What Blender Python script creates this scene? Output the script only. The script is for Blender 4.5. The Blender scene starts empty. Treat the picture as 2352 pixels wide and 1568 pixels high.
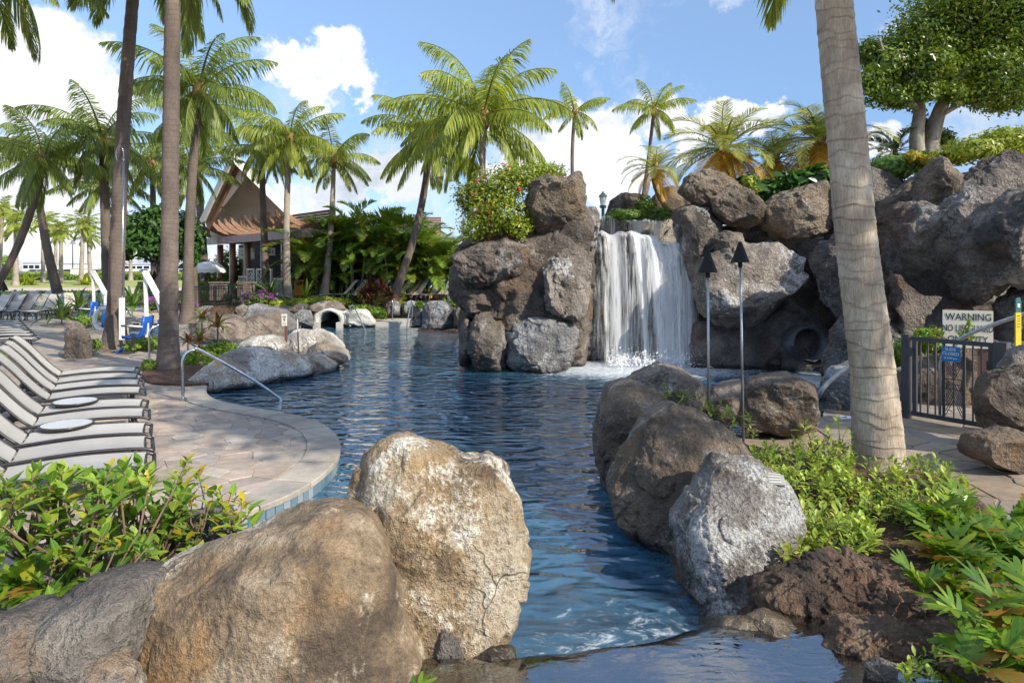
import bpy, bmesh, math, random
import numpy as np
from mathutils import Vector, Matrix

SC = bpy.context.scene
COL = SC.collection
R = math.radians
# ------------------------------------------------------------------ camera
CAMH, F, CU, HV = 2.2, 1568.0, 1176.0, 612.0     # eye height, focal length, principal column and horizon row (2352 x 1568 frame)
cd = bpy.data.cameras.new('camera')
cam = bpy.data.objects.new('camera', cd); COL.objects.link(cam)
cam.location = (0, 0, CAMH); cam.rotation_euler = (R(90), 0, 0)
cd.sensor_width = 36; cd.lens = 24; cd.shift_y = -(784 - HV) / 2352.0
cd.clip_start = 0.05; cd.clip_end = 4000
SC.camera = cam
# ------------------------------------------------------------------ sun, sky, exposure
SUN = Vector((0.66, -0.52, 0.56)).normalized()       # towards the sun
sl = bpy.data.lights.new('sun', 'SUN'); sl.energy = 2.5; sl.angle = R(0.5); sl.color = (1, .93, .80)
so = bpy.data.objects.new('sun', sl); COL.objects.link(so)
so.rotation_euler = SUN.to_track_quat('Z', 'Y').to_euler(); so.location = SUN * 60
SC.view_settings.view_transform = 'Standard'; SC.view_settings.look = 'None'
SC.view_settings.exposure = 1.34; SC.view_settings.gamma = 1
SC.render.engine = 'CYCLES'
SC.cycles.use_denoising = True
SC.cycles.max_bounces = 5; SC.cycles.diffuse_bounces = 3; SC.cycles.glossy_bounces = 2
SC.cycles.transmission_bounces = 4; SC.cycles.transparent_max_bounces = 8
SC.cycles.use_adaptive_sampling = True; SC.cycles.adaptive_threshold = 0.03
SC.cycles.caustics_reflective = False; SC.cycles.caustics_refractive = False

def W(u, v, Y):
    return Vector(((u - CU) / F * Y, Y, CAMH - (v - HV) / F * Y))
def G(u, v, z=0.0):
    return W(u, v, (CAMH - z) * F / (v - HV))
def G2(u, v, z=0.0):
    p = G(u, v, z); return (p.x, p.y)

# ---- node helpers
class NT:
    def __init__(s, tree): s.t = tree; tree.nodes.clear()
    def n(s, typ, inp=None, **kw):
        nd = s.t.nodes.new(typ)
        for k, v in kw.items(): setattr(nd, k, v)
        if inp:
            for k, v in inp.items(): s.set(nd, k, v)
        return nd
    def set(s, nd, k, v):
        sock = nd.inputs[k]
        if isinstance(v, bpy.types.NodeSocket): s.t.links.new(v, sock)
        elif isinstance(v, bpy.types.Node): s.t.links.new(v.outputs[0], sock)
        else: sock.default_value = v
    def math(s, op, a, b=0.0, c=None, clamp=False):
        nd = s.n('ShaderNodeMath', operation=op, use_clamp=clamp); s.set(nd, 0, a); s.set(nd, 1, b)
        if c is not None: s.set(nd, 2, c)
        return nd.outputs[0]
    def vmath(s, op, a, b=(0, 0, 0)):
        nd = s.n('ShaderNodeVectorMath', operation=op); s.set(nd, 0, a); s.set(nd, 1, b)
        return nd.outputs[1] if op in ('DOT_PRODUCT', 'LENGTH', 'DISTANCE') else nd.outputs[0]
    def noise(s, vec, scale, detail=4, rough=.55, dist=0.0):
        return s.n('ShaderNodeTexNoise', {'Vector': vec, 'Scale': scale, 'Detail': detail, 'Roughness': rough, 'Distortion': dist}).outputs['Fac']
    def vor(s, vec, scale, feature='F1', out='Distance', rnd=1.0):
        nd = s.n('ShaderNodeTexVoronoi', feature=feature); s.set(nd, 'Vector', vec); s.set(nd, 'Scale', scale); s.set(nd, 'Randomness', rnd)
        return nd.outputs[out]
    def ramp(s, fac, stops, interp='LINEAR'):
        nd = s.n('ShaderNodeValToRGB'); cr = nd.color_ramp; cr.interpolation = interp
        while len(cr.elements) > 2: cr.elements.remove(cr.elements[-1])
        for i, (p, c) in enumerate(stops):
            e = cr.elements[i] if i < 2 else cr.elements.new(p)
            e.position = p
            e.color = (c, c, c, 1) if isinstance(c, (int, float)) else (c[0], c[1], c[2], 1)
        s.set(nd, 0, fac); return nd.outputs[0]
    def sstep(s, x, a, b):
        nd = s.n('ShaderNodeMapRange', {'Value': x, 'From Min': a, 'From Max': b}, interpolation_type='SMOOTHSTEP', clamp=True); return nd.outputs[0]
    def mix(s, fac, a, b, mode='MIX'):
        nd = s.n('ShaderNodeMix', data_type='RGBA', blend_type=mode, clamp_factor=True)
        for k, v in ((0, fac), (6, a), (7, b)):
            sock = nd.inputs[k]
            if isinstance(v, bpy.types.NodeSocket): s.t.links.new(v, sock)
            elif isinstance(v, (int, float)) and k: sock.default_value = (v, v, v, 1)
            elif k: sock.default_value = (v[0], v[1], v[2], 1)
            else: sock.default_value = v
        return nd.outputs[2]
    def map(s, vec, scale=(1, 1, 1), loc=(0, 0, 0), rot=(0, 0, 0)):
        return s.n('ShaderNodeMapping', {'Vector': vec, 'Scale': scale, 'Location': loc, 'Rotation': rot}).outputs[0]
    def bump(s, h, strength=.5, dist=.02, normal=None):
        nd = s.n('ShaderNodeBump', {'Height': h, 'Strength': strength, 'Distance': dist})
        if normal is not None: s.set(nd, 'Normal', normal)
        return nd.outputs[0]
    def pbsdf(s, col, rough=.6, normal=None, **kw):
        nd = s.n('ShaderNodeBsdfPrincipled'); s.set(nd, 'Base Color', col if isinstance(col, bpy.types.NodeSocket) else (col[0], col[1], col[2], 1)); s.set(nd, 'Roughness', rough)
        if normal is not None: s.set(nd, 'Normal', normal)
        for k, v in kw.items(): s.set(nd, k.replace('_', ' '), v)
        return nd.outputs[0]
    def out(s, sh, typ='ShaderNodeOutputMaterial'):
        o = s.n(typ); s.set(o, 'Surface', sh)
    def pos(s): return s.n('ShaderNodeNewGeometry').outputs['Position']
    def island(s): return s.n('ShaderNodeNewGeometry').outputs['Random Per Island']
    def orand(s): return s.n('ShaderNodeObjectInfo').outputs['Random']
    def obj(s): return s.n('ShaderNodeTexCoord').outputs['Object']

MATS = {}
def mat(name):
    m = bpy.data.materials.new(name); m.use_nodes = True; MATS[name] = m
    return m, NT(m.node_tree)

# ---- world: physical sky with fair-weather cumulus
wd = bpy.data.worlds.new('World'); SC.world = wd; wd.use_nodes = True
wd.cycles.sampling_method = 'MANUAL'; wd.cycles.sample_map_resolution = 512
t = NT(wd.node_tree)
sky = t.n('ShaderNodeTexSky', sky_type='NISHITA', sun_disc=False, sun_elevation=math.asin(SUN.z), sun_rotation=math.atan2(SUN.x, SUN.y), altitude=0.0, air_density=1.1, dust_density=0.3, ozone_density=2.0)
gen = t.n('ShaderNodeTexCoord').outputs['Generated']
dn = t.vmath('NORMALIZE', gen)
def direction(u, v): return Vector(((u - CU) / F, 1.0, (HV - v) / F)).normalized()
warp = t.n('ShaderNodeTexNoise', {'Vector': dn, 'Scale': 7.0, 'Detail': 6.0, 'Roughness': .62}).outputs['Color']
wv = t.vmath('SUBTRACT', warp, (.5, .5, .5)); wn = t.n('ShaderNodeVectorMath', operation='SCALE'); t.set(wn, 0, wv); t.set(wn, 'Scale', .24)
dw = t.vmath('ADD', dn, wn.outputs[0])
st = t.map(dw, scale=(1, 1, 1.9), loc=(1.9, 8.7, 3.3))
n1 = t.noise(st, 3.2, 9, .58)
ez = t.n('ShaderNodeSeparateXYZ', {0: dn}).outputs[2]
cov = t.math('ADD', t.math('MULTIPLY', t.math('SUBTRACT', n1, .46), 1.5), t.math('MULTIPLY', t.sstep(ez, .40, .65), .16))  # denser cloud added overhead, out of view, to whiten the water reflections
CLOUDS = [(60, 440, 190, .8), (170, 560, 170, .7), (430, 540, 150, .6), (960, 430, 70, .8), (700, 480, 80, .7), (1310, 300, 90, .8), (1130, 430, 80, .7), (40, 170, 250, .85), (230, 130, 120, .7), (700, 175, 135, 1.05), (800, 215, 80, .8), (640, 190, 75, .7), (860, 400, 110, 1.1), (930, 425, 80, .9), (760, 430, 70, .7), (1390, 345, 150, .95),
          (1240, 385, 100, .75), (1440, 400, 120, .8), (1660, 250, 85, 1.0), (1735, 262, 80, .85), (1560, 310, 110, .7), (2040, 345, 75, .95), (90, 430, 260, .50), (420, 330, 200, .35), (670, 430, 110, .6), (1640, 5, 70, .45), (2320, 310, 60, .4)]
for (u, v, r, a) in CLOUDS:
    d = direction(u, v)
    df = t.vmath('SUBTRACT', dw, tuple(d))
    df = t.vmath('MULTIPLY', df, (1, 1, 1.45))
    l = t.vmath('LENGTH', df)
    b = t.sstep(l, r / F * 1.15, r / F * .25)
    cov = t.math('MAXIMUM', cov, t.math('ADD', t.math('MULTIPLY', b, a * .90), t.math('MULTIPLY', t.math('SUBTRACT', n1, .62), .9)))
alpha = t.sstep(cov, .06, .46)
shade = t.noise(t.map(dw, scale=(1, 1, 2.6), loc=(9, 2, 5)), 3.6, 6, .6)
ccol = t.ramp(shade, [(.34, (1.6, 1.78, 2.1)), (.56, (3.1, 3.1, 3.15))])
base = t.mix(1.0, sky.outputs[0], t.ramp(ez, [(.0, (.27, .30, .48)), (.10, (.31, .35, .48)), (.20, (.36, .40, .48)), (.36, (.54, .54, .57)), (.7, (.97, .98, 1.0))]), 'MULTIPLY')
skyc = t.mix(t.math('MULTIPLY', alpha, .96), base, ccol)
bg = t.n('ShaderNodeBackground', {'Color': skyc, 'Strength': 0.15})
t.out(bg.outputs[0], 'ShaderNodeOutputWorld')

# ------------------------------------------------------------------ mesh helpers
def new_mesh(name, verts, faces, smooth=False):
    me = bpy.data.meshes.new(name)
    if isinstance(verts, np.ndarray) and isinstance(faces, np.ndarray):
        nv, nf, k = len(verts), len(faces), faces.shape[1]
        me.vertices.add(nv); me.vertices.foreach_set('co', np.ascontiguousarray(verts, dtype=np.float32).ravel())
        me.loops.add(nf * k); me.loops.foreach_set('vertex_index', faces.astype(np.int32).ravel())
        me.polygons.add(nf); me.polygons.foreach_set('loop_start', np.arange(0, nf * k, k, dtype=np.int32))
        me.update(calc_edges=True)
    else:
        me.from_pydata([tuple(v) for v in verts], [], faces)
    if smooth: me.polygons.foreach_set('use_smooth', [True] * len(me.polygons))
    me.update()
    return me
def tag(o, label=None, cat=None, group=None, kind=None):
    if label: o['label'] = label
    if cat: o['category'] = cat
    if group: o['group'] = group
    if kind: o['kind'] = kind
    return o
def link(name, me, m=None, parent=None, loc=(0, 0, 0), rot=(0, 0, 0), scale=None):
    o = bpy.data.objects.new(name, me); COL.objects.link(o)
    if m is not None and me is not None and len(me.materials) == 0:
        me.materials.append(MATS[m] if isinstance(m, str) else m)
    if parent is not None: o.parent = parent
    o.location = loc; o.rotation_euler = rot
    if scale is not None: o.scale = (scale,) * 3 if isinstance(scale, (int, float)) else scale
    return o
def thing(name, label, cat, loc=(0, 0, 0), rz=0, group=None):
    o = bpy.data.objects.new(name, None); COL.objects.link(o); o.location = loc; o.rotation_euler = (0, 0, rz); o.empty_display_size = .2
    return tag(o, label, cat, group)
def copy_tree(o, parent=None, loc=None, rz=None, label=None):
    c = o.copy(); COL.objects.link(c); c.parent = parent
    if loc is not None: c.location = loc
    if rz is not None: c.rotation_euler = (0, 0, rz)
    if label: c['label'] = label
    for ch in KIDS.get(o.name, []): copy_tree(ch, c)
    return c
KIDS = {}
class MB:
    """collects shapes into one mesh"""
    def __init__(s): s.v = []; s.f = []
    def add(s, vs, fs):
        b = len(s.v); s.v += [tuple(v) for v in vs]; s.f += [tuple(i + b for i in f) for f in fs]; return s
    def box(s, c, size, rz=0.0, rx=0.0, ry=0.0, taper=1.0):
        x, y, z = [k / 2 for k in size]
        M = Matrix.Rotation(rz, 3, 'Z') @ Matrix.Rotation(ry, 3, 'Y') @ Matrix.Rotation(rx, 3, 'X')
        vs = []
        for (a, b, d) in ((-1, -1, -1), (1, -1, -1), (1, 1, -1), (-1, 1, -1), (-1, -1, 1), (1, -1, 1), (1, 1, 1), (-1, 1, 1)):
            k = taper if d > 0 else 1
            p = M @ Vector((a * x * k, b * y * k, d * z)); vs.append((p.x + c[0], p.y + c[1], p.z + c[2]))
        return s.add(vs, [(0, 3, 2, 1), (4, 5, 6, 7), (0, 1, 5, 4), (1, 2, 6, 5), (2, 3, 7, 6), (3, 0, 4, 7)])
    def bar(s, a, b, w, h=None, up=(0, 0, 1)):
        a, b = Vector(a), Vector(b); h = h or w; d = (b - a).normalized()
        up = Vector(up); 
        if abs(d.dot(up)) > .98: up = Vector((0, 1, 0))
        sx = d.cross(up).normalized(); sy = sx.cross(d).normalized()
        vs = []
        for p in (a, b):
            for (i, j) in ((-1, -1), (1, -1), (1, 1), (-1, 1)): vs.append(p + sx * (i * w / 2) + sy * (j * h / 2))
        return s.add(vs, [(0, 1, 2, 3), (7, 6, 5, 4), (0, 4, 5, 1), (1, 5, 6, 2), (2, 6, 7, 3), (3, 7, 4, 0)])
    def tube(s, pts, r, n=8, cap=True):
        pts = [Vector(p) for p in pts]; m = len(pts)
        rs = r if isinstance(r, (list, tuple)) else [r] * m
        vs = []; prev = None
        for i, p in enumerate(pts):
            d = (pts[min(i + 1, m - 1)] - pts[max(i - 1, 0)]).normalized()
            if prev is None:
                ref = Vector((0, 0, 1)) if abs(d.z) < .9 else Vector((1, 0, 0))
                sx = d.cross(ref).normalized()
            else:
                sx = (prev - d * prev.dot(d)).normalized()
            prev = sx; sy = d.cross(sx)
            for k in range(n):
                a = 2 * math.pi * k / n
                vs.append(p + (sx * math.cos(a) + sy * math.sin(a)) * rs[i])
        fs = []
        for i in range(m - 1):
            for k in range(n):
                k2 = (k + 1) % n; fs.append((i * n + k, i * n + k2, (i + 1) * n + k2, (i + 1) * n + k))
        if cap: fs += [tuple(range(n))[::-1], tuple(range((m - 1) * n, m * n))]
        return s.add(vs, fs)
    def prism(s, poly, z0, z1):
        n = len(poly); vs = [(p[0], p[1], z0) for p in poly] + [(p[0], p[1], z1) for p in poly]
        return s.add(vs, [tuple(range(n))[::-1], tuple(range(n, 2 * n))] + [(i, (i + 1) % n, (i + 1) % n + n, i + n) for i in range(n)])
    def build(s, name, m, parent=None, smooth=False, off=(0, 0, 0), **kw):
        vs = s.v if not any(off) else [(v[0] - off[0], v[1] - off[1], v[2] - off[2]) for v in s.v]
        o = link(name, new_mesh(name, vs, s.f, smooth), m, parent, **kw)
        if parent is not None: KIDS.setdefault(parent.name, []).append(o)
        return o
def curve_pts(ctrl, n=8):
    """Catmull-Rom through control points"""
    c = [Vector(p) for p in ctrl]; c = [c[0] * 2 - c[1]] + c + [c[-1] * 2 - c[-2]]; out = []
    for i in range(1, len(c) - 2):
        for k in range(n):
            u = k / n; p0, p1, p2, p3 = c[i - 1], c[i], c[i + 1], c[i + 2]
            out.append(.5 * ((2 * p1) + (p2 - p0) * u + (2 * p0 - 5 * p1 + 4 * p2 - p3) * u * u + (3 * p1 - p0 - 3 * p2 + p3) * u ** 3))
    out.append(c[-2]); return out

# ---- numpy noise
def _hash(ix, iy, iz, seed):
    h = (ix.astype(np.int64) * 374761393 + iy.astype(np.int64) * 668265263 + iz.astype(np.int64) * 2147483647 + seed * 1274126177) & 0xffffffff
    h = ((h ^ (h >> 13)) * 1274126177) & 0xffffffff
    h = ((h ^ (h >> 16)) * 2246822519) & 0xffffffff
    return ((h ^ (h >> 15)) & 0xffffff).astype(np.float64) / 0xffffff
def vnoise(p, seed=0):
    i = np.floor(p).astype(np.int64); f = p - i; f = f * f * f * (f * (f * 6 - 15) + 10)
    x, y, z = i[:, 0], i[:, 1], i[:, 2]; r = 0
    for a in (0, 1):
        for b in (0, 1):
            for c in (0, 1):
                w = (f[:, 0] if a else 1 - f[:, 0]) * (f[:, 1] if b else 1 - f[:, 1]) * (f[:, 2] if c else 1 - f[:, 2])
                r = r + w * _hash(x + a, y + b, z + c, seed)
    return r * 2 - 1
def fbm(p, seed=0, octv=4, gain=.5):
    a, s, r = 1.0, 0, 0
    for k in range(octv):
        r = r + a * vnoise(p * (2.03 ** k) + 17.3 * k, seed + k); s += a; a *= gain
    return r / s
def worley(p, seed=0, cell=False):
    i = np.floor(p).astype(np.int64); f1 = np.full(len(p), 9.); f2 = np.full(len(p), 9.); hv = np.zeros(len(p))
    for a in (-1, 0, 1):
        for b in (-1, 0, 1):
            for c in (-1, 0, 1):
                x, y, z = i[:, 0] + a, i[:, 1] + b, i[:, 2] + c
                q = np.stack([x + _hash(x, y, z, seed), y + _hash(x, y, z, seed + 11), z + _hash(x, y, z, seed + 23)], 1)
                d = np.sqrt(((p - q) ** 2).sum(1))
                if cell: hv = np.where(d < f1, _hash(x, y, z, seed + 77), hv)
                f2 = np.where(d < f1, f1, np.minimum(f2, d)); f1 = np.minimum(f1, d)
    return (f1, f2, hv) if cell else (f1, f2)
_ICO = {}
def ico(sub):
    if sub not in _ICO:
        bm = bmesh.new(); bmesh.ops.create_icosphere(bm, subdivisions=sub, radius=1); bm.verts.ensure_lookup_table()
        _ICO[sub] = (np.array([v.co[:] for v in bm.verts]), np.array([[v.index for v in f.verts] for f in bm.faces])); bm.free()
    return _ICO[sub]
def polar(poly, n=360, soft=5):
    P = np.array(poly, float); nx = np.roll(P, -1, 0)
    cr = P[:, 0] * nx[:, 1] - nx[:, 0] * P[:, 1]; A = cr.sum() / 2
    c = np.array([((P[:, 0] + nx[:, 0]) * cr).sum(), ((P[:, 1] + nx[:, 1]) * cr).sum()]) / (6 * A)
    th = np.linspace(-math.pi, math.pi, n, endpoint=False); Rr = np.zeros(n)
    for a, b in zip(P - c, nx - c):
        e = b - a
        for sgn in (1,):
            dx, dy = np.cos(th), np.sin(th)
            den = dx * e[1] - dy * e[0]; den = np.where(abs(den) < 1e-9, 1e-9, den)
            tt = (a[0] * e[1] - a[1] * e[0]) / den; uu = (a[0] * dy - a[1] * dx) / den
            Rr = np.where((tt > 0) & (uu >= -1e-6) & (uu <= 1 + 1e-6), np.maximum(Rr, tt), Rr)
    k = np.exp(-.5 * (np.arange(-3 * soft, 3 * soft + 1) / soft) ** 2); k /= k.sum()
    Rr = np.convolve(np.concatenate([Rr[-3 * soft:], Rr, Rr[:3 * soft]]), k, 'valid')
    return c, th, Rr, abs(A)
def rock(name, outline, Y, dep, m, parent=None, sub=6, facet=11, ledge=.028, lfreq=2.6, amp=.05, freq=2.0, seed=1, sq=.60, tilt=0.0, crack=.0, cfreq=1.2, soft=3, rough=.0):
    """boulder: silhouette traced in the plane at depth Y, with real thickness 2*dep, weathered by noise"""
    P = [((u - CU) / F * Y, CAMH - (v - HV) / F * Y) for (u, v) in outline]
    c, th, Rr, A = polar(P, soft=soft); size = math.sqrt(A)
    V, Fc = ico(sub); V = V.copy(); rg = random.Random(seed * 7 + 1)
    for _ in range(facet):
        ny = rg.choice((-1, -1, 1)) * rg.uniform(.35, .95); az = rg.uniform(0, 6.283); k0 = math.sqrt(1 - ny * ny); nn = np.array([k0 * math.cos(az), ny, k0 * math.sin(az)]); h = k0 + (1 - k0) * rg.uniform(.0, .38)
        tt = np.maximum(0, V @ nn - h); V -= nn * (tt * .95)[:, None]
    ang = np.arctan2(V[:, 2], V[:, 0]); s = np.sqrt(V[:, 0] ** 2 + V[:, 2] ** 2)
    rr = np.interp(ang, np.append(th, math.pi), np.append(Rr, Rr[0])) * np.clip(s, 0, 1) ** sq
    q = np.stack([np.cos(ang) * rr, np.sign(V[:, 1]) * abs(V[:, 1]) ** .86 * dep, np.sin(ang) * rr], 1)
    q[:, 1] += tilt * q[:, 2]
    nd = q / np.maximum(np.linalg.norm(q, axis=1, keepdims=True), 1e-6)
    w = q + np.array([c[0], Y, c[1]])
    k = freq / size
    d = amp * size * (fbm(w * k, seed, 5, .5) * 1.1)
    rdg = 1 - abs(fbm(w * k * 1.7, seed + 51, 3, .5)) * 2; d += amp * .45 * size * (rdg - .6)
    if rough: d += rough * size * fbm(w * k * 7, seed + 5, 3, .6)
    if ledge:
        wp = w + .18 * size * np.stack([fbm(w * k * 1.6, seed + 61, 2), fbm(w * k * 1.6, seed + 67, 2), fbm(w * k * 1.6, seed + 71, 2)], 1)
        sz = np.array([1., 1., 1.6]) * lfreq / size
        f1, f2, hv = worley(wp * sz, seed + 13, True); e = np.clip((f2 - f1) / .16, 0, 1); e = e * e * (3 - 2 * e)
        d += ledge * size * ((hv - .5) * 1.6 * e - .35 * (1 - e) ** 2)
    if crack:
        wp = w + .25 * size * np.stack([fbm(w * k * 1.3, seed + 31, 3), fbm(w * k * 1.3, seed + 37, 3), fbm(w * k * 1.3, seed + 41, 3)], 1)
        f1, f2 = worley(wp * (cfreq / size), seed + 3)
        e = np.clip((f2 - f1) / .10, 0, 1); d -= crack * size * (1 - e) ** 2
        d += crack * .8 * size * (.5 - f1)
    q = q + nd * d[:, None]
    base = np.array([c[0], Y, c[1] + q[:, 2].min()])
    o = link(name, new_mesh(name, q - np.array([0, 0, q[:, 2].min()]), Fc, True), m, parent)
    pb = np.array(parent.location) if parent is not None else np.zeros(3)
    o.location = tuple(base - pb)
    if parent is not None: KIDS.setdefault(parent.name, []).append(o)
    return o
# ------------------------------------------------------------------ surface materials
def rock_mat(name, dark, mid, light, white=.5, wcol=(.62, .60, .55), sc=1.0, bump=.6, rough=.85, wet=True, warm=None, grain=1.0, speck=.5):
    m, t = mat(name); p = t.pos()
    n = t.noise(p, .9 * sc, 4, .6, .6); n2 = t.noise(p, 4.2 * sc, 5, .66, .3); n3 = t.noise(p, 26 * sc, 3, .65); n4 = t.noise(p, 90 * sc, 2, .6)
    f = t.math('ADD', t.math('MULTIPLY', n, .7), t.math('MULTIPLY', n2, .3))
    c = t.ramp(f, [(.38, dark), (.5, mid), (.62, light)])
    if warm:
        c = t.mix(t.sstep(t.noise(t.vmath('ADD', p, (7, 3, 1)), 1.0 * sc, 3, .6), .50, .72), c, warm)
    wn_ = t.math('ADD', t.noise(t.vmath('ADD', p, (3, 9, 4)), .8 * sc, 4, .6, .8), t.math('ADD', t.math('MULTIPLY', t.math('SUBTRACT', n3, .5), .34), t.math('MULTIPLY', t.math('SUBTRACT', n2, .5), .34)))
    wm = t.math('MULTIPLY', t.sstep(wn_, .60 - .15 * white, .76 - .15 * white), min(.92, .35 + .8 * white))
    c = t.mix(wm, c, wcol)
    c = t.mix(speck, c, t.ramp(t.math('ADD', t.math('MULTIPLY', n3, .5), t.math('MULTIPLY', n4, .5)), [(.34, .22), (.5, .95), (.64, 1.6)]), 'MULTIPLY')
    ck = t.vor(t.vmath('ADD', p, t.n('ShaderNodeVectorMath', {0: t.n('ShaderNodeTexNoise', {'Vector': p, 'Scale': 2.0 * sc, 'Detail': 2.0}).outputs['Color'], 'Scale': .55 / sc}, operation='SCALE').outputs[0]), .85 * sc, feature='DISTANCE_TO_EDGE')
    ckm = t.math('MULTIPLY', t.sstep(ck, .007, .002), t.sstep(n, .55, .63))
    c = t.mix(t.math('MULTIPLY', ckm, .6), c, (dark[0] * .35, dark[1] * .35, dark[2] * .35))
    r = rough
    if wet:
        z = t.n('ShaderNodeSeparateXYZ', {0: p}).outputs[2]
        w = t.sstep(t.math('ADD', z, t.math('MULTIPLY', t.math('SUBTRACT', n2, .5), .22)), -.02, -.12)
        c = t.mix(t.math('MULTIPLY', w, .72), c, (.03, .028, .026)); r = t.math('SUBTRACT', rough, t.math('MULTIPLY', w, .5))
    pit = t.vor(t.vmath('ADD', p, (0, 0, 0)), 17 * sc)
    h = t.math('ADD', t.math('MULTIPLY', ckm, -.7), t.math('ADD', t.math('MULTIPLY', n2, .9), t.math('ADD', t.math('MULTIPLY', n3, .55 * grain), t.math('ADD', t.math('MULTIPLY', n4, .22 * grain), t.math('MULTIPLY', pit, .25 * grain)))))
    t.out(t.pbsdf(c, r, t.bump(h, min(1, bump * 1.3), .13 / sc)))
    return m
rock_mat('rock_tan', (.075, .052, .033), (.205, .145, .085), (.34, .265, .18), .5, (.52, .46, .36), 1.5, .42, warm=(.27, .155, .065), grain=.9, speck=.6)
rock_mat('rock_tan_pale', (.12, .08, .045), (.31, .222, .125), (.46, .385, .28), .95, (.68, .63, .53), 1.4, .6, warm=(.42, .25, .10), grain=1.2)
rock_mat('rock_grey_brown', (.05, .042, .036), (.14, .12, .10), (.27, .24, .20), .3, (.42, .40, .36), 1.3, .7, warm=(.20, .12, .06))
rock_mat('rock_umber', (.075, .056, .042), (.195, .145, .10), (.33, .26, .185), .28, (.48, .45, .39), 1.2, .75, warm=(.25, .16, .085), grain=1.3)
rock_mat('rock_pale_crust', (.10, .085, .07), (.27, .235, .20), (.42, .38, .33), .85, (.66, .64, .60), 1.5, .95, warm=(.34, .235, .13), grain=1.6)
rock_mat('rock_basalt', (.05, .041, .035), (.14, .113, .092), (.27, .22, .175), .28, (.40, .39, .37), .8, .7, warm=(.16, .105, .06))
rock_mat('rock_basalt_white', (.08, .066, .054), (.21, .172, .138), (.37, .32, .27), .50, (.72, .71, .69), .9, .75)
rock_mat('rock_stained', (.10, .085, .065), (.25, .22, .175), (.42, .38, .31), .35, (.58, .54, .47), .9, .7, warm=(.26, .19, .10))
rock_mat('rock_cave', (.075, .066, .06), (.19, .16, .138), (.34, .295, .25), .34, (.46, .45, .44), .9, .95, warm=(.15, .085, .05), grain=1.5)
rock_mat('rock_summit', (.085, .065, .047), (.22, .17, .12), (.36, .285, .205), .10, (.5, .46, .4), 1.0, .9, warm=(.30, .20, .11), wet=False, grain=1.4)
rock_mat('rock_island', (.13, .115, .10), (.33, .29, .245), (.50, .455, .39), .6, (.66, .63, .57), 1.0, .55, warm=(.38, .265, .16))
rock_mat('rock_blue_grey', (.09, .088, .088), (.21, .20, .195), (.33, .32, .31), .5, (.46, .46, .46), .9, .6, warm=(.20, .15, .105))
rock_mat('rock_bank_brown', (.075, .058, .045), (.20, .155, .12), (.31, .255, .20), .35, (.46, .43, .38), .9, .6)
rock_mat('rock_bank_white', (.34, .32, .285), (.55, .53, .485), (.68, .66, .62), .7, (.74, .73, .70), .8, .4)
rock_mat('rock_lava', (.06, .04, .028), (.16, .10, .062), (.30, .19, .115), .12, (.34, .28, .2), 2.2, 1.0, warm=(.24, .10, .045), grain=1.6)
rock_mat('rock_wet_ledge', (.035, .026, .017), (.085, .06, .036), (.15, .11, .065), .25, (.26, .22, .15), 1.6, .4, .25, False)
rock_mat('rock_dry_stone', (.10, .085, .07), (.25, .215, .18), (.38, .33, .28), .25, (.5, .47, .42), 1.2, .9, warm=(.27, .19, .12))

m, t = mat('water_pool'); p = t.pos()
xyz = t.n('ShaderNodeSeparateXYZ', {0: p}); px, py = xyz.outputs[0], xyz.outputs[1]
w1 = t.noise(t.map(p, (1.0, 1.9, 1), rot=(0, 0, .25)), 1.7, 1, .4, .7)
w2 = t.noise(t.map(p, (1.0, 1.7, 1), rot=(0, 0, -.3)), 3.6, 1, .4, .5)
w3 = t.noise(p, 15, 2, .5)
def spot(cx, cy, r0, r1, sx=1.0):
    d = t.vmath('LENGTH', t.vmath('MULTIPLY', t.vmath('SUBTRACT', p, (cx, cy, -.15)), (sx, 1, 0)))
    return t.sstep(d, r1, r0)
fall = spot(2.9, 15.9, .6, 2.9, .62); tubef = spot(6.3, 14.1, .3, 1.8, .75); spill = spot(.75, 4.25, .15, 1.05, .9)
foamz = t.math('MAXIMUM', t.math('MAXIMUM', fall, tubef), t.math('MULTIPLY', spill, .50))
fn = t.noise(t.map(p, (1, 1.5, 1)), 3.6, 8, .7, 2.2); fn2 = t.noise(p, 14, 6, .7, 1.0)
fo = t.sstep(t.math('ADD', t.math('ADD', t.math('MULTIPLY', fn, .7), t.math('MULTIPLY', fn2, .3)), t.math('MULTIPLY', foamz, .34)), .63, .86)
fo = t.math('MULTIPLY', t.math('MULTIPLY', fo, .8), t.sstep(foamz, .0, .45))
hh = t.math('ADD', t.math('MULTIPLY', w1, 1.0), t.math('ADD', t.math('MULTIPLY', w2, .55), t.math('MULTIPLY', w3, .05)))
hh = t.math('ADD', hh, t.math('MULTIPLY', t.math('MULTIPLY', foamz, fn), .8))
nb = t.bump(hh, 1.0, .085)
fr = t.n('ShaderNodeFresnel', {'IOR': 1.5, 'Normal': nb}).outputs[0]
gl = t.n('ShaderNodeBsdfGlossy', {'Color': (.97, .98, 1, 1), 'Roughness': .03, 'Normal': nb}).outputs[0]
tr = t.n('ShaderNodeBsdfTransparent', {'Color': (.34, .62, .78, 1)}).outputs[0]
body = t.n('ShaderNodeBsdfDiffuse', {'Color': (.058, .185, .30, 1), 'Normal': nb}).outputs[0]
inn = t.n('ShaderNodeMixShader', {0: .50, 1: tr, 2: body}).outputs[0]
s1 = t.n('ShaderNodeMixShader', {0: t.math('ADD', t.math('MULTIPLY', fr, 1.3), .055, clamp=True), 1: inn, 2: gl}).outputs[0]
fs = t.pbsdf((.84, .88, .92), .5, nb)
t.out(t.n('ShaderNodeMixShader', {0: fo, 1: s1, 2: fs}).outputs[0])

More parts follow.
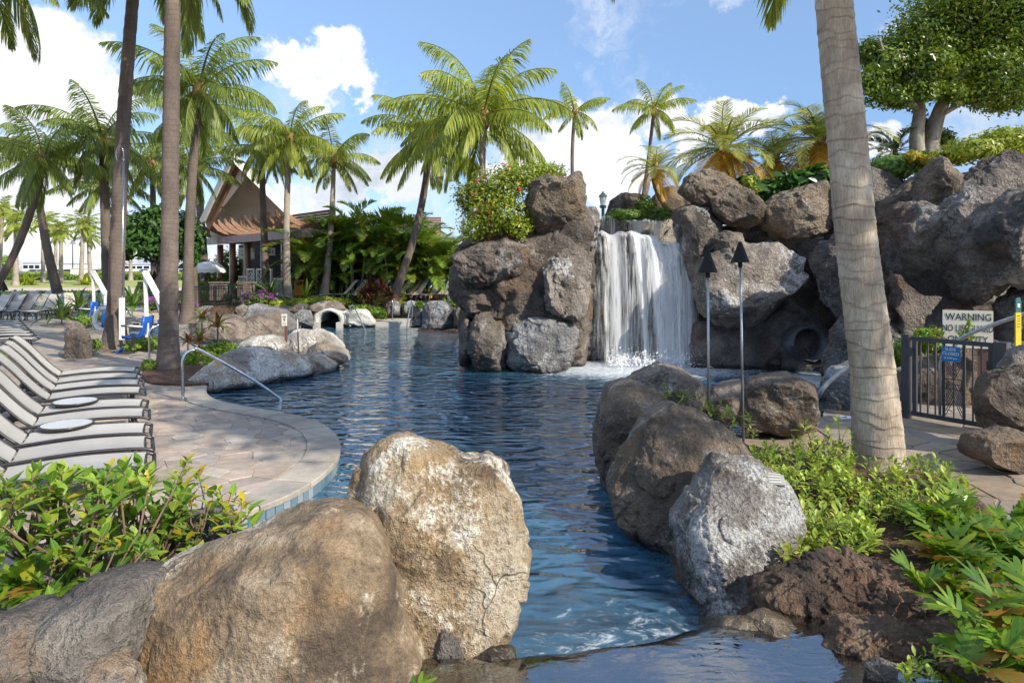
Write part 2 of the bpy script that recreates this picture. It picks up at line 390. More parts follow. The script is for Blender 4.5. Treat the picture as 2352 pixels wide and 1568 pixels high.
m, t = mat('water_still'); p = t.pos()
hh = t.math('ADD', t.noise(t.map(p, (1, 2.2, 1)), 5, 3, .5, .8), t.math('MULTIPLY', t.noise(p, 22, 2), .06))
nb = t.bump(hh, .35, .012)
fr = t.n('ShaderNodeFresnel', {'IOR': 1.45, 'Normal': nb}).outputs[0]
gl = t.n('ShaderNodeBsdfGlossy', {'Color': (1, 1, 1, 1), 'Roughness': .02, 'Normal': nb}).outputs[0]
tr = t.n('ShaderNodeBsdfTransparent', {'Color': (.62, .68, .72, 1)}).outputs[0]
t.out(t.n('ShaderNodeMixShader', {0: t.math('ADD', t.math('MULTIPLY', fr, .8), .24, clamp=True), 1: tr, 2: gl}).outputs[0])

def plain(name, col, rough=.6, var=.12, sc=6, bump=.0, bsc=40, metallic=0.0, spec=None):
    m, t = mat(name); p = t.obj()
    n = t.noise(p, sc, 5, .6)
    c = t.mix(1.0, (col[0], col[1], col[2]), t.ramp(n, [(.3, 1 - var), (.7, 1 + var)]), 'MULTIPLY')
    nb = t.bump(t.noise(p, bsc, 4, .6), bump, .01) if bump else None
    kw = {'Metallic': metallic}
    if spec is not None: kw['Specular_IOR_Level'] = spec
    t.out(t.pbsdf(c, t.math('ADD', rough - .06, t.math('MULTIPLY', n, .12)), nb, **kw)); return m
def stone_mat(name, cols, bump=.35, sc=1.0, wcrack=0.0, dirt=.22):
    m, t = mat(name); p = t.pos(); r = t.orand(); ri = t.island()
    rr = t.math('FRACT', t.math('ADD', r, t.math('MULTIPLY', ri, 7.31)))
    k = len(cols); c = t.ramp(rr, [((i + .5) / k, cc) for i, cc in enumerate(cols)])
    n = t.noise(p, 5 * sc, 7, .65, .5); n2 = t.noise(p, 38 * sc, 4, .6); big = t.noise(p, .55, 4, .6)
    c = t.mix(1.0, c, t.ramp(n, [(.28, .74), (.7, 1.2)]), 'MULTIPLY')
    c = t.mix(1.0, c, t.ramp(big, [(.35, 1 - dirt), (.62, 1.08)]), 'MULTIPLY')
    c = t.mix(.3, c, t.ramp(n2, [(.3, .6), (.7, 1.3)]), 'MULTIPLY')
    t.out(t.pbsdf(c, t.math('SUBTRACT', .74, t.math('MULTIPLY', t.sstep(big, .55, .7), .22)), t.bump(t.math('ADD', n, t.math('MULTIPLY', n2, .3)), bump, .012))); return m
stone_mat('flagstone', [(.37, .295, .235), (.44, .345, .27), (.295, .255, .22), (.42, .315, .245), (.47, .40, .33), (.31, .255, .21), (.375, .325, .28)])
stone_mat('flagstone_warm', [(.30, .225, .155), (.36, .28, .20), (.26, .215, .17), (.37, .265, .17), (.31, .265, .215), (.235, .19, .15)])
stone_mat('coping', [(.40, .345, .28), (.47, .405, .33), (.345, .305, .255), (.43, .36, .285)], dirt=.3)
stone_mat('mortar', [(.27, .245, .21)], .5)
stone_mat('mortar_dark', [(.17, .14, .11)], .5)
m, t = mat('crazy_paving'); p = t.pos()
v = t.vor(t.map(p, (1, 1, 0)), 3.4, out='Color'); e = t.vor(t.map(p, (1, 1, 0)), 3.4, feature='DISTANCE_TO_EDGE')
c = t.ramp(t.n('ShaderNodeSeparateColor', {0: v}).outputs[0], [(.1, (.30, .255, .21)), (.4, (.37, .305, .245)), (.7, (.41, .35, .285)), (.95, (.32, .27, .22))])
c = t.mix(1.0, c, t.ramp(t.noise(p, .5, 4, .6), [(.35, .82), (.62, 1.1)]), 'MULTIPLY')
c = t.mix(t.sstep(e, .03, .012), c, (.22, .20, .17))
wetm = t.sstep(t.noise(t.map(p, (.5, 1.6, 1)), .9, 5, .6), .5, .62)
t.out(t.pbsdf(c, t.math('SUBTRACT', .7, t.math('MULTIPLY', wetm, .45)), t.bump(t.sstep(e, .0, .03), .4, .01)))
m, t = mat('pool_tile'); r = t.orand(); p = t.pos()
c = t.ramp(t.math('FRACT', t.math('ADD', r, t.island())), [(.1, (.10, .17, .23)), (.5, (.19, .26, .30)), (.9, (.30, .34, .35))])
t.out(t.pbsdf(c, .22, t.bump(t.noise(p, 30, 3), .15, .01)))
plain('pool_plaster', (.09, .27, .40), .6, .2, 1.5)
plain('step_nosing', (.42, .58, .68), .5, .15, 8)
m, t = mat('soil'); p = t.pos(); n = t.noise(p, 9, 8, .7); v = t.vor(p, 42, out='Color')
c = t.ramp(n, [(.3, (.035, .022, .014)), (.5, (.10, .058, .034)), (.72, (.20, .12, .07))])
c = t.mix(.5, c, t.ramp(v, [(.2, .5), (.8, 1.5)]), 'MULTIPLY')
t.out(t.pbsdf(c, .95, t.bump(t.math('ADD', n, t.math('MULTIPLY', t.vor(p, 42), .5)), .9, .05)))
m, t = mat('gravel'); p = t.pos(); v = t.vor(p, 40, out='Color'); n = t.noise(p, 3, 4)
c = t.mix(.45, t.ramp(n, [(.3, (.14, .115, .09)), (.7, (.27, .235, .195))]), v, 'OVERLAY')
t.out(t.pbsdf(c, .9, t.bump(t.vor(p, 40), 1.0, .02)))
m, t = mat('lawn'); p = t.pos(); n = t.noise(p, .18, 6, .65); n2 = t.noise(t.map(p, (1, .25, 1)), 2.5, 5, .6)
c = t.ramp(t.math('ADD', t.math('MULTIPLY', n, .6), t.math('MULTIPLY', n2, .4)), [(.36, (.20, .235, .05)), (.5, (.30, .31, .085)), (.64, (.40, .36, .14))])
t.out(t.pbsdf(c, .95, t.bump(t.noise(p, 30, 3), .5, .03)))
m, t = mat('sand'); p = t.pos(); n = t.noise(p, .3, 6, .65)
t.out(t.pbsdf(t.ramp(n, [(.3, (.42, .34, .24)), (.7, (.56, .47, .36))]), .95, t.bump(t.noise(p, 12, 5), .4, .04)))
m, t = mat('asphalt'); p = t.pos(); n = t.noise(p, .4, 6, .65)
t.out(t.pbsdf(t.ramp(n, [(.3, (.10, .10, .10)), (.7, (.17, .165, .16))]), .9))
m, t = mat('mulch'); p = t.pos(); n = t.noise(t.map(p, (1, 2.2, 1)), 22, 6, .7, 1.0); n2 = t.noise(p, 3, 4)
c = t.mix(.6, t.ramp(n, [(.32, (.03, .015, .009)), (.55, (.13, .062, .036)), (.74, (.30, .19, .11))]), t.ramp(n2, [(.3, .7), (.7, 1.3)]), 'MULTIPLY')
t.out(t.pbsdf(c, .95, t.bump(n, 1.0, .04)))

# ------------------------------------------------------------------ ground, pool, decks
HX0, HX1, HY0, HY1 = -14.0, 9.0, 1.2, 31.0
g = MB(); B = 1500.0
for (x0, x1, y0, y1) in ((-B, B, -B, HY0), (-B, B, HY1, B), (-B, HX0, HY0, HY1), (HX1, B, HY0, HY1)):
    g.add([(x0, y0, -.03), (x1, y0, -.03), (x1, y1, -.03), (x0, y1, -.03)], [(0, 1, 2, 3)])
for (a, b) in (((HX0, HY0), (HX1, HY0)), ((HX1, HY0), (HX1, HY1)), ((HX1, HY1), (HX0, HY1)), ((HX0, HY1), (HX0, HY0))):
    g.add([(a[0], a[1], -.03), (b[0], b[1], -.03), (b[0], b[1], -1.6), (a[0], a[1], -1.6)], [(3, 2, 1, 0)])
g.build('ground', 'sand')['kind'] = 'structure'
f = MB(); f.add([(HX0, HY0, -1.5), (HX1, HY0, -1.5), (HX1, HY1, -1.5), (HX0, HY1, -1.5)], [(0, 1, 2, 3)])
f.build('pool_floor', 'pool_plaster')['kind'] = 'structure'
f = MB(); f.add([(HX0, HY0, -.15), (HX1, HY0, -.15), (HX1, HY1, -.15), (HX0, HY1, -.15)], [(0, 1, 2, 3)])
f.build('pool_water', 'water_pool')['kind'] = 'structure'

EDGE_PX = [(330, 1330), (400, 1282), (470, 1228), (520, 1198), (580, 1170), (640, 1147), (690, 1122), (735, 1091), (765, 1060), (776, 1032), (770, 1006), (745, 982), (700, 963), (632, 948), (549, 934), (490, 919), (470, 903), (471, 887)]
EDGE = [(-3.0, 4.1), (-2.75, 4.5)] + [G2(u, v) for (u, v) in EDGE_PX]
EDGE_S = [(p.x, p.y) for p in curve_pts([(x, y, 0) for x, y in EDGE], 6)]
BACK = [G2(455, 860), (-5.6, 15.5), (-8.6, 18.2), G2(480, 792), G2(310, 788), G2(284, 772), G2(275, 748), (-16.5, 27.5), (-16.5, 30.8), (-34, 30.8), (-34, 2.6), (-2.4, 2.6)]
DECK = EDGE_S + BACK
def inside(p, poly):
    x, y = p; r = False; j = len(poly) - 1
    for i in range(len(poly)):
        xi, yi = poly[i]; xj, yj = poly[j]
        if (yi > y) != (yj > y) and x < (xj - xi) * (y - yi) / (yj - yi) + xi: r = not r
        j = i
    return r
def seg_dist(p, a, b):
    ax, ay = a; bx, by = b; dx, dy = bx - ax, by - ay; L = dx * dx + dy * dy
    k = max(0, min(1, ((p[0] - ax) * dx + (p[1] - ay) * dy) / L)) if L else 0
    return math.hypot(p[0] - ax - k * dx, p[1] - ay - k * dy)
def line_dist(p, line): return min(seg_dist(p, a, b) for a, b in zip(line[:-1], line[1:]))
d = MB(); d.prism(DECK, -1.5, 0.0)
deck = d.build('pool_deck', 'crazy_paving'); deck['kind'] = 'structure'

def clip(poly, a, n):
    out = []
    for i in range(len(poly)):
        p, q = poly[i], poly[(i + 1) % len(poly)]
        dp = (p[0] - a[0]) * n[0] + (p[1] - a[1]) * n[1]; dq = (q[0] - a[0]) * n[0] + (q[1] - a[1]) * n[1]
        if dp <= 0: out.append(p)
        if (dp < 0 < dq) or (dq < 0 < dp):
            k = dp / (dp - dq); out.append((p[0] + (q[0] - p[0]) * k, p[1] + (q[1] - p[1]) * k))
    return out
def paving(x0, x1, y0, y1, s, seed, keep, stretch=1.35, ang=.35):
    """irregular flagstones: Voronoi cells of jittered points, clipped cell by cell"""
    rng = random.Random(seed); pts = {}
    nx, ny = int((x1 - x0) / s) + 1, int((y1 - y0) / (s / stretch)) + 1
    for i in range(nx):
        for j in range(ny):
            if rng.random() < .30: continue
            pts[i, j] = (x0 + (i + .5 + rng.uniform(-.46, .46)) * s, y0 + (j + .5 + rng.uniform(-.46, .46)) * s / stretch)
    cells = []
    for (i, j), p in pts.items():
        if not keep(p): continue
        poly = [(p[0] - s * 2, p[1] - s * 2), (p[0] + s * 2, p[1] - s * 2), (p[0] + s * 2, p[1] + s * 2), (p[0] - s * 2, p[1] + s * 2)]
        for a in range(-3, 4):
            for b in range(-3, 4):
                q = pts.get((i + a, j + b))
                if q is None or (a == 0 and b == 0): continue
                poly = clip(poly, ((p[0] + q[0]) / 2, (p[1] + q[1]) / 2), (q[0] - p[0], q[1] - p[1]))
        if len(poly) >= 3: cells.append((p, poly))
    return cells
def shrink(poly, c, w):
    n = len(poly); out = poly
    for i in range(n):
        a, b = poly[i], poly[(i + 1) % n]; dx, dy = b[0] - a[0], b[1] - a[1]; L = math.hypot(dx, dy)
        if L < 1e-6: continue
        nrm = (dy / L, -dx / L)
        if (c[0] - a[0]) * nrm[0] + (c[1] - a[1]) * nrm[1] > 0: nrm = (-nrm[0], -nrm[1])
        out = clip(out, (a[0] - nrm[0] * w, a[1] - nrm[1] * w), nrm)
        if len(out) < 3: return []
    return out
def lay_stones(parent, cells, m, z, gap, limit=300, name='flagstone'):
    rng = random.Random(5); rest = MB(); k = 0
    cells = sorted(cells, key=lambda c: (c[0][0] ** 2 + c[0][1] ** 2))
    for (p, poly) in cells:
        q = shrink(poly, p, gap)
        if len(q) < 3: continue
        cx = sum(a[0] for a in q) / len(q); cy = sum(a[1] for a in q) / len(q)
        top = shrink(q, (cx, cy), .006)
        if len(top) != len(q): top = q
        h = z + .012 + rng.uniform(-.003, .004); tx, ty = rng.uniform(-.012, .012), rng.uniform(-.012, .012)
        n = len(q)
        vs = [(a[0], a[1], z - .01) for a in q] + [(a[0], a[1], h - .005) for a in q] + [(a[0], a[1], h + (a[0] - cx) * tx + (a[1] - cy) * ty) for a in top]
        fs = [(i, (i + 1) % n, (i + 1) % n + n, i + n) for i in range(n)] + [(i + n, (i + 1) % n + n, (i + 1) % n + 2 * n, i + 2 * n) for i in range(n)] + [tuple(range(2 * n, 3 * n))]
        if k < limit and abs(cx) < cy * .8 and cy > 2.6:
            mb = MB(); mb.add([(v[0] - cx, v[1] - cy, v[2]) for v in vs], fs); mb.build(name, m, parent, loc=(cx, cy, 0)); k += 1
        else: rest.add(vs, fs)
    if rest.v: rest.build('distant_' + name + 's', m, parent)['kind'] = 'stuff'
COPW = .36
def keep_deck(p):
    return inside(p, DECK) and -11 < p[0] < -.5 and 5.0 < p[1] < 16.5 and p[0] > -p[1] * .82
cells = []
for (p, poly) in paving(-13, -.5, 5.0, 16.5, .27, 3, keep_deck, 1.25):
    dd = line_dist(p, EDGE_S)
    if dd < COPW * .8: continue
    if dd < COPW + .35:                                    # trim against the coping
        for (a, b) in sorted(zip(EDGE_S[:-1], EDGE_S[1:]), key=lambda s: seg_dist(p, *s))[:2]:
            dx, dy = b[0] - a[0], b[1] - a[1]; L = math.hypot(dx, dy); nrm = (dy / L, -dx / L)
            if (p[0] - a[0]) * nrm[0] + (p[1] - a[1]) * nrm[1] > 0: nrm = (-nrm[0], -nrm[1])
            poly = clip(poly, (a[0] - nrm[0] * COPW, a[1] - nrm[1] * COPW), nrm)
    if len(poly) >= 3: cells.append((p, poly))
lay_stones(deck, cells, 'flagstone', 0.0, .0032)
# coping stones and waterline tiles follow the pool edge
def walk(line, step):
    out = []; acc = 0; nxt = 0; 
    for a, b in zip(line[:-1], line[1:]):
        L = math.hypot(b[0] - a[0], b[1] - a[1])
        while nxt <= acc + L:
            k = (nxt - acc) / L; out.append((a[0] + (b[0] - a[0]) * k, a[1] + (b[1] - a[1]) * k, (b[0] - a[0]) / L, (b[1] - a[1]) / L)); nxt += step
        acc += L
    return out
ws = walk(EDGE_S, .12); rng = random.Random(8); i = 0
def left_n(w): return (-w[3], w[2])
side = 1 if inside((ws[40][0] + left_n(ws[40])[0] * .2, ws[40][1] + left_n(ws[40])[1] * .2), DECK) else -1
while i < len(ws) - 3:
    n = rng.choice((4, 5, 6)); seg = ws[i:i + n + 1]; i += n
    if len(seg) < 3: break
    outer, inner = [], []
    for k, w in enumerate(seg):
        nx, ny = left_n(w); e = .008 if k == 0 else (-.008 if k == len(seg) - 1 else 0)
        x, y = w[0] + w[2] * e, w[1] + w[3] * e
        outer.append((x - nx * side * .035, y - ny * side * .035)); inner.append((x + nx * side * COPW, y + ny * side * COPW))
    n = len(seg); vs = []; h = .022 + rng.uniform(-.002, .003)
    prof = [(0.0, -.035), (0.0, .008), (.02, h), (1.0, h), (1.0, -.01)]
    for k in range(n):
        for (r_, z) in prof:
            vs.append((outer[k][0] + (inner[k][0] - outer[k][0]) * r_, outer[k][1] + (inner[k][1] - outer[k][1]) * r_, z))
    q = len(prof); fs = []
    for k in range(n - 1):
        for j in range(q - 1): fs.append((k * q + j, k * q + j + 1, (k + 1) * q + j + 1, (k + 1) * q + j))
    fs += [tuple(range(q)), tuple(range((n - 1) * q, n * q))[::-1]]
    cb = MB(); cb.add(vs, fs); cb.build('coping_stone', 'coping', deck)
tm = None
for w in walk(EDGE_S, .105):
    nx, ny = left_n(w)
    if tm is None:
        b = MB(); b.box((0, 0, 0), (.096, .02, .15)); tm = b.build('waterline_tile', 'pool_tile', deck)
        o = tm
    else:
        o = tm.copy(); COL.objects.link(o); KIDS[deck.name].append(o)
    o.location = (w[0] - nx * side * .008, w[1] - ny * side * .008, -.112); o.rotation_euler = (0, 0, math.atan2(w[3], w[2]))
# entry steps below the water beside the near handrail
def offset(line, d):
    ws = walk(line, .18); return [(w[0] - left_n(w)[0] * side * d, w[1] - left_n(w)[1] * side * d) for w in ws]
sub = EDGE_S[-44:-4]
stp = thing('pool_steps', 'curved underwater entry steps with pale nosings beside the near handrail', 'steps', (0, 0, 0))
for k, dd in enumerate((.5, .95, 1.4)):
    o1, o2 = offset(sub, dd), offset(sub, dd - .07); z = -.30 - .14 * k
    s = MB()
    for a, b, c_, d_ in zip(o1[:-1], o1[1:], o2[1:], o2[:-1]): s.add([(a[0], a[1], z), (b[0], b[1], z), (c_[0], c_[1], z + .002), (d_[0], d_[1], z + .002), (a[0], a[1], z - .14), (b[0], b[1], z - .14)], [(0, 1, 2, 3), (1, 0, 4, 5)])
    s.build('nosing', 'step_nosing', stp)
    s = MB(); o3 = offset(sub, dd - .44)
    for a, b, c_, d_ in zip(o2[:-1], o2[1:], o3[1:], o3[:-1]): s.add([(a[0], a[1], z), (b[0], b[1], z), (c_[0], c_[1], z), (d_[0], d_[1], z)], [(0, 1, 2, 3)])
    s.build('tread', 'pool_plaster', stp)

# walkway behind the right-hand palm
WALK = [(2.6, 3.4), (2.1, 5.0), (2.2, 7.4), (2.75, 8.75), (3.6, 9.2), (4.55, 10.0), (5.0, 10.9), (6.2, 11.2), (8.95, 11.5), (8.95, 3.4)]
wk = MB(); wk.prism(WALK, -1.5, 0.0); walkway = wk.build('walkway', 'mortar_dark'); walkway['kind'] = 'structure'
cells = [(p, q) for (p, q) in paving(2, 9, 3.4, 11.4, .52, 21, lambda p: inside(p, WALK) and line_dist(p, WALK[1:8]) > .12 and p[0] < p[1] * .80, 1.3)]
cells2 = []
for (p, poly) in cells:
    for (a, b) in zip(WALK[1:8], WALK[2:9]):
        if seg_dist(p, a, b) < .6:
            dx, dy = b[0] - a[0], b[1] - a[1]; L = math.hypot(dx, dy); nrm = (dy / L, -dx / L)
            if (p[0] - a[0]) * nrm[0] + (p[1] - a[1]) * nrm[1] > 0: nrm = (-nrm[0], -nrm[1])
            poly = clip(poly, (a[0] - nrm[0] * .02, a[1] - nrm[1] * .02), nrm)
    if len(poly) >= 3: cells2.append((p, poly))
lay_stones(walkway, cells2, 'flagstone_warm', 0.0, .012)

# planting beds as height fields
def field(name, m, poly, hfun, step, kind='structure', bbox=None):
    xs = [p[0] for p in poly]; ys = [p[1] for p in poly]
    X = np.arange(min(xs) - step, max(xs) + step, step); Yv = np.arange(min(ys) - step, max(ys) + step, step)
    gx, gy = np.meshgrid(X, Yv); P = np.stack([gx.ravel(), gy.ravel()], 1)
    sd = np.array([line_dist(p, poly + [poly[0]]) * (1 if inside(p, poly) else -1) for p in P])
    z = hfun(P, sd); nx, ny = len(X), len(Yv)
    idx = np.arange(nx * ny).reshape(ny, nx)
    q = np.stack([idx[:-1, :-1].ravel(), idx[:-1, 1:].ravel(), idx[1:, 1:].ravel(), idx[1:, :-1].ravel()], 1)
    q = q[(sd[q] > -step * 2.2).all(1)]
    o = link(name, new_mesh(name, np.stack([P[:, 0], P[:, 1], z], 1), q, True), m); o['kind'] = kind; return o
def n2(P, k, seed): return fbm(np.stack([P[:, 0] * k, P[:, 1] * k, np.zeros(len(P))], 1), seed, 4)
BED_R = [(1.35, 4.2), (1.25, 5.2), (1.5, 6.6), (1.9, 8.1), (2.9, 8.8), (3.1, 7.9), (3.9, 7.55), (4.6, 6.9), (4.35, 5.7), (4.2, 4.6), (4.0, 2.6), (2.2, 2.6), (2.0, 3.4)]
field('planting_bed', 'soil', BED_R, lambda P, sd: -.14 + np.clip(sd * .9, -.3, .30) + .05 * n2(P, 2.5, 4) + .03 * n2(P, 9, 5), .07)
BANK = [(-13.5, 27.6), (-9.5, 27.4), (-7.4, 27.2), (-4.8, 27.5), (-4.5, 29.0), (-2.2, 29.2), (1.5, 28.0), (9, 28.0), (9, 48), (-26, 48), (-24, 40), (-15, 33)]
field('terrace', 'soil', BANK, lambda P, sd: -.4 + np.clip(sd * .8, -.1, .95) + .05 * n2(P, .8, 9), .4)
# ------------------------------------------------------------------ boulders
def CR(x0, y0, x1, w):
    k = (x1 - x0) / w
    return lambda pts: [((x0 + k * a) * .57422, (y0 + k * b) * .57422) for (a, b) in pts]
c_fall = CR(1700, 550, 2900, 1882); c_isl = CR(700, 1200, 1500, 2352); c_far = CR(1350, 1050, 1850, 1344); c_row = CR(2300, 1350, 3700, 2311); c_cave = CR(3300, 500, 4096, 1248); c_top = CR(2600, 300, 3400, 2091)
def boulder(label, outline, Y, dep, m, group=None, **kw):
    return tag(rock('boulder', outline, Y, dep, m, **kw), label, 'boulder', group)
# foreground
boulder('largest tan boulder across the bottom left of the foreground', [(295, 1420), (325, 1315), (420, 1290), (500, 1252), (620, 1215), (725, 1190), (805, 1200), (862, 1250), (905, 1320), (935, 1410), (965, 1500), (1000, 1620), (860, 1720), (500, 1740), (300, 1700)], 3.62, .60, 'rock_tan', 'foreground boulders', sub=7, amp=.024, freq=2.2, seed=5, crack=.012, cfreq=1.1, tilt=.22, ledge=.014, sq=.5)
boulder('tall two-humped tan and white boulder beside the near pool water', [(800, 1150), (815, 1090), (850, 1030), (885, 1003), (940, 1003), (1010, 1022), (1050, 1052), (1120, 1058), (1165, 1090), (1190, 1150), (1210, 1210), (1228, 1250), (1215, 1300), (1195, 1360), (1165, 1430), (1130, 1510), (1080, 1600), (960, 1600), (850, 1500), (790, 1300)], 4.15, .58, 'rock_tan_pale', 'foreground boulders', sub=7, amp=.045, freq=2.6, seed=9, rough=.006, tilt=.12, soft=3)
boulder('dark tan boulder split from the largest one by a deep crack', [(105, 1420), (150, 1370), (215, 1335), (290, 1322), (345, 1330), (357, 1400), (345, 1470), (320, 1530), (300, 1620), (130, 1620)], 3.45, .45, 'rock_grey_brown', 'foreground boulders', sub=6, amp=.05, seed=12, rough=.01)
boulder('dark speckled boulder in the bottom left corner', [(-60, 1440), (0, 1415), (60, 1412), (110, 1440), (148, 1490), (150, 1540), (120, 1640), (-60, 1640)], 3.2, .40, 'rock_grey_brown', 'foreground boulders', sub=6, amp=.05, seed=14, rough=.012)
boulder('small grey stone wedged under the split boulder at the bottom edge', [(140, 1560), (190, 1515), (250, 1508), (310, 1540), (320, 1600), (280, 1660), (150, 1660)], 3.15, .25, 'rock_dry_stone', 'foreground boulders', sub=5, amp=.05, seed=15)
boulder('low dark rock half hidden behind the leafy shrub', [(-40, 1330), (60, 1300), (140, 1300), (180, 1340), (170, 1400), (-40, 1420)], 4.3, .35, 'rock_grey_brown', 'foreground boulders', sub=5, amp=.06, seed=16)
boulder('rough dark stone behind the shrub at the pool edge', [(380, 1250), (430, 1180), (500, 1160), (540, 1200), (530, 1260), (400, 1290)], 4.75, .3, 'rock_grey_brown', 'foreground boulders', sub=5, amp=.06, seed=17)
boulder('narrow dark rock at the waterline under the tall two-humped boulder', [(985, 1470), (1020, 1430), (1060, 1450), (1095, 1510), (1080, 1580), (990, 1600), (965, 1530)], 3.8, .25, 'rock_grey_brown', 'foreground boulders', sub=5, amp=.07, seed=18, rough=.01)
# row along the right shore
row = 'boulders along the right shore'
boulder('pale crusted boulder with a small plaque beside the near shrub', [(1546, 1190), (1590, 1140), (1650, 1068), (1700, 1064), (1770, 1075), (1812, 1110), (1832, 1160), (1822, 1230), (1800, 1290), (1740, 1340), (1680, 1375), (1600, 1425), (1570, 1360), (1552, 1290)], 5.05, .55, 'rock_pale_crust', row, sub=7, amp=.05, freq=2.4, seed=22, rough=.012, sq=.66, tilt=.25)
boulder('large brown boulder behind the pale crusted one at the water', [(1400, 1120), (1430, 1060), (1485, 985), (1560, 942), (1620, 955), (1690, 1010), (1722, 1050), (1700, 1120), (1640, 1250), (1580, 1330), (1520, 1300), (1460, 1240), (1410, 1180)], 6.15, .85, 'rock_umber', row, sub=7, amp=.05, freq=2.4, seed=25, rough=.008, tilt=.35, crack=.01)
boulder('long dark boulder sloping into the pool left of the shore row', [(1364, 1040), (1375, 960), (1400, 895), (1450, 880), (1520, 905), (1570, 950), (1540, 1010), (1470, 1060), (1420, 1130), (1385, 1115)], 7.5, .8, 'rock_umber', row, sub=6, amp=.05, seed=27, rough=.008, tilt=.3)
boulder('rusty orange boulder at the far tip of the shore row', [(1398, 930), (1420, 880), (1480, 855), (1520, 835), (1570, 850), (1615, 885), (1625, 935), (1560, 990), (1440, 985)], 8.6, .7, 'rock_bank_brown', row, sub=6, amp=.05, seed=29, rough=.008, crack=.012)
boulder('rounded brown boulder right of the two torch poles', [(1690, 930), (1715, 880), (1760, 862), (1830, 862), (1868, 885), (1875, 945), (1860, 985), (1790, 1000), (1700, 985)], 8.9, .6, 'rock_umber', row, sub=6, amp=.04, seed=31, rough=.01, sq=.62)
boulder('low flat brown rock between the rusty and the rounded boulders', [(1600, 930), (1640, 890), (1710, 872), (1740, 900), (1720, 960), (1620, 985)], 9.1, .5, 'rock_bank_brown', row, sub=5, amp=.05, seed=33)
boulder('grey boulder behind the curved slide rail at the pool corner', [(1885, 940), (1890, 880), (1915, 845), (1965, 830), (2010, 860), (2020, 960), (1900, 965)], 10.6, .5, 'rock_blue_grey', row, sub=6, amp=.05, seed=35, rough=.01)
# rough lava ground around the spill basin
lav = 'lava rocks round the spill basin'
boulder('craggy brown lava bank below the ferns', [(1720, 1370), (1800, 1320), (1900, 1290), (2000, 1300), (2110, 1350), (2200, 1430), (2200, 1540), (2080, 1560), (1960, 1480), (1850, 1420), (1760, 1420)], 4.25, .5, 'rock_lava', lav, sub=7, amp=.10, freq=4, seed=41, rough=.012, crack=.02, cfreq=3.0)
boulder('white crusted rock shelf under the pale boulder', [(1600, 1430), (1640, 1380), (1740, 1325), (1840, 1330), (1870, 1390), (1800, 1440), (1690, 1470), (1610, 1480)], 4.55, .38, 'rock_pale_crust', lav, sub=6, amp=.07, seed=43, rough=.02)
boulder('wet brown stone at the right end of the spill lip', [(1600, 1475), (1660, 1420), (1760, 1405), (1850, 1440), (1870, 1490), (1780, 1530), (1660, 1510)], 4.0, .22, 'rock_wet_ledge', lav, sub=5, amp=.05, seed=44)
boulder('dark wet rock at the edge of the basin under the ferns', [(1880, 1500), (1950, 1440), (2060, 1430), (2150, 1480), (2160, 1590), (1960, 1590)], 3.75, .28, 'rock_lava', lav, sub=6, amp=.10, freq=4, seed=45, rough=.03)
boulder('small stone standing in the basin water', [(1990, 1530), (2025, 1512), (2060, 1525), (2050, 1560), (1995, 1562)], 3.45, .08, 'rock_dry_stone', lav, sub=4, amp=.07, seed=46)
boulder('dark rock holding the left end of the spill lip', [(1085, 1500), (1130, 1482), (1180, 1500), (1190, 1560), (1160, 1620), (1060, 1620)], 3.72, .2, 'rock_wet_ledge', lav, sub=5, amp=.06, seed=47)
# spill basin: wet rock shelf and its sheet of water
LIP = [(-.30, 3.64), (.05, 3.66), (.33, 3.70), (.62, 3.74), (.90, 3.86), (1.18, 4.0), (1.45, 4.12), (1.75, 4.2), (2.4, 4.2)]
def lip_y(x):
    return float(np.interp(x, [p[0] for p in LIP], [p[1] for p in LIP]))
xs = np.linspace(-.5, 2.4, 59); vs = []; rowp = [(-1.4, .03), (-.35, .05), (-.15, .075), (-.05, .085), (.0, .075), (.05, .03), (.075, -.05), (.07, -.4), (.05, -1.0)]
for j, (dy, z) in enumerate(rowp):
    for x in xs:
        yy = lip_y(x) + dy * (1 if dy > -.3 else 1) ; vs.append((x, yy, z + .012 * math.sin(x * 9 + j) + .02 * float(vnoise(np.array([[x * 5, yy * 5, 0.]]), 3)[0])))
n = len(xs); fs = [(j * n + i, j * n + i + 1, (j + 1) * n + i + 1, (j + 1) * n + i) for j in range(len(rowp) - 1) for i in range(n - 1)]
tag(link('spill_ledge', new_mesh('spill_ledge', vs, fs, True), 'rock_wet_ledge'), 'wet brown rock ledge of the small basin at the bottom edge', 'rock ledge')
vs = []; rowp = [(-1.4, .12), (-.4, .12), (-.2, .12), (-.08, .118), (-.02, .112), (.03, .095), (.065, .05), (.10, -.05), (.13, -.17)]
for j, (dy, z) in enumerate(rowp):
    for x in xs:
        vs.append((x, lip_y(x) + dy, z + (.006 * math.sin(x * 14 + j * 1.3) + .008 * math.sin(x * 5.3 + j) if j > 1 else 0)))
o = link('spill_basin_water', new_mesh('spill_basin_water', vs, fs, True), 'water_still'); o['kind'] = 'structure'

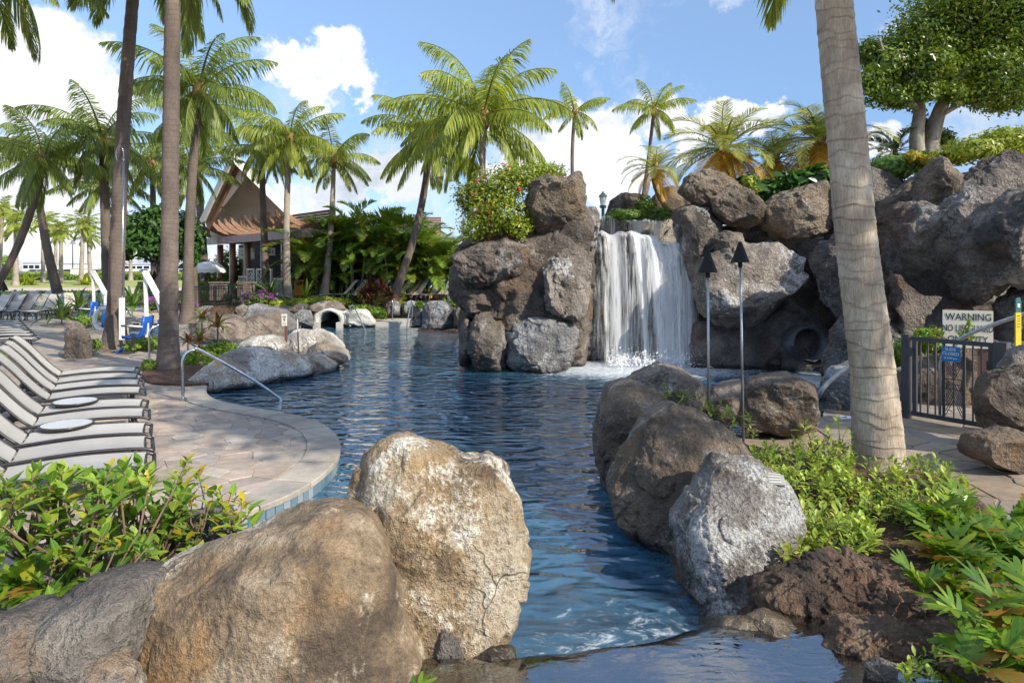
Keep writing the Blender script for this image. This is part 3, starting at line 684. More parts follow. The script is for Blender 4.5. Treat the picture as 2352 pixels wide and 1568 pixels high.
# waterfall massif: one shaped concrete rock body with fused boulders
mas = thing('waterfall_rock', 'dark sculpted rock massif left of the waterfall under the flowering vine', 'rock formation', (.3, 16.4, -.3))
def lump(par, pts, Y, dep, m, **kw):
    kw.setdefault('ledge', .05); kw.setdefault('lfreq', 3.2 if dep > 1.2 else 2.4); return rock('boulder', pts, Y, dep, m, par, **kw)
lump(mas, c_fall([(225, 1440), (215, 1150), (270, 1060), (215, 900), (190, 720), (330, 600), (600, 480), (720, 500), (990, 420), (1085, 460), (1090, 540), (1045, 740), (1035, 1180), (1010, 1450), (600, 1500), (300, 1480)]), 17.0, 1.7, 'rock_basalt', sub=7, amp=.03, freq=3.4, seed=51, crack=.012, cfreq=3.2, rough=.003, sq=.6)
lump(mas, c_fall([(612, 450), (650, 300), (760, 235), (880, 255), (960, 212), (1003, 262), (1007, 450), (985, 560), (850, 605), (720, 585), (640, 520)]), 15.9, .85, 'rock_summit', sub=6, amp=.04, freq=3, seed=52, crack=.015, cfreq=1.8, rough=.006)
lump(mas, c_fall([(155, 745), (330, 655), (520, 620), (640, 690), (655, 780), (600, 850), (460, 905), (330, 940), (230, 880), (180, 820)]), 15.5, .9, 'rock_basalt', sub=6, amp=.05, freq=3, seed=53, rough=.006, tilt=.25)
lump(mas, c_fall([(715, 830), (790, 745), (900, 700), (990, 690), (1030, 760), (1035, 1000), (1005, 1110), (960, 1170), (870, 1145), (770, 1080), (740, 960)]), 15.5, .75, 'rock_basalt_white', sub=6, amp=.05, freq=3, seed=54, rough=.006, crack=.012)
lump(mas, c_fall([(500, 1260), (540, 1170), (660, 1130), (770, 1110), (880, 1160), (955, 1195), (955, 1300), (910, 1410), (850, 1480), (600, 1500), (515, 1420)]), 15.5, .85, 'rock_blue_grey', sub=6, amp=.05, freq=3, seed=55, rough=.007)
lump(mas, c_fall([(268, 1210), (330, 1110), (430, 1100), (515, 1170), (505, 1300), (495, 1480), (330, 1470), (268, 1340)]), 15.6, .75, 'rock_basalt', sub=6, amp=.05, freq=3, seed=56, rough=.007)
lump(mas, c_fall([(213, 1200), (260, 1100), (300, 1170), (290, 1440), (215, 1440)]), 15.9, .6, 'rock_basalt', sub=5, amp=.05, seed=57, rough=.007)
lump(mas, c_fall([(148, 950), (160, 790), (260, 860), (400, 900), (505, 1000), (485, 1090), (420, 1110), (280, 1110), (200, 1050)]), 15.9, .8, 'rock_basalt', sub=6, amp=.05, freq=3, seed=58, rough=.006, tilt=.2)
lump(mas, c_fall([(480, 1080), (560, 900), (700, 860), (770, 1000), (800, 1110), (660, 1150), (530, 1170)]), 16.0, .7, 'rock_basalt', sub=6, amp=.05, freq=3, seed=59, rough=.006)
lump(mas, c_fall([(190, 690), (330, 600), (560, 520), (640, 560), (650, 680), (500, 660), (300, 700)]), 16.4, .8, 'rock_basalt', sub=5, amp=.06, seed=60)
# rock behind and right of the fall
wal = thing('waterfall_cliff', 'pale stained rock cliff behind the falling water with its ledges', 'rock formation', (2.9, 17.2, -.3))
lump(wal, c_fall([(1010, 1460), (1030, 1100), (1040, 760), (1070, 560), (1090, 520), (1560, 520), (1600, 640), (1680, 800), (1700, 1200), (1700, 1460)]), 18.4, .8, 'rock_stained', sub=7, amp=.03, freq=5, seed=61, crack=.012, cfreq=4, rough=.004, sq=.45)
lump(wal, [(1555, 560), (1690, 555), (1710, 870), (1560, 870)], 18.0, .7, 'rock_basalt', sub=6, amp=.04, freq=4, seed=66, sq=.45)
lump(wal, c_fall([(920, 1460), (950, 1330), (1000, 1260), (1200, 1230), (1450, 1240), (1650, 1250), (1700, 1330), (1700, 1470), (1200, 1480)]), 17.3, .6, 'rock_blue_grey', sub=6, amp=.03, freq=4, seed=62, crack=.02, cfreq=3, rough=.006, sq=.5)
lump(wal, c_fall([(1000, 430), (1060, 440), (1095, 480), (1090, 560), (1060, 680), (1035, 740), (1005, 640), (990, 540)]), 16.3, .6, 'rock_basalt_white', sub=5, amp=.05, seed=63, rough=.008)
lump(wal, c_fall([(1390, 700), (1420, 672), (1560, 668), (1660, 680), (1690, 740), (1640, 800), (1450, 800)]), 17.5, .55, 'rock_umber', sub=5, amp=.05, seed=64)
lump(wal, c_fall([(1095, 620), (1200, 590), (1370, 590), (1410, 680), (1300, 740), (1120, 720)]), 17.7, .5, 'rock_umber', sub=5, amp=.05, seed=65)
rgt = thing('waterfall_boulders', 'stacked boulders right of the waterfall with white mineral stains', 'rock formation', (4.7, 16.4, -.3))
for (pts, Y, dep, m, sd, kw) in [
    ([(1545, 485), (1580, 470), (1625, 476), (1655, 505), (1655, 560), (1625, 600), (1592, 650), (1585, 720), (1570, 640), (1558, 560)], 16.6, .8, 'rock_basalt_white', 71, {}),
    ([(1562, 437), (1580, 402), (1618, 388), (1660, 398), (1700, 432), (1690, 478), (1650, 484), (1605, 476)], 16.4, .8, 'rock_summit', 72, {}),
    ([(1632, 455), (1680, 425), (1725, 438), (1755, 480), (1748, 515), (1712, 527), (1668, 515), (1638, 485)], 16.0, .7, 'rock_summit', 73, {}),
    ([(1752, 475), (1800, 442), (1865, 428), (1890, 415), (1906, 450), (1910, 515), (1880, 545), (1800, 553), (1758, 522)], 15.8, .85, 'rock_summit', 74, {}),
    ([(1628, 548), (1660, 530), (1702, 536), (1712, 578), (1682, 598), (1645, 592)], 15.9, .5, 'rock_basalt_white', 75, {}),
    ([(1592, 655), (1620, 592), (1700, 562), (1790, 550), (1836, 592), (1832, 640), (1790, 692), (1732, 742), (1650, 748), (1605, 722)], 15.6, 1.0, 'rock_basalt_white', 76, {'tilt': .1}),
    ([(1580, 740), (1700, 735), (1790, 690), (1850, 720), (1840, 860), (1580, 860)], 16.2, .9, 'rock_cave', 77, {'sq': .5}),
    ([(1650, 520), (1760, 500), (1830, 540), (1830, 620), (1700, 600), (1650, 560)], 16.8, .8, 'rock_basalt', 78, {}),
    ([(1760, 540), (1940, 530), (1960, 860), (1740, 860)], 17.2, .8, 'rock_cave', 79, {'sq': .45}),
    ([(1798, 850), (1802, 770), (1830, 745), (1890, 745), (1920, 790), (1925, 860)], 15.6, .55, 'rock_cave', 80, {})]:
    if sd == 80: continue
    lump(rgt, pts, Y, dep, m, sub=6, amp=.045, freq=3, seed=sd, rough=.008, crack=.008, cfreq=1.6, **kw)
cav = thing('cave_rock_wall', 'dark overhanging cave rock wall behind the gate at the right edge', 'rock formation', (7.2, 13.0, -.3))
for (pts, Y, dep, m, sd, kw) in [
    ([(1870, 600), (1890, 550), (1935, 540), (1990, 560), (2020, 640), (2000, 760), (1930, 740), (1890, 680)], 14.6, .7, 'rock_cave', 81, {}),
    ([(1890, 860), (1900, 760), (1940, 720), (2000, 740), (2020, 880), (1940, 900)], 13.9, .5, 'rock_cave', 82, {}),
    ([(2000, 470), (2060, 440), (2110, 410), (2150, 380), (2170, 440), (2120, 520), (2050, 560), (2000, 600)], 14.6, .8, 'rock_umber', 83, {}),
    ([(2044, 520), (2060, 480), (2105, 462), (2160, 470), (2200, 530), (2205, 620), (2170, 690), (2120, 660), (2060, 620)], 12.9, .95, 'rock_cave', 84, {'tilt': .1}),
    ([(2105, 465), (2125, 400), (2150, 358), (2190, 390), (2215, 440), (2200, 500), (2150, 500)], 13.6, .7, 'rock_summit', 85, {}),
    ([(2190, 440), (2230, 390), (2310, 345), (2370, 370), (2420, 430), (2400, 520), (2250, 520)], 13.2, .9, 'rock_cave', 86, {}),
    ([(2160, 580), (2170, 490), (2215, 440), (2290, 430), (2340, 460), (2330, 560), (2280, 660), (2230, 700), (2185, 660)], 12.2, .8, 'rock_cave', 87, {'tilt': .15}),
    ([(2235, 560), (2270, 490), (2350, 420), (2450, 430), (2450, 700), (2350, 660), (2290, 640)], 11.4, .9, 'rock_cave', 88, {}),
    ([(1930, 420), (2420, 400), (2440, 960), (1900, 960)], 15.4, .8, 'rock_cave', 89, {'sq': .4}),
    ([(2140, 740), (2180, 680), (2240, 700), (2290, 690), (2320, 760), (2320, 900), (2140, 900)], 12.6, .6, 'rock_cave', 90, {}),
    ([(2300, 700), (2352, 650), (2450, 660), (2450, 900), (2310, 880)], 11.8, .6, 'rock_cave', 91, {})]:
    lump(cav, pts, Y, dep, m, sub=6, amp=.07, freq=3.2, seed=sd, rough=.012, crack=.012, cfreq=1.6, **kw)
sm = 'stones beside the slide gate'
boulder('brown boulder behind the gate under the warning sign', [(2100, 860), (2180, 790), (2260, 775), (2330, 800), (2340, 900), (2280, 960), (2110, 950)], 11.0, .5, 'rock_umber', sm, sub=6, amp=.07, seed=93, rough=.012)
boulder('stacked grey ledge stone right of the gate post', [(2240, 910), (2270, 870), (2340, 840), (2420, 850), (2420, 1000), (2330, 1010), (2260, 985)], 7.9, .45, 'rock_umber', sm, sub=6, amp=.07, seed=94, rough=.015, sq=.6)
boulder('upper grey rock touching the right edge above the ledge stone', [(2300, 850), (2330, 800), (2400, 790), (2420, 880), (2320, 890)], 8.1, .35, 'rock_dry_stone', sm, sub=5, amp=.07, seed=95, rough=.015)
boulder('flat stone block lying on the walkway below the ledge stone', [(2205, 1020), (2230, 990), (2320, 985), (2420, 1010), (2420, 1110), (2310, 1080), (2215, 1045)], 7.35, .4, 'rock_umber', sm, sub=6, amp=.05, seed=96, rough=.012, sq=.5)
boulder('low brown rock behind the palm at the walkway edge', [(2030, 900), (2060, 850), (2110, 845), (2130, 900), (2110, 940), (2040, 945)], 11.4, .35, 'rock_umber', sm, sub=5, amp=.06, seed=97)
# rocks on the summit behind the fall
sg = 'summit rocks above the waterfall'
boulder('grey summit rock beside the green street lantern', [(1390, 500), (1400, 460), (1430, 442), (1470, 445), (1490, 480), (1480, 505)], 18.6, .6, 'rock_basalt_white', sg, sub=5, amp=.06, seed=101)
boulder('brown summit rock behind the short date palm', [(1480, 500), (1500, 450), (1530, 430), (1560, 430), (1600, 470), (1600, 510)], 19.0, .6, 'rock_umber', sg, sub=5, amp=.06, seed=102)
boulder('long summit ridge rock behind the right palm trunk', [(1900, 500), (1960, 420), (2030, 405), (2090, 420), (2110, 470), (2060, 520), (1920, 540)], 15.8, .7, 'rock_summit', sg, sub=6, amp=.07, seed=103, rough=.01)
boulder('upper dark rock ledge under the right hedge', [(2040, 470), (2080, 420), (2120, 395), (2130, 440), (2090, 490)], 14.9, .5, 'rock_cave', sg, sub=5, amp=.08, seed=104, rough=.012)
# island in the pool
ig = 'island boulders'
boulder('long front island boulder behind the near handrail', c_isl([(150, 990), (190, 890), (350, 850), (480, 720), (620, 610), (760, 568), (950, 570), (1100, 640), (1200, 760), (1250, 900), (1100, 990), (900, 1010), (500, 1100), (300, 1110)]), 13.9, 1.2, 'rock_island', ig, sub=7, amp=.03, freq=3, seed=111, rough=.004, crack=.012, tilt=.3)
boulder('pale round-shouldered island boulder at the waterline', c_isl([(1040, 980), (1060, 760), (1130, 620), (1300, 610), (1500, 660), (1610, 760), (1630, 870), (1500, 910), (1250, 960)]), 14.6, .9, 'rock_island', ig, sub=6, amp=.03, freq=3, seed=112, rough=.004, tilt=.2)
boulder('sandy flat-topped island rock behind the front boulder', c_isl([(720, 600), (780, 490), (900, 440), (1080, 415), (1220, 440), (1290, 520), (1290, 640), (900, 660)]), 16.4, .8, 'rock_island', ig, sub=6, amp=.04, seed=113, rough=.005)
boulder('grey domed island rock behind the number nine sign', c_isl([(1310, 640), (1330, 420), (1400, 355), (1560, 340), (1720, 345), (1850, 430), (1970, 560), (1960, 650), (1500, 680)]), 17.4, .9, 'rock_island', ig, sub=6, amp=.04, seed=114, rough=.005)
boulder('cream island rock at the right tip of the island', c_isl([(1540, 660), (1570, 560), (1680, 500), (1830, 530), (1960, 560), (2040, 640), (2062, 700), (1960, 760), (1800, 780), (1600, 740)]), 16.2, .7, 'rock_island', ig, sub=6, amp=.04, seed=115, rough=.005, crack=.015)
boulder('low white island rock with a dark hollow at its side', c_isl([(1480, 800), (1500, 640), (1640, 610), (1800, 680), (1890, 760), (1880, 830), (1700, 890), (1560, 880)]), 15.4, .5, 'rock_island', ig, sub=6, amp=.04, seed=116, rough=.005)
# far shore
fg = 'far shore boulders'
for (lab, pts, Y, dep, m, sd) in [
    ('brown rock with a small white plaque at the far left shore', c_isl([(-30, 270), (0, 160), (100, 120), (220, 150), (285, 230), (270, 280)]), 27.0, .6, 'rock_bank_brown', 121),
    ('small brown rock left of the bridge slab', c_isl([(262, 230), (280, 130), (340, 100), (395, 150), (405, 230)]), 28.2, .5, 'rock_bank_brown', 122),
    ('wide grey boulder behind the red ti plants', c_isl([(290, 520), (310, 260), (420, 190), (560, 165), (720, 200), (840, 280), (890, 420), (880, 520)]), 22.0, 1.0, 'rock_bank_brown', 123),
    ('brown humped boulder left of the number nine sign', c_isl([(820, 460), (830, 240), (930, 190), (1010, 175), (1140, 240), (1260, 320), (1300, 440), (1200, 470)]), 22.3, .9, 'rock_bank_brown', 124),
    ('large blue-grey boulder on the far shore', c_isl([(800, 260), (850, 140), (880, 70), (960, 35), (1040, 60), (1100, 90), (1250, 100), (1350, 180), (1430, 320), (1420, 390), (1100, 400)]), 25.0, 1.1, 'rock_blue_grey', 125),
    ('dark brown rock under the bridge fence end', c_isl([(725, 210), (730, 80), (800, 50), (870, 70), (880, 190), (800, 240)]), 27.0, .6, 'rock_bank_brown', 126),
    ('rounded blue-grey rock left of the tunnel', c_isl([(1380, 300), (1400, 170), (1480, 110), (1570, 120), (1625, 200), (1620, 310)]), 25.8, .6, 'rock_blue_grey', 127),
    ('flat brown rock band above the far boulders', c_isl([(1050, 120), (1150, 70), (1350, 70), (1500, 40), (1600, 60), (1600, 140), (1300, 170)]), 27.6, .6, 'rock_bank_brown', 128),
    ('dark crown rock on top of the tunnel', c_isl([(1540, 110), (1600, 60), (1700, 12), (1850, 5), (1960, 30), (2015, 90), (2000, 130), (1700, 150)]), 26.9, .7, 'rock_bank_brown', 129),
    ('white rock right of the tunnel below the red ti shrubs', c_isl([(1990, 310), (2010, 140), (2100, 105), (2240, 110), (2300, 180), (2360, 260), (2340, 310)]), 26.6, .7, 'rock_bank_white', 130),
    ('grey boulder at the foot of the far handrail', c_far([(505, 580), (520, 440), (570, 410), (650, 420), (700, 480), (700, 570)]), 29.0, .6, 'rock_blue_grey', 131),
    ('grey boulder right of the far handrail', c_far([(690, 560), (715, 430), (790, 405), (880, 430), (915, 500), (900, 560)]), 29.0, .6, 'rock_blue_grey', 132),
    ('dark small boulder at the corner of the far landing', c_far([(780, 700), (790, 620), (840, 530), (910, 530), (925, 700)]), 25.6, .5, 'rock_basalt', 133),
    ('big cracked dark boulder beside the waterfall massif', c_far([(910, 710), (920, 500), (960, 430), (1080, 400), (1200, 430), (1285, 520), (1290, 700), (1100, 720)]), 25.2, .9, 'rock_blue_grey', 134),
    ('dark boulder tucked against the waterfall massif', c_far([(1240, 710), (1260, 520), (1310, 450), (1380, 460), (1400, 710)]), 24.6, .6, 'rock_basalt', 135)]:
    boulder(lab, pts, Y, dep, m, fg, sub=5 if sd not in (123, 124, 125, 134) else 6, amp=.05, freq=2.6, seed=sd, rough=.006, crack=.012, cfreq=1.5)
# ------------------------------------------------------------------ man-made things: materials
m, t = mat('sling'); p = t.obj()
wv = t.math('MULTIPLY', t.n('ShaderNodeTexWave', {'Vector': p, 'Scale': 60.0, 'Distortion': .4}, bands_direction='Y').outputs['Fac'], 1.0)
c = t.mix(.22, t.mix(1.0, (.43, .405, .365), t.ramp(t.math('ADD', t.math('MULTIPLY', t.noise(p, 3, 4), .6), t.math('MULTIPLY', t.orand(), .4)), [(.3, .84), (.7, 1.1)]), 'MULTIPLY'), t.ramp(wv, [(0, .8), (1, 1.12)]), 'MULTIPLY')
t.out(t.pbsdf(c, .75, t.bump(wv, .25, .003)))
m, t = mat('sling_cream'); p = t.obj()
t.out(t.pbsdf(t.mix(1.0, (.66, .59, .47), t.ramp(t.noise(p, 4, 4), [(.3, .88), (.7, 1.08)]), 'MULTIPLY'), .75))
plain('bronze_frame', (.045, .040, .038), .32, .2, 9, metallic=.35)
plain('steel', (.58, .58, .57), .22, .12, 14, .05, 60, metallic=1.0)
plain('galvanised', (.40, .41, .41), .42, .18, 14, .1, 80, metallic=.8)
plain('white_paint', (.72, .72, .69), .4, .07, 5)
plain('blue_plastic', (.012, .085, .36), .38, .12, 4)
plain('towel_blue', (.02, .20, .48), .85, .2, 6)
plain('black_iron', (.022, .022, .024), .45, .25, 7)
plain('gate_paint', (.055, .056, .062), .42, .3, 6, .15, 50)
plain('torch_black', (.005, .005, .005), .8, .2, 8)
plain('canvas_white', (.78, .77, .73), .8, .05, 3)
plain('copper_wood', (.26, .14, .082), .5, .2, 2.5)
plain('fascia_copper', (.30, .20, .185), .45, .2, 2)
plain('column_brown', (.32, .16, .095), .45, .15, 2)
plain('slat_wood', (.22, .125, .09), .65, .2, 3)
plain('soffit_board', (.76, .72, .63), .7, .07, 1.5)
plain('gable_board', (.78, .74, .65), .75, .08, 1.5)
plain('metal_roof', (.62, .61, .60), .38, .05, .8)
plain('lava_wall', (.045, .038, .033), .95, .5, 5, 1.0, 9)
plain('corrugated', (.20, .21, .27), .45, .15, 3)
plain('opening_shade', (.008, .008, .009), .9, .1, 2)  # near-black colour standing in for the shade inside openings
plain('concrete', (.46, .435, .385), .8, .15, 3, .3, 30)
plain('pier_stone', (.15, .12, .095), .9, .4, 7, .9, 10)
plain('sign_cream', (.70, .66, .54), .55, .05, 3)
plain('sign_ink', (.03, .03, .032), .6, .1, 3)
plain('sign_blue', (.015, .19, .42), .45, .08, 3)
plain('sign_white', (.80, .80, .78), .5, .03, 3)
plain('sign_lime', (.42, .60, .16), .5, .2, 5)
plain('menu_green', (.08, .42, .04), .45, .1, 5)
plain('sign_red', (.55, .05, .03), .5, .1, 3)
plain('paddle_yellow', (.70, .53, .03), .5, .1, 5)
plain('paddle_green', (.03, .13, .12), .5, .1, 5)
plain('orange_wood', (.50, .19, .03), .45, .2, 4)
plain('lantern_green', (.045, .115, .085), .5, .15, 8)
plain('lantern_glass', (.72, .71, .66), .25, .05, 5)
plain('plaque_grey', (.33, .33, .31), .6, .15, 20, .2, 60)
plain('tube_grey', (.05, .05, .056), .4, .2, 5)
plain('rope', (.60, .57, .50), .9, .1, 20)
plain('brown_post', (.13, .062, .048), .65, .2, 8)
m, t = mat('table_glass'); p = t.obj()
t.out(t.pbsdf(t.mix(1.0, (.66, .67, .66), t.ramp(t.vor(p, 70), [(.1, 1.2), (.6, .75)]), 'MULTIPLY'), .3, t.bump(t.vor(p, 70), .5, .004)))
m, t = mat('car_paint')
c = t.ramp(t.orand(), [(.0, (.62, .62, .62)), (.25, (.02, .02, .025)), (.45, (.30, .31, .33)), (.6, (.015, .07, .06)), (.78, (.60, .60, .60)), (.95, (.10, .11, .13))], 'CONSTANT')
t.out(t.pbsdf(c, .25, Coat_Weight=.5))
plain('car_glass', (.02, .025, .03), .08, .1, 2)
plain('rubber', (.02, .02, .02), .85, .1, 6)

def text_mesh(s, size, depth=.002):
    cu = bpy.data.curves.new('lettering', 'FONT'); cu.body = s; cu.size = size; cu.align_x = 'CENTER'; cu.align_y = 'CENTER'; cu.extrude = depth; cu.resolution_u = 3
    o = bpy.data.objects.new('lettering', cu); COL.objects.link(o); bpy.context.view_layer.update()
    me = bpy.data.meshes.new_from_object(o.evaluated_get(bpy.context.evaluated_depsgraph_get()))
    bpy.data.objects.remove(o); bpy.data.curves.remove(cu); return me
def lettering(parent, s, size, m, loc, rot=(R(90), 0, 0), sx=1.0):
    o = link('lettering', text_mesh(s, size), m, parent, loc=loc, rot=rot, scale=(sx, 1, 1)); KIDS.setdefault(parent.name, []).append(o); return o

# ------------------------------------------------------------------ sun loungers
def make_lounger(label, group, slingm='sling', flat=False, towel=False):
    root = thing('sun_lounger', label, 'sun lounger', group=group); hw = .28
    seat = [(1.20, .335), (1.12, .365), (.9, .385), (.6, .395), (.3, .385), (.02, .365)]
    if flat: back = [(0, .365), (-.25, .385), (-.5, .395), (-.72, .39)]
    else: back = [(0, .365), (-.12, .47), (-.27, .64), (-.40, .80), (-.52, .93), (-.60, 1.0), (-.66, 1.02)]
    for nm, prof in (('seat_sling', seat[1:]), ('back_sling', back)):
        vs, fs = [], []; pr = curve_pts([(x, 0, z) for x, z in prof], 3); W_ = 7
        for p_ in pr:
            for k in range(W_):
                y = -hw + .012 + (2 * hw - .024) * k / (W_ - 1); vs.append((p_.x, y, p_.z + .012 - .022 * (1 - (y / hw) ** 2)))
        for i in range(len(pr) - 1):
            for k in range(W_ - 1): fs.append((i * W_ + k, (i + 1) * W_ + k, (i + 1) * W_ + k + 1, i * W_ + k + 1))
        mb = MB(); mb.add(vs, fs); mb.build(nm, slingm, root, True)
    for s in (-1, 1):
        mb = MB(); mb.tube(curve_pts([(x, s * hw, z) for x, z in seat + [(-.35, .36), (-.5, .355)]], 3), .018, 6); mb.build('side_rail', 'bronze_frame', root, True)
        mb = MB(); mb.tube(curve_pts([(x, s * (hw - .03), z + .004) for x, z in back], 3), .016, 6); mb.build('back_rail', 'bronze_frame', root, True)
    mb = MB(); mb.tube([(1.19, -hw, .338), (1.19, hw, .338)], .019, 6); mb.tube([(1.12, -hw, .36), (1.12, hw, .36)], .012, 6); mb.build('foot_bar', 'bronze_frame', root, True)
    for x in (.98, -.34):
        for s in (-1, 1):
            k = .10 if x > 0 else -.10
            mb = MB(); mb.tube(curve_pts([(x, s * hw, .375), (x + k * .3, s * hw, .2), (x + k, s * (hw + .01), .0)], 4), .017, 6); mb.build('leg', 'bronze_frame', root, True)
        mb = MB(); mb.tube([(x + .01, -hw, .17), (x + .01, hw, .17)], .012, 6); mb.build('stretcher', 'bronze_frame', root, True)
    if not flat:
        mb = MB()
        for s in (-1, 1): mb.tube([(-.27, s * .24, .63), (-.42, s * .24, .36)], .010, 5)
        mb.tube([(-.42, -.26, .36), (-.42, .26, .36)], .012, 5); mb.build('back_brace', 'bronze_frame', root, True)
    if towel:
        vs, fs = [], []; pr = [(-.40, .90), (-.47, .88), (-.56, .99), (-.64, 1.035), (-.68, 1.02), (-.66, .93), (-.63, .80), (-.60, .66)]
        pr = [(-.645, 1.035), (-.685, 1.03), (-.70, .96), (-.69, .84), (-.67, .72)]
        for (x, z) in pr:
            for k in range(6): vs.append((x - .012 * math.sin(k * 2.1), -.2 + .08 * k, z + .012 * math.sin(k * 1.7 + z * 9)))
        for i in range(len(pr) - 1):
            for k in range(5): fs.append((i * 6 + k, i * 6 + k + 1, (i + 1) * 6 + k + 1, (i + 1) * 6 + k))
        mb = MB(); mb.add(vs, fs); mb.build('towel', 'towel_blue', root, True)
    return root
near_mid = [(1058, 354), (1018, 351), (986, 347), (950, 343), (928, 338), (898, 333), (880, 329), (865, 325), (850, 320)]
ordw = ['first', 'second', 'third', 'fourth', 'fifth', 'sixth', 'seventh', 'eighth', 'ninth', 'tenth', 'eleventh']
ang = R(27.5); proto = make_lounger('x', 'near row of sun loungers'); prototow = make_lounger('x', 'near row of sun loungers', towel=True)
for i, (v, u) in enumerate(near_mid):
    p_ = G(u, v, .36); src = prototow if i in (2, 4, 6) else proto
    lab = 'raised-back beige sun lounger, %s of the near row from the leafy shrub' % ordw[i]
    first = (i == 0 or i == 2)
    o = src if first else copy_tree(src)
    o['label'] = lab; rz = ang + R((0, 1.2, -.8, .5, -1.4, .9, -.4, 1, -.6)[i])
    o.location = (p_.x - math.cos(rz) * 1.19, p_.y - math.sin(rz) * 1.19, .013); o.rotation_euler = (0, 0, rz)
pf = make_lounger('x', 'flat loungers at the left edge', flat=True)
for i in range(8):
    k = i / 7; u, v = 85 + (46 - 85) * k ** .8, 778 + (739 - 778) * k ** .8; p_ = G(u, v, .36); o = pf if i == 0 else copy_tree(pf)
    o['label'] = 'flattened beige sun lounger at the left edge, %s from the front of its row' % ordw[i]; rz = R(22)
    o.location = (p_.x - math.cos(rz) * 1.19, p_.y - math.sin(rz) * 1.19, .0); o.rotation_euler = (0, 0, rz)
pb = make_lounger('x', 'upright loungers across the wading pool')
spots = [(-8, 706, 28.5), (26, 706, 28.7), (57, 705, 28.9), (84, 704, 29.1), (109, 706, 28.8), (134, 702, 29.6), (156, 700, 29.9), (20, 690, 32.2), (62, 688, 32.4), (96, 690, 32.0), (178, 698, 30.1), (196, 697, 30.3), (212, 696, 30.5)]
for i, (u, v, Y) in enumerate(spots):
    o = pb if i == 0 else copy_tree(pb); rz = R(-86 + (i * 37 % 9) - 4)
    back = i in (7, 8, 9)
    o['label'] = ('upright beige lounger in the second line behind the wading pool, %s from the left' % ordw[i - 7]) if back else ('upright beige lounger facing the wading pool, %s from the left' % ordw[i if i < 7 else i - 3])
    o.location = ((u - CU) / F * Y, Y, 0); o.rotation_euler = (0, 0, rz)
pc = make_lounger('x', 'cream loungers on the far terrace', 'sling_cream', towel=True)
for i, cx in enumerate((95, 205, 345, 447, 690, 795, 870, 1035, 1130, 1185)):
    u = 775 + .2136 * cx; Y = 30.6 + .12 * (i % 3); o = pc if i == 0 else copy_tree(pc); rz = R(212 + (i * 53 % 11))
    o['label'] = 'cream lounger with raised back under the areca palms, %s from the left' % ordw[i]
    o.location = ((u - CU) / F * Y - .1, Y, .58); o.rotation_euler = (0, 0, rz)
# side tables
for lab, (u, v) in (('round frosted-top side table nearer the shrub, between loungers', (153, 974)), ('round frosted-top side table farther up the near lounger row', (173, 921))):
    p_ = G(u, v, .44); tb = thing('side_table', lab, 'table', (p_.x, p_.y, .013), group='side tables between the loungers')
    mb = MB(); mb.tube([(0, 0, .425), (0, 0, .434)], .245, 36); tt_ = mb.build('table_top', 'table_glass', tb)
    mb = MB(); ring = [(.255 * math.cos(a), .255 * math.sin(a), .422) for a in np.linspace(0, 2 * math.pi, 41)]; mb.tube(ring, .014, 6, False); mb.build('rim', 'bronze_frame', tt_, True)
    for a in (0, 90, 180, 270):
        mb = MB(); c_, s_ = math.cos(R(a + 40)), math.sin(R(a + 40)); mb.tube(curve_pts([(.22 * c_, .22 * s_, .41), (.15 * c_, .15 * s_, .22), (.23 * c_, .23 * s_, 0)], 4), .012, 6); mb.build('leg', 'bronze_frame', tb, True)
# handrails
def rail(label, pts, r=.024, m='steel', base=True, group='stainless pool handrails'):
    o0 = pts[0]; h = thing('handrail', label, 'handrail', tuple(o0), group=group)
    mb = MB(); mb.tube([Vector(p) - Vector(o0) for p in curve_pts(pts, 7)], r, 10); mb.build('rail', m, h, True)
    if base:
        mb = MB(); mb.tube([(0, 0, .0), (0, 0, .02)], r * 2.3, 14); mb.build('base_plate', m, h)
    return h
def std_rail(label, foot, end, top, zf=0.02, ze=-.45, r=.024):
    a = Vector((foot[0], foot[1], zf)); b = Vector((end[0], end[1], ze)); d = (b - a); d.z = 0; L = d.length; d.normalize()
    return rail(label, [a, a + Vector((0, 0, (top - zf) * .5)), a + Vector((0, 0, (top - zf) * .80)), a + d * .06 + Vector((0, 0, (top - zf) * .95)), a + d * .17 + Vector((0, 0, top - zf)), a + d * .30 + Vector((0, 0, (top - zf) * .96)), a + d * (L * .62) + Vector((0, 0, (top - zf) * .96 + (ze + .1 - (top - zf) * .96) * ((L * .62 - .3) / (L - .3)))), b], r)
w_ = lambda u, v, z: G2(u, v, z)
std_rail('large near handrail sloping from the deck into the pool', w_(420, 920, 0), (-3.85, 12.35), .82, r=.026)
std_rail('handrail beside the thick palm trunk at the shaded pool arm', w_(343, 829, 0), (-7.2, 17.3), .80)
rail('long low handrail behind the leaning palm base', [W(284, 770, 20.5), W(283, 735, 20.5), W(288, 716, 20.5), W(300, 722, 20.6), W(355, 760, 21.2), W(372, 772, 21.4)], .024, base=False)
std_rail('handrail left of the tunnel on the far shore', ((700 - CU) / F * 26.2, 26.2), ((686 - CU) / F * 25.2, 25.2), .70, zf=-.1)
std_rail('handrail right of the tunnel on the far shore', ((804 - CU) / F * 26.2, 26.2), ((850 - CU) / F * 24.9, 24.9), .72, zf=-.1)
std_rail('handrail at the right of the far landing', ((947 - CU) / F * 27.4, 27.4), ((931 - CU) / F * 26.0, 26.0), .78, zf=.0)
std_rail('handrail climbing from the far landing to the terrace', ((901 - CU) / F * 28.4, 28.4), ((880 - CU) / F * 30.2, 30.2), .88, zf=.0, ze=.75)
std_rail('left handrail of the wading pool', ((41 - CU) / F * 30.2, 30.2), ((84 - CU) / F * 29.2, 29.2), .55, ze=-.05)
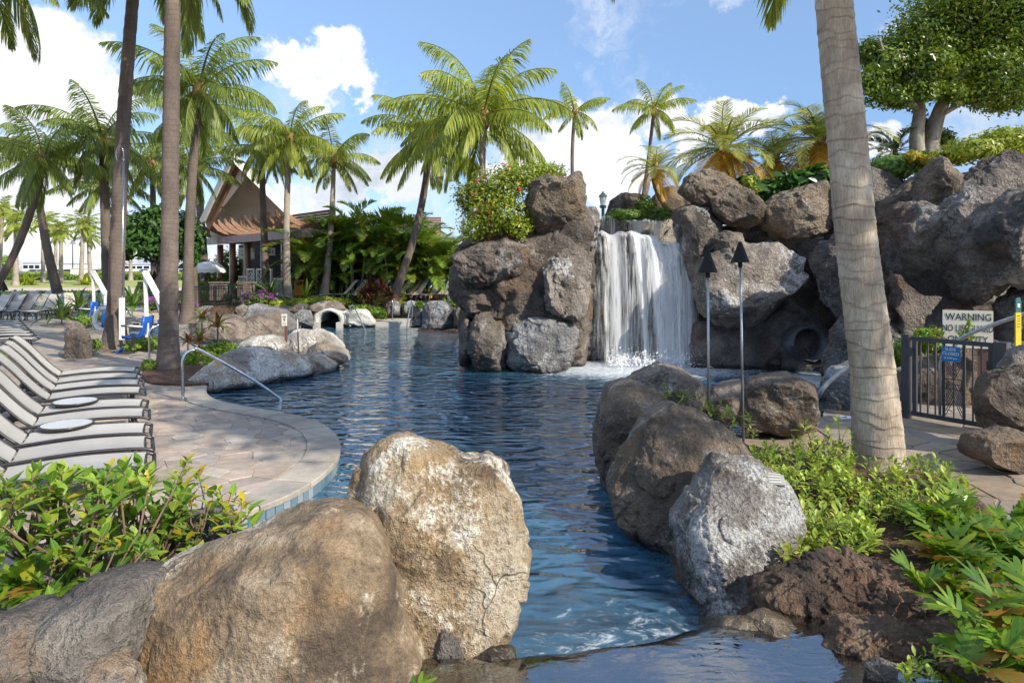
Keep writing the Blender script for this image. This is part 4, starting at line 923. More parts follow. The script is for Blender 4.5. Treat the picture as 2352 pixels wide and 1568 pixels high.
std_rail('right handrail of the wading pool', ((88 - CU) / F * 28.4, 28.4), ((60 - CU) / F * 29.0, 29.0), .72, ze=-.05)
rail('curved slide rail disappearing behind the right palm trunk', [G(1874, 925, 0), W(1882, 905, 10.4), W(1905, 876, 10.3), W(1950, 843, 10.2), W(2010, 815, 10.0)], .035, 'galvanised', False)
rail('sloping steel rail across the warning sign', [W(2180, 840, 10.0), W(2195, 790, 10.0), W(2225, 768, 9.9), W(2290, 742, 9.7), W(2352, 721, 9.5), W(2420, 695, 9.3)], .03, 'galvanised', False)
# wading pool at the far left
wp = MB(); poly = [G2(-60, 722), G2(118, 723), G2(128, 729), G2(110, 735), G2(-60, 737)]
wp.prism(poly, .004, .012); o = wp.build('wading_pool_water', 'water_still'); o['kind'] = 'structure'
wr = MB(); wr.bar((*G2(-70, 721), .04), (*G2(122, 722), .04), .35, .10); tag(wr.build('wading_pool_kerb', 'concrete'), kind='structure')
# gravel and mulch patches on the deck
def patch(name, m, pts, z=.016):
    P = [G2(u, v) for u, v in pts]; s = curve_pts([(x, y, 0) for x, y in P + [P[0]]], 5)[:-1]
    b = MB(); b.prism([(p.x, p.y) for p in s], -.01, z); o = b.build(name, m); o['kind'] = 'structure'; return o
patch('mulch_bed', 'mulch', [(325, 862), (345, 846), (400, 838), (470, 845), (500, 862), (480, 884), (400, 887), (340, 882)], .05)
patch('gravel_bed', 'gravel', [(134, 812), (150, 800), (200, 800), (235, 795), (320, 790), (345, 796), (300, 806), (215, 815), (170, 828), (140, 822)], .022)
patch('gravel_patch', 'gravel', [(92, 748), (130, 741), (170, 740), (215, 742), (232, 748), (190, 752), (130, 753)], .022)
isl = [(-6.4, 13.5), (-5.2, 13.7), (-4.7, 15.0), (-5.0, 16.8), (-5.8, 18.2), (-7.6, 18.4), (-7.2, 15.5)]
field('island_soil', 'soil', isl, lambda P, sd: -.3 + np.clip(sd * .8, -.3, .55) + .05 * n2(P, 1.6, 14), .15)

# ------------------------------------------------------------------ pool lifts, lifebuoy, rescue pole, stele
def lift(label, mast, apex, seatz, Y, facing):
    b = thing('pool_lift', label, 'pool lift', (mast[0], Y, 0), group='pool lift chairs')
    ax, az = apex[0] - mast[0], apex[1]; mz = mast[1]
    mb = MB(); mb.box((0, 0, mz * .35), (.18, .2, mz * .7)); mb.build('base', 'blue_plastic', b)
    mb = MB(); mb.bar((0, 0, mz * .5), (0, 0, mz + .08), .09); mb.build('mast', 'white_paint', b)
    for dy in (-.06, .06):
        mb = MB(); mb.bar((0, dy, mz), (ax, dy, az), .055, .085); mb.build('boom', 'white_paint', b)
    mb = MB(); mb.tube([(.0, 0, mz * .55), (ax * .45, 0, mz + (az - mz) * .4)], .025, 8); mb.build('actuator', 'steel', b, True)
    sx = ax - .06 * facing
    mb = MB(); mb.bar((ax, 0, az + .03), (sx, 0, seatz - .02), .075, .06); mb.build('hanger', 'white_paint', b)
    f = facing
    mb = MB(); prof = [(0, .50), (.03 * f, .30), (.05 * f, .12), (.12 * f, .03), (.25 * f, .0), (.52 * f, .02)]
    vs = []; fs = []
    for (x, z) in prof:
        for y in (-.24, -.12, .12, .24): vs.append((sx + x, y, seatz + z + (.02 if abs(y) > .2 else 0)))
    n = len(vs)
    for (x, z) in prof:
        for y in (-.24, -.12, .12, .24): vs.append((sx + x - .05 * f * (1 if z > .05 else .3), y, seatz + z - (.06 if z < .2 else 0)))
    k = len(prof)
    for i in range(k - 1):
        for j in range(3):
            fs.append((i * 4 + j, i * 4 + j + 1, i * 4 + j + 5, i * 4 + j + 4)); fs.append((n + i * 4 + j, n + i * 4 + j + 4, n + i * 4 + j + 5, n + i * 4 + j + 1))
        fs.append((i * 4, i * 4 + 4, n + i * 4 + 4, n + i * 4)); fs.append((i * 4 + 3, n + i * 4 + 3, n + i * 4 + 7, i * 4 + 7))
    fs.append((0, n, n + 1, 1)); fs.append((1, n + 1, n + 2, 2)); fs.append((2, n + 2, n + 3, 3))
    e = (k - 1) * 4
    for j in range(3): fs.append((e + j, e + j + 1, n + e + j + 1, n + e + j))
    mb.add(vs, fs); mb.build('seat', 'blue_plastic', b, True)
    for s in (-1, 1):
        mb = MB(); mb.tube([(sx - .02 * f, s * .27, seatz + .26), (sx + .40 * f, s * .27, seatz + .28)], .018, 8); ar = mb.build('armrest', 'white_paint', b, True)
        mb = MB(); mb.tube([(sx + .36 * f, s * .27, seatz + .279), (sx + .50 * f, s * .27, seatz + .284)], .024, 8); mb.build('grip', 'rubber', ar, True)
    mb = MB(); mb.tube([(sx + .28 * f, 0, seatz - .02), (sx + .62 * f, 0, seatz - .38)], .022, 8); mb.build('footrest_bar', 'white_paint', b, True)
    mb = MB(); mb.box((sx + .60 * f, 0, seatz - .33), (.26, .36, .03), ry=R(38 * f)); mb.build('footrest', 'blue_plastic', b)
    mb = MB(); mb.box((sx + .22 * f, -.25, seatz - .10), (.10, .02, .26), ry=R(12)); mb.build('strap', 'rubber', b)
A = W(333, 624, 17.2); Mx = W(374, 700, 17.2)
lift('blue and white pool lift seat hanging between the two near left palms', (Mx.x, Mx.z), (A.x, A.z), W(0, 772, 17.2).z, 17.2, -1)
A = W(213, 622, 23.5); Mx = W(243, 676, 23.5)
lift('farther blue and white pool lift left of the leaning palm', (Mx.x, Mx.z), (A.x, A.z), W(0, 726, 23.5).z, 23.5, -1)
lp = W(240, 733, 18.9)
lb = thing('lifebuoy', 'white lifebuoy ring hanging beside the leaning palm trunk', 'lifebuoy', (lp.x, lp.y, lp.z - .33))
mb = MB(); mb.tube([(.27 * math.cos(a), .02 * math.sin(a), .33 + .30 * math.sin(a)) for a in np.linspace(0, 2 * math.pi, 37)], .062, 12, False); mb.build('ring', 'canvas_white', lb, True)
mb = MB()
for k in range(4):
    a0 = k * math.pi / 2 + .4; mb.tube([((.34 + .06 * math.sin(q * math.pi)) * math.cos(a0 + q * 1.57), -.04, .33 + (.37 + .06 * math.sin(q * math.pi)) * math.sin(a0 + q * 1.57)) for q in np.linspace(0, 1, 9)], .009, 5)
    ca = a0; mb.tube([(.27 * math.cos(ca) + .07 * math.cos(ca) * math.cos(q), -.07 * math.sin(q), .33 + .30 * math.sin(ca) + .07 * math.sin(ca) * math.cos(q)) for q in np.linspace(0, 2 * math.pi, 11)], .012, 5)
mb.build('rope', 'rope', lb, True)
mb = MB(); mb.box((.22, .15, .28), (.26, .16, .42)); mb.build('holder', 'blue_plastic', lb)
mb = MB(); mb.tube([(.22, .15, -lp.z + .33), (.22, .15, .3)], .03, 8); mb.build('post', 'white_paint', lb)
rp0, rp1 = W(280, 780, 17.6), W(284, 372, 17.6)
rp = thing('rescue_pole', 'tall rescue pole with hook standing in a white sleeve beside the palm', 'rescue pole', tuple(rp0))
mb = MB(); mb.bar((0, 0, 0), (0, 0, W(0, 684, 17.6).z - rp0.z), .10); mb.build('sleeve', 'white_paint', rp)
mb = MB(); mb.tube([(.0, 0, .3), rp1 - rp0], .022, 8); mb.build('pole', 'steel', rp, True)
tp = rp1 - rp0; mb = MB(); mb.tube([tp + Vector((-.10 + .10 * math.cos(a), 0, .20 + .20 * math.sin(a))) for a in np.linspace(-.9, 4.2, 20)], .008, 5); mb.tube([tp, tp + Vector((0, 0, .1))], .02, 6); mb.build('hook', 'steel', rp, True)
o = rock('standing_stone', [(150, 830), (150, 765), (152, 742), (165, 738), (186, 740), (198, 756), (206, 790), (209, 828), (180, 845)], 16.3, .22, 'rock_basalt', sub=6, amp=.05, seed=141, sq=.5, rough=.012, soft=3)
tag(o, 'upright dark reddish stone marker standing on the left deck', 'standing stone')
# numbered sign and slim post on the island
def post_sign(): 
    b0 = W(656, 800, 16.6); s = thing('depth_sign', 'small cream sign with number nine on a brown post', 'sign', tuple(b0))
    top = W(651, 722, 16.6) - b0
    mb = MB(); mb.box((0, .03, top.z * .44), (.055, .045, top.z * .88)); mb.build('post', 'brown_post', s)
    h = W(651, 722, 16.6).z - W(651, 747, 16.6).z
    mb = MB(); mb.box((-.03, 0, top.z - h / 2), (.13, .012, h + .02)); bd = mb.build('board', 'sign_cream', s)
    lettering(bd, '9', .13, 'sign_ink', (-.03, -.009, top.z - h * .52))
    for k in (.17, .24, .84): 
        mb = MB(); mb.box((-.03, -.008, top.z - h * k), (.085, .003, .012)); mb.build('printed_line', 'sign_ink', bd)
post_sign()
b0 = W(686, 812, 15.6); s = thing('marker_post', 'slim bare brown post with pale top on the island', 'post', tuple(b0)); L = W(0, 733, 15.6).z - b0.z
mb = MB(); mb.tube([(0, 0, 0), (-.02, 0, L * .62)], .016, 8); mb.build('post', 'brown_post', s); mb = MB(); mb.tube([(-.02, 0, L * .62), (-.03, 0, L)], .014, 8); mb.build('tip', 'rope', s)

# ------------------------------------------------------------------ torches and lantern
def torch(label, base, topv, u_top, Y, cone_h=.25, r=.015, group='tiki torches'):
    b = thing('tiki_torch', label, 'torch', tuple(base), group=group); tp = W(u_top, topv, Y) - base
    mb = MB(); mb.tube([(0, 0, -.3), (tp.x, 0, tp.z - cone_h * .4)], r, 9); mb.build('pole', 'galvanised', b, True)
    c0 = tp - Vector((0, 0, cone_h)); mb = MB(); mb.tube([c0, c0 + Vector((0, 0, .015)), tp - Vector((0, 0, .012)), tp], [cone_h * .43, cone_h * .42, .022, .016], 16); mb.build('burner_cone', 'torch_black', b)
    mb = MB(); mb.tube([c0 - Vector((0, 0, .06)), c0 + Vector((0, 0, .01))], r * 1.7, 9); mb.build('collar', 'torch_black', b)
torch('left of the two tall torches on the right shore', W(1628, 968, 7.9), 576, 1626, 7.9)
torch('right and taller of the two torches on the right shore', W(1708, 985, 8.2), 555, 1700, 8.2)
torch('small torch at the far left edge by the lawn', W(8, 690, 34), 644, 8, 34, .5, .03, 'far tiki torches')
torch('far torch behind the round tree, left of its pair', W(346, 690, 27), 626, 346, 27, .3, .02, 'far tiki torches')
torch('far torch behind the round tree, right of its pair', W(355, 690, 27.4), 621, 355, 27.4, .3, .02, 'far tiki torches')
lz = W(1385, 442, 22); lt = thing('street_lantern', 'small green street lantern on a post behind the waterfall top', 'lantern', (lz.x, 22, 0)); z0 = lz.z
mb = MB(); mb.tube([(0, 0, 0), (0, 0, z0 - .5)], .05, 8); mb.tube([(0, 0, z0 - .5), (0, 0, z0 - .42)], .11, 8); mb.build('post', 'lantern_green', lt)
mb = MB(); mb.tube([(0, 0, z0 - .42), (0, 0, z0 - .14)], [.075, .125], 8); mb.build('glass', 'lantern_glass', lt)
mb = MB(); mb.tube([(0, 0, z0 - .14), (0, 0, z0 - .08), (0, 0, z0 - .02), (0, 0, z0 + .04)], [.15, .11, .05, .01], 8); mb.build('cap', 'lantern_green', lt)

# ------------------------------------------------------------------ gate, signs and paddle at the right edge
gL, gR = Vector((5.70, 9.86, 0)), Vector((6.36, 8.86, 0)); gd = (gR - gL).normalized(); gl = (gR - gL).length; rzg = math.atan2(gd.y, gd.x)
gt = thing('slide_gate', 'dark metal slide gate with vertical bars behind the right palm', 'gate', tuple(gL), rzg)
H = 1.22
for nm, x, wd_ in (('hinge_post', gl, .15), ('latch_post', 0, .10)):
    mb = MB(); mb.box((x, 0, H / 2), (wd_, wd_, H)); mb.build('post', 'gate_paint', gt)
for z in (H - .05, .10):
    mb = MB(); mb.box((gl / 2 - .01, .0, z), (gl - .16, .045, .06)); mb.build('crossbar', 'gate_paint', gt)
for x in (.115, gl - .125):
    mb = MB(); mb.box((x, 0, H / 2 + .02), (.05, .05, H - .14)); mb.build('stile', 'gate_paint', gt)
for x in (.19, .29, .39, .49, .76, .86, .96):
    mb = MB(); mb.box((x, .0, H / 2 + .02), (.018, .018, H - .2)); mb.build('bar', 'gate_paint', gt)
mb = MB(); xm = .625
for k in range(5):
    for s in (-1, 1):
        mb.bar((xm, 0, .16 + k * .06 + .22), (xm + s * .10, 0, .16 + k * .06), .010); mb.bar((xm, 0, H - .12 - k * .06 - .22), (xm + s * .10, 0, H - .12 - k * .06), .010)
for k in range(3): mb.bar((xm - .11, 0, .52 + k * .07), (xm + .11, 0, .52 + k * .07), .010)
for s in (-.115, 0, .115): mb.bar((xm + s, 0, .13), (xm + s, 0, H - .08), .014)
mb.build('ornament', 'gate_paint', gt)
for z in (H - .32, .35):
    mb = MB(); mb.box((gl - .115, -.035, z), (.09, .03, .12)); mb.build('hinge', 'black_iron', gt)
mb = MB(); mb.box((.06, -.05, H - .24), (.10, .06, .12)); mb.build('latch', 'gate_paint', gt)
mb = MB(); mb.tube([(.47, -.05, .15), (.47, -.05, .85), (.49, -.05, .96), (.55, -.05, 1.02)], .02, 8); mb.build('pull_bar', 'galvanised', gt, True)
sg_ = thing('slide_sign', 'blue SLIDE CLOSED notice hanging on the dark gate', 'sign', tuple(gL + gd * .62 + Vector((.0, 0, .90))), rzg)
mb = MB(); mb.box((0, -.075, .11), (.235, .012, .205)); bd = mb.build('board', 'sign_blue', sg_)
lettering(bd, 'SLIDE', .057, 'sign_white', (0, -.084, .171)); lettering(bd, 'CLOSED', .057, 'sign_white', (0, -.084, .112)); lettering(bd, 'at 5:00 pm', .038, 'sign_white', (0, -.084, .053))
wa, wb = W(2165, 790, 10.75), W(2281, 790, 10.45); rzw = math.atan2(wb.y - wa.y, wb.x - wa.x); wl = (wb - wa).length
ws_ = thing('warning_sign', 'cream board reading WARNING NO LIFEGUARD ON DUTY behind the gate', 'sign', ((wa.x + wb.x) / 2, (wa.y + wb.y) / 2, .2), rzw); tz = W(0, 713, 10.6).z - .2
mb = MB(); mb.box((0, 0, tz - .29), (wl, .035, .58)); bd = mb.build('board', 'sign_cream', ws_)
for x in (-.22, .22):
    mb = MB(); mb.box((x, .05, tz / 2), (.16, .05, tz + .03)); mb.build('post', 'brown_post', ws_)
lettering(bd, 'WARNING', .155, 'sign_ink', (.01, -.02, tz - .105), sx=.80); lettering(bd, 'NO LIFEGUARD', .145, 'sign_ink', (0, -.02, tz - .28), sx=.66); lettering(bd, 'ON DUTY', .145, 'sign_ink', (0, -.02, tz - .45), sx=.8)
def paddle(label, u, v0, v1, Y, w, red=False):
    z1, z0 = W(0, v0, Y).z, W(0, v1, Y).z; b = thing('height_paddle', label, 'height marker', ((u - CU) / F * Y, Y, z0)); h = z1 - z0
    mb = MB(); mb.box((0, 0, h * .36), (w, .025, h * .72)); bd = mb.build('board', 'paddle_yellow', b)
    poly = [(-w / 2, .7201 * h), (w / 2, .7201 * h), (w / 2, h * .93), (w * .3, h), (-w * .25, h), (-w / 2, h * .95)]
    mb = MB(); n = len(poly); mb.add([(x, -.013, z) for x, z in poly] + [(x, .013, z) for x, z in poly], [tuple(range(n)), tuple(range(n, 2 * n))[::-1]] + [(i, i + n, (i + 1) % n + n, (i + 1) % n) for i in range(n)]); mb.build('top_board', 'paddle_green', b)
    mb = MB(); mb.box((0, -.016, h * .85), (w * .45, .004, w * .7)); mb.build('sticker', 'sign_white', b)
    if red: mb = MB(); mb.box((0, -.004, -h * .13), (w * 1.1, .03, h * .26)); mb.build('foot_board', 'sign_red', b)
    for k in range(5): mb = MB(); mb.box((0, -.015, h * (.66 - .05 * k)), (w * .55, .003, .007)); mb.build('printed_line', 'sign_ink', bd)
    mb = MB(); mb.box((0, .03, -.2), (w * .5, .03, .5)); mb.build('stake', 'brown_post', b)
paddle('yellow and green height marker at the right edge above the gate', 2338, 683, 806, 9.4, .075)
paddle('far yellow height marker with green top beside the cream loungers', 990, 652, 684, 31.5, .14, True)
bpy.context.view_layer.update(); pr_ = [o for o in bpy.data.objects if str(o.get('label', '')).startswith('pale crusted boulder')][0]
hit, pl, pn, _ = pr_.ray_cast(Vector((0, 0, CAMH)) - pr_.location, Vector(((1778 - CU) / F, 1, (HV - 1104) / F)).normalized())
pl = (pl + pr_.location + pn * .006) if hit else W(1778, 1106, 4.9)
pq = thing('rock_plaque', 'small grey plaque lying on the pale crusted boulder', 'plaque', tuple(pl), R(-14))
mb = MB(); mb.box((0, 0, 0), (.135, .085, .03), rx=R(40)); bd = mb.build('plate', 'plaque_grey', pq)
for k in range(4): mb = MB(); mb.box((0, -.012 + .018 * (k - 1.2), .016 + .015 * (k - 1.2)), (.085, .006, .003), rx=R(40)); mb.build('raised_line', 'sign_cream', bd)
o = link('depth_marker', None); bpy.data.objects.remove(o)
dm = G(1966, 962, .016); dmk = thing('depth_marker', 'white depth tile with a number four set in the walkway', 'depth marker', (dm.x - .08, dm.y + .1, .018))
mb = MB(); mb.box((0, 0, 0), (.22, .16, .008)); bd = mb.build('tile', 'sign_white', dmk); lettering(bd, '4', .14, 'sign_ink', (-.03, 0, .006), (0, 0, R(-20)))

# ------------------------------------------------------------------ slide tube and tunnel
sp = W(1855, 790, 15.0); tb = thing('slide_tube', 'dark round slide tube opening in the cave rock at the water', 'slide', tuple(sp - Vector((0, 0, .38))))
r1, r0 = .385, .34; mb = MB(); N = 40
for y, a, b in ((-.35, r0, r1),):
    vs = []
    for yy in (-.12, 1.6):
        for rr in (r1, r0):
            for k in range(N): a_ = 2 * math.pi * k / N; vs.append((rr * math.cos(a_), yy + (.10 * math.sin(a_) if yy < 0 else 0), .38 + rr * math.sin(a_)))
    fs = []
    for k in range(N):
        k2 = (k + 1) % N; fs += [(k, N + k, N + k2, k2), (k, k2, 2 * N + k2, 2 * N + k), (N + k2, N + k, 3 * N + k, 3 * N + k2)]
    mb.add(vs, fs)
mb.build('tube', 'tube_grey', tb, True)
mb = MB(); mb.tube([(0, 1.55, .38), (0, 1.6, .38)], r0, 24); mb.build('shade_disc', 'opening_shade', tb)  # black disc closing the tube, its deep shade put into the colour
mb = MB(); vs = []
for y in (-.42, -.05):
    for k in range(13): a_ = math.pi + math.pi * k / 12; vs.append((r1 * 1.05 * math.cos(a_), y, .36 + r1 * 1.0 * math.sin(a_) * (.75 if y < -.5 else 1) - (.10 if y < -.5 else 0)))
mb.add(vs, [(k, k + 1, 14 + k, 13 + k) for k in range(12)]); mb.build('run_out', 'tube_grey', tb, True)
col_ = rock('rock_collar', [(1790, 850), (1796, 765), (1825, 738), (1880, 735), (1918, 765), (1925, 860)], 15.55, .45, 'rock_cave', None, sub=6, amp=.04, seed=180, sq=.45, rough=.008)
tag(col_, 'dark rock collar around the round slide tube', 'rock formation')
# tunnel arch on the far shore
tc = c_isl([(1815, 300)])[0]; ty = 26.3; tu = thing('tunnel_arch', 'pale rock arch with a dark swim-through tunnel on the far shore', 'tunnel', tuple(W(tc[0], 752, ty)))
b0 = W(tc[0], 752, ty); sc_ = ty / F * .1953
vs = []; fs = []; NA = 28; inner = []; outer = []
for k in range(NA + 1):
    a_ = math.pi * k / NA; inner.append((116 * math.cos(a_), 60 + 122 * math.sin(a_) ** .9)); 
    rr = 215 + 18 * math.sin(3 * a_ + 1); outer.append((rr * math.cos(a_) * 1.0, 30 + 190 * math.sin(a_) ** .8 + 6 * math.sin(5 * a_)))
def P3(p, y): return (p[0] * sc_, y, p[1] * sc_)
rings = [[P3(p, 1.6) for p in inner], [P3(p, .06) for p in inner], [P3((p[0] * 1.06, p[1] * 1.04), -.06) for p in inner], [P3(((a[0] + b[0]) / 2, (a[1] + b[1]) / 2), -.16) for a, b in zip(inner, outer)], [P3(p, .12) for p in outer], [P3(p, 1.4) for p in outer]]
for r_ in rings: vs += r_
K = NA + 1
for i in range(len(rings) - 1):
    for k in range(NA): fs.append((i * K + k, i * K + k + 1, (i + 1) * K + k + 1, (i + 1) * K + k))
mb = MB(); mb.add(vs, fs); mb.build('arch', 'rock_bank_white', tu, True)
mb = MB(); mb.add([P3((-130, -20), 1.5), P3((130, -20), 1.5), P3((130, 200), 1.5), P3((-130, 200), 1.5)], [(0, 1, 2, 3)]); mb.build('shade_sheet', 'opening_shade', tu)  # black sheet painted for the shade inside the tunnel
for s in (-1, 1): mb = MB(); mb.box((s * 135 * sc_, -.15, 20 * sc_), (.22, .3, .30)); mb.build('footing', 'concrete', tu)
# far landing slab
fl = MB(); y0, y1 = 26.9, 29.5; fl.prism([((862 - CU) / F * y0, y0), ((945 - CU) / F * y0, y0), ((960 - CU) / F * y1, y1), ((855 - CU) / F * y1, y1)], -1.2, .02); tag(fl.build('far_landing', 'concrete'), kind='structure')

# ------------------------------------------------------------------ bar building
FL, FR = Vector((-17.9, 41.6, 0)), Vector((-9.05, 31.4, 0)); fd = (FR - FL).normalized(); fn_ = Vector((-fd.y * -1, -fd.x, 0)); fn_ = Vector((fd.y, -fd.x, 0)); rzb = math.atan2(fd.y, fd.x); fl_ = (FR - FL).length
# local frame: x along the facade, -y out towards the pool
bar = thing('bar_pavilion', 'pool bar pavilion with steep gable roof, copper pergola and slat screen', 'building', tuple(FL), rzb)
if fn_.dot(Vector((-1, -1, 0))) < 0: pass
ZB = 3.52
for x in (.4, 2.55, 4.9, 7.4, 10.1):
    cg = MB(); cg.tube([(x, 0, .2), (x, 0, ZB)], .17, 14); c_ = cg.build('column', 'column_brown', bar, True)
    mb = MB(); mb.box((x - .24, -.05, (ZB + .2) / 2), (.08, .12, ZB - .2)); mb.build('column_channel', 'galvanised', bar)
np_ = 17
for k in range(np_):
    x0 = -.6 + (fl_ + 1.2) * k / np_; mb = MB(); mb.box((x0 + (fl_ + 1.2) / np_ / 2, -.45, ZB + .20), ((fl_ + 1.2) / np_ - .02, .18, .40)); mb.build('fascia_panel', 'fascia_copper', bar)
mb = MB(); mb.box((fl_ / 2, 1.6, ZB + .22), (fl_ + 1.0, 3.9, .30)); mb.build('pergola_roof', 'fascia_copper', bar)
for k in range(15):
    x = -1.1 + (fl_ + .7) * k / 14; prof = [(.9, .42), (.3, .43), (-.3, .46), (-.8, .58), (-1.12, .80), (-1.22, .98), (-1.32, .95), (-1.24, .68), (-1.0, .40), (-.6, .22), (0, .14), (.9, .12)]
    n = len(prof); mb = MB(); mb.add([(x - .06, y, ZB + .30 + z) for y, z in prof] + [(x + .06, y, ZB + .30 + z) for y, z in prof], [tuple(range(n)), tuple(range(n, 2 * n))[::-1]] + [(i, i + n, (i + 1) % n + n, (i + 1) % n) for i in range(n)]); mb.build('rafter', 'copper_wood', bar)
mb = MB(); mb.box((fl_ / 2 - 2.5, 3.2, 2.0), (fl_ + 5.6, .3, 3.4)); mb.build('back_wall', 'lava_wall', bar)
mb = MB()
for k in range(44): mb.box((4.3 + k * .075, 3.0 + (.02 if k % 2 else 0), 2.0), (.074, .04, 2.9))
mb.build('corrugated_screen', 'corrugated', bar)
mb = MB(); mb.box((9.0, 1.6, 1.7), (1.1, 1.2, 3.2)); mb.build('lava_pillar', 'lava_wall', bar)
mb = MB(); mb.box((11.6, 1.8, 1.7), (1.4, 1.6, 3.2)); mb.build('lava_pillar', 'lava_wall', bar)
mb = MB(); mb.box((10.4, 2.9, 1.6), (1.6, .1, 1.3)); mb.build('serving_hatch', 'table_glass', bar)
mb = MB(); mb.box((10.4, 2.7, 1.0), (1.8, .5, .1)); mb.build('counter', 'sign_white', bar)
# low railing and carved gates of the terrace
mb = MB()
for (xa, xb, za) in ((5.0, 6.3, 1.1), (9.9, 12.4, 1.05)):
    mb.bar((xa, -.5, za + .55), (xb, -.5, za + .55), .06); k = int((xb - xa) / .16)
    for i in range(k + 1): mb.bar((xa + (xb - xa) * i / k, -.5, .5), (xa + (xb - xa) * i / k, -.5, za + .55), .03)
mb.build('railing', 'soffit_board', bar)
for (xa, xb) in ((6.35, 7.25), (7.75, 8.75), (8.85, 9.6)):
    mb = MB(); mb.bar((xa, -.5, 2.05), (xb, -.5, 2.05), .08); mb.bar((xa, -.5, .7), (xb, -.5, .7), .08); mb.bar((xa, -.5, .5), (xa, -.5, 2.1), .1); mb.bar((xb, -.5, .5), (xb, -.5, 2.1), .1)
    for i in range(5):
        z = .85 + i * .22; mid = (xa + xb) / 2
        mb.bar((mid - .22, -.5, z), (mid, -.5, z + .2), .05); mb.bar((mid + .22, -.5, z), (mid, -.5, z + .2), .05)
    mb.build('carved_gate', 'soffit_board', bar)
# slat screen on the roof: receding and frontal runs
scx0, scx1 = 2.6, fl_ + .2
for k in range(7):
    z = 4.02 + k * .135
    mb = MB(); mb.box(((scx0 + scx1) / 2, .9, z), (scx1 - scx0, .05, .118)); mb.build('screen_plank', 'slat_wood', bar)
e0 = FL + fd * scx1 + Vector((fd.y, -fd.x, 0)) * -.9; e0 = Matrix.Rotation(rzb, 3, 'Z') @ Vector((scx1, .9, 0)) + FL; e0 = Vector(((700 - CU) / F * 38.6, 38.6, 0)); e1 = Vector(((1013 - CU) / F * 38.6, 38.6, 0))
Mi = Matrix.Rotation(-rzb, 3, 'Z'); l0, l1 = Mi @ (e0 - FL), Mi @ (e1 - FL)
for k in range(9):
    z = 3.85 + k * .135
    if z < 3.98: a_ = l0 + (l1 - l0) * .55
    else: a_ = l0
    mb = MB(); mb.bar((a_.x, a_.y, z), (l1.x, l1.y, z), .05, .118); mb.build('screen_plank', 'slat_wood', bar)
mb = MB(); mb.bar((l0.x + .1, l0.y + .6, 1.9), (l1.x, l1.y + .4, 1.9), .3, 3.6); mb.build('side_wall', 'lava_wall', bar)
# gable roof
def lw(p): q = Mi @ (Vector(p) - FL); return (q.x, q.y, q.z)
pk, el, er = W(538, 362, 36.2), W(467, 509, 38.2), W(684, 507, 38.4); bdir = Vector((-.22, .975, 0)) * 9
th_ = Vector((0, 0, .24))
for nm, a_, m_ in (('roof_slope', el, 'metal_roof'), ('roof_slope', er, 'metal_roof')):
    q = [pk, a_, a_ + bdir, pk + bdir]; mb = MB()
    up = [Vector(v) + th_ for v in q]
    mb.add([lw(v) for v in up] + [lw(v + Vector((0, 0, .02))) for v in q], [(0, 1, 2, 3), (4, 7, 6, 5), (0, 4, 5, 1), (1, 5, 6, 2), (2, 6, 7, 3), (3, 7, 4, 0)]); o = mb.build(nm, m_, bar)
    # soffit boards under the overhang run parallel to the ridge
    for k in range(9):
        f0, f1 = (k + .04) / 9, (k + .96) / 9; mb = MB(); s0 = pk + (a_ - pk) * f0; s1 = pk + (a_ - pk) * f1; b_ = bdir * .24
        mb.add([lw(s0 - Vector((0, 0, .01))), lw(s1 - Vector((0, 0, .01))), lw(s1 + b_ - Vector((0, 0, .01))), lw(s0 + b_ - Vector((0, 0, .01))), lw(s0 - Vector((0, 0, .05))), lw(s1 - Vector((0, 0, .05))), lw(s1 + b_ - Vector((0, 0, .05))), lw(s0 + b_ - Vector((0, 0, .05)))], [(0, 1, 2, 3), (7, 6, 5, 4), (0, 4, 5, 1), (1, 5, 6, 2), (2, 6, 7, 3), (3, 7, 4, 0)]); mb.build('soffit_plank', 'soffit_board', bar)
    mb = MB(); o_ = Vector((-.03, -.14, 0)); mb.bar(lw(pk + o_ + Vector((0, 0, -.02))), lw(a_ + o_ + Vector((0, 0, -.02))), .12, .36); mb.build('barge_board', 'gable_board', bar)
    mb = MB(); i_ = Vector((.12, .35, -.30)); mb.bar(lw(pk + i_), lw(a_ + i_), .14, .30); mb.build('gable_rafter', 'copper_wood', bar)
mb = MB(); mb.bar(lw(pk + Vector((-.15, -.5, .25))), lw(pk + bdir + Vector((0, 0, .15))), .18, .26); mb.build('ridge_beam', 'copper_wood', bar)
gw = bdir * .20; gp = pk + gw; gla = el + gw; gra = er + gw; nb_ = 26
for k in range(nb_):
    f0, f1 = k / nb_, (k + .94) / nb_; a0, a1 = gla + (gra - gla) * f0, gla + (gra - gla) * f1
    fp = (Vector((gp.x, gp.y, 0)) - Vector((gla.x, gla.y, 0))).dot((gra - gla).normalized()) / (gra - gla).length
    hz = lambda f: (gp.z - gla.z) * (f / fp if f < fp else (1 - f) / (1 - fp)) - .05
    mb = MB(); d_ = Vector((0, .05, 0)); lo = Vector((0, 0, -.7))
    mb.add([lw(a0 + lo), lw(a1 + lo), lw(a1 + Vector((0, 0, max(0, hz(f1))))), lw(a0 + Vector((0, 0, max(0, hz(f0))))), lw(a0 + lo + d_), lw(a1 + lo + d_), lw(a1 + Vector((0, 0, max(0, hz(f1)))) + d_), lw(a0 + Vector((0, 0, max(0, hz(f0)))) + d_)], [(0, 1, 2, 3), (7, 6, 5, 4), (0, 4, 5, 1), (1, 5, 6, 2), (2, 6, 7, 3), (3, 7, 4, 0)]); mb.build('gable_plank', 'gable_board', bar)
mb = MB(); mb.bar(lw(gla + Vector((0, -.05, .95))), lw(gra + Vector((0, -.05, .95))), .08, .10); mb.build('gable_batten', 'gable_board', bar)
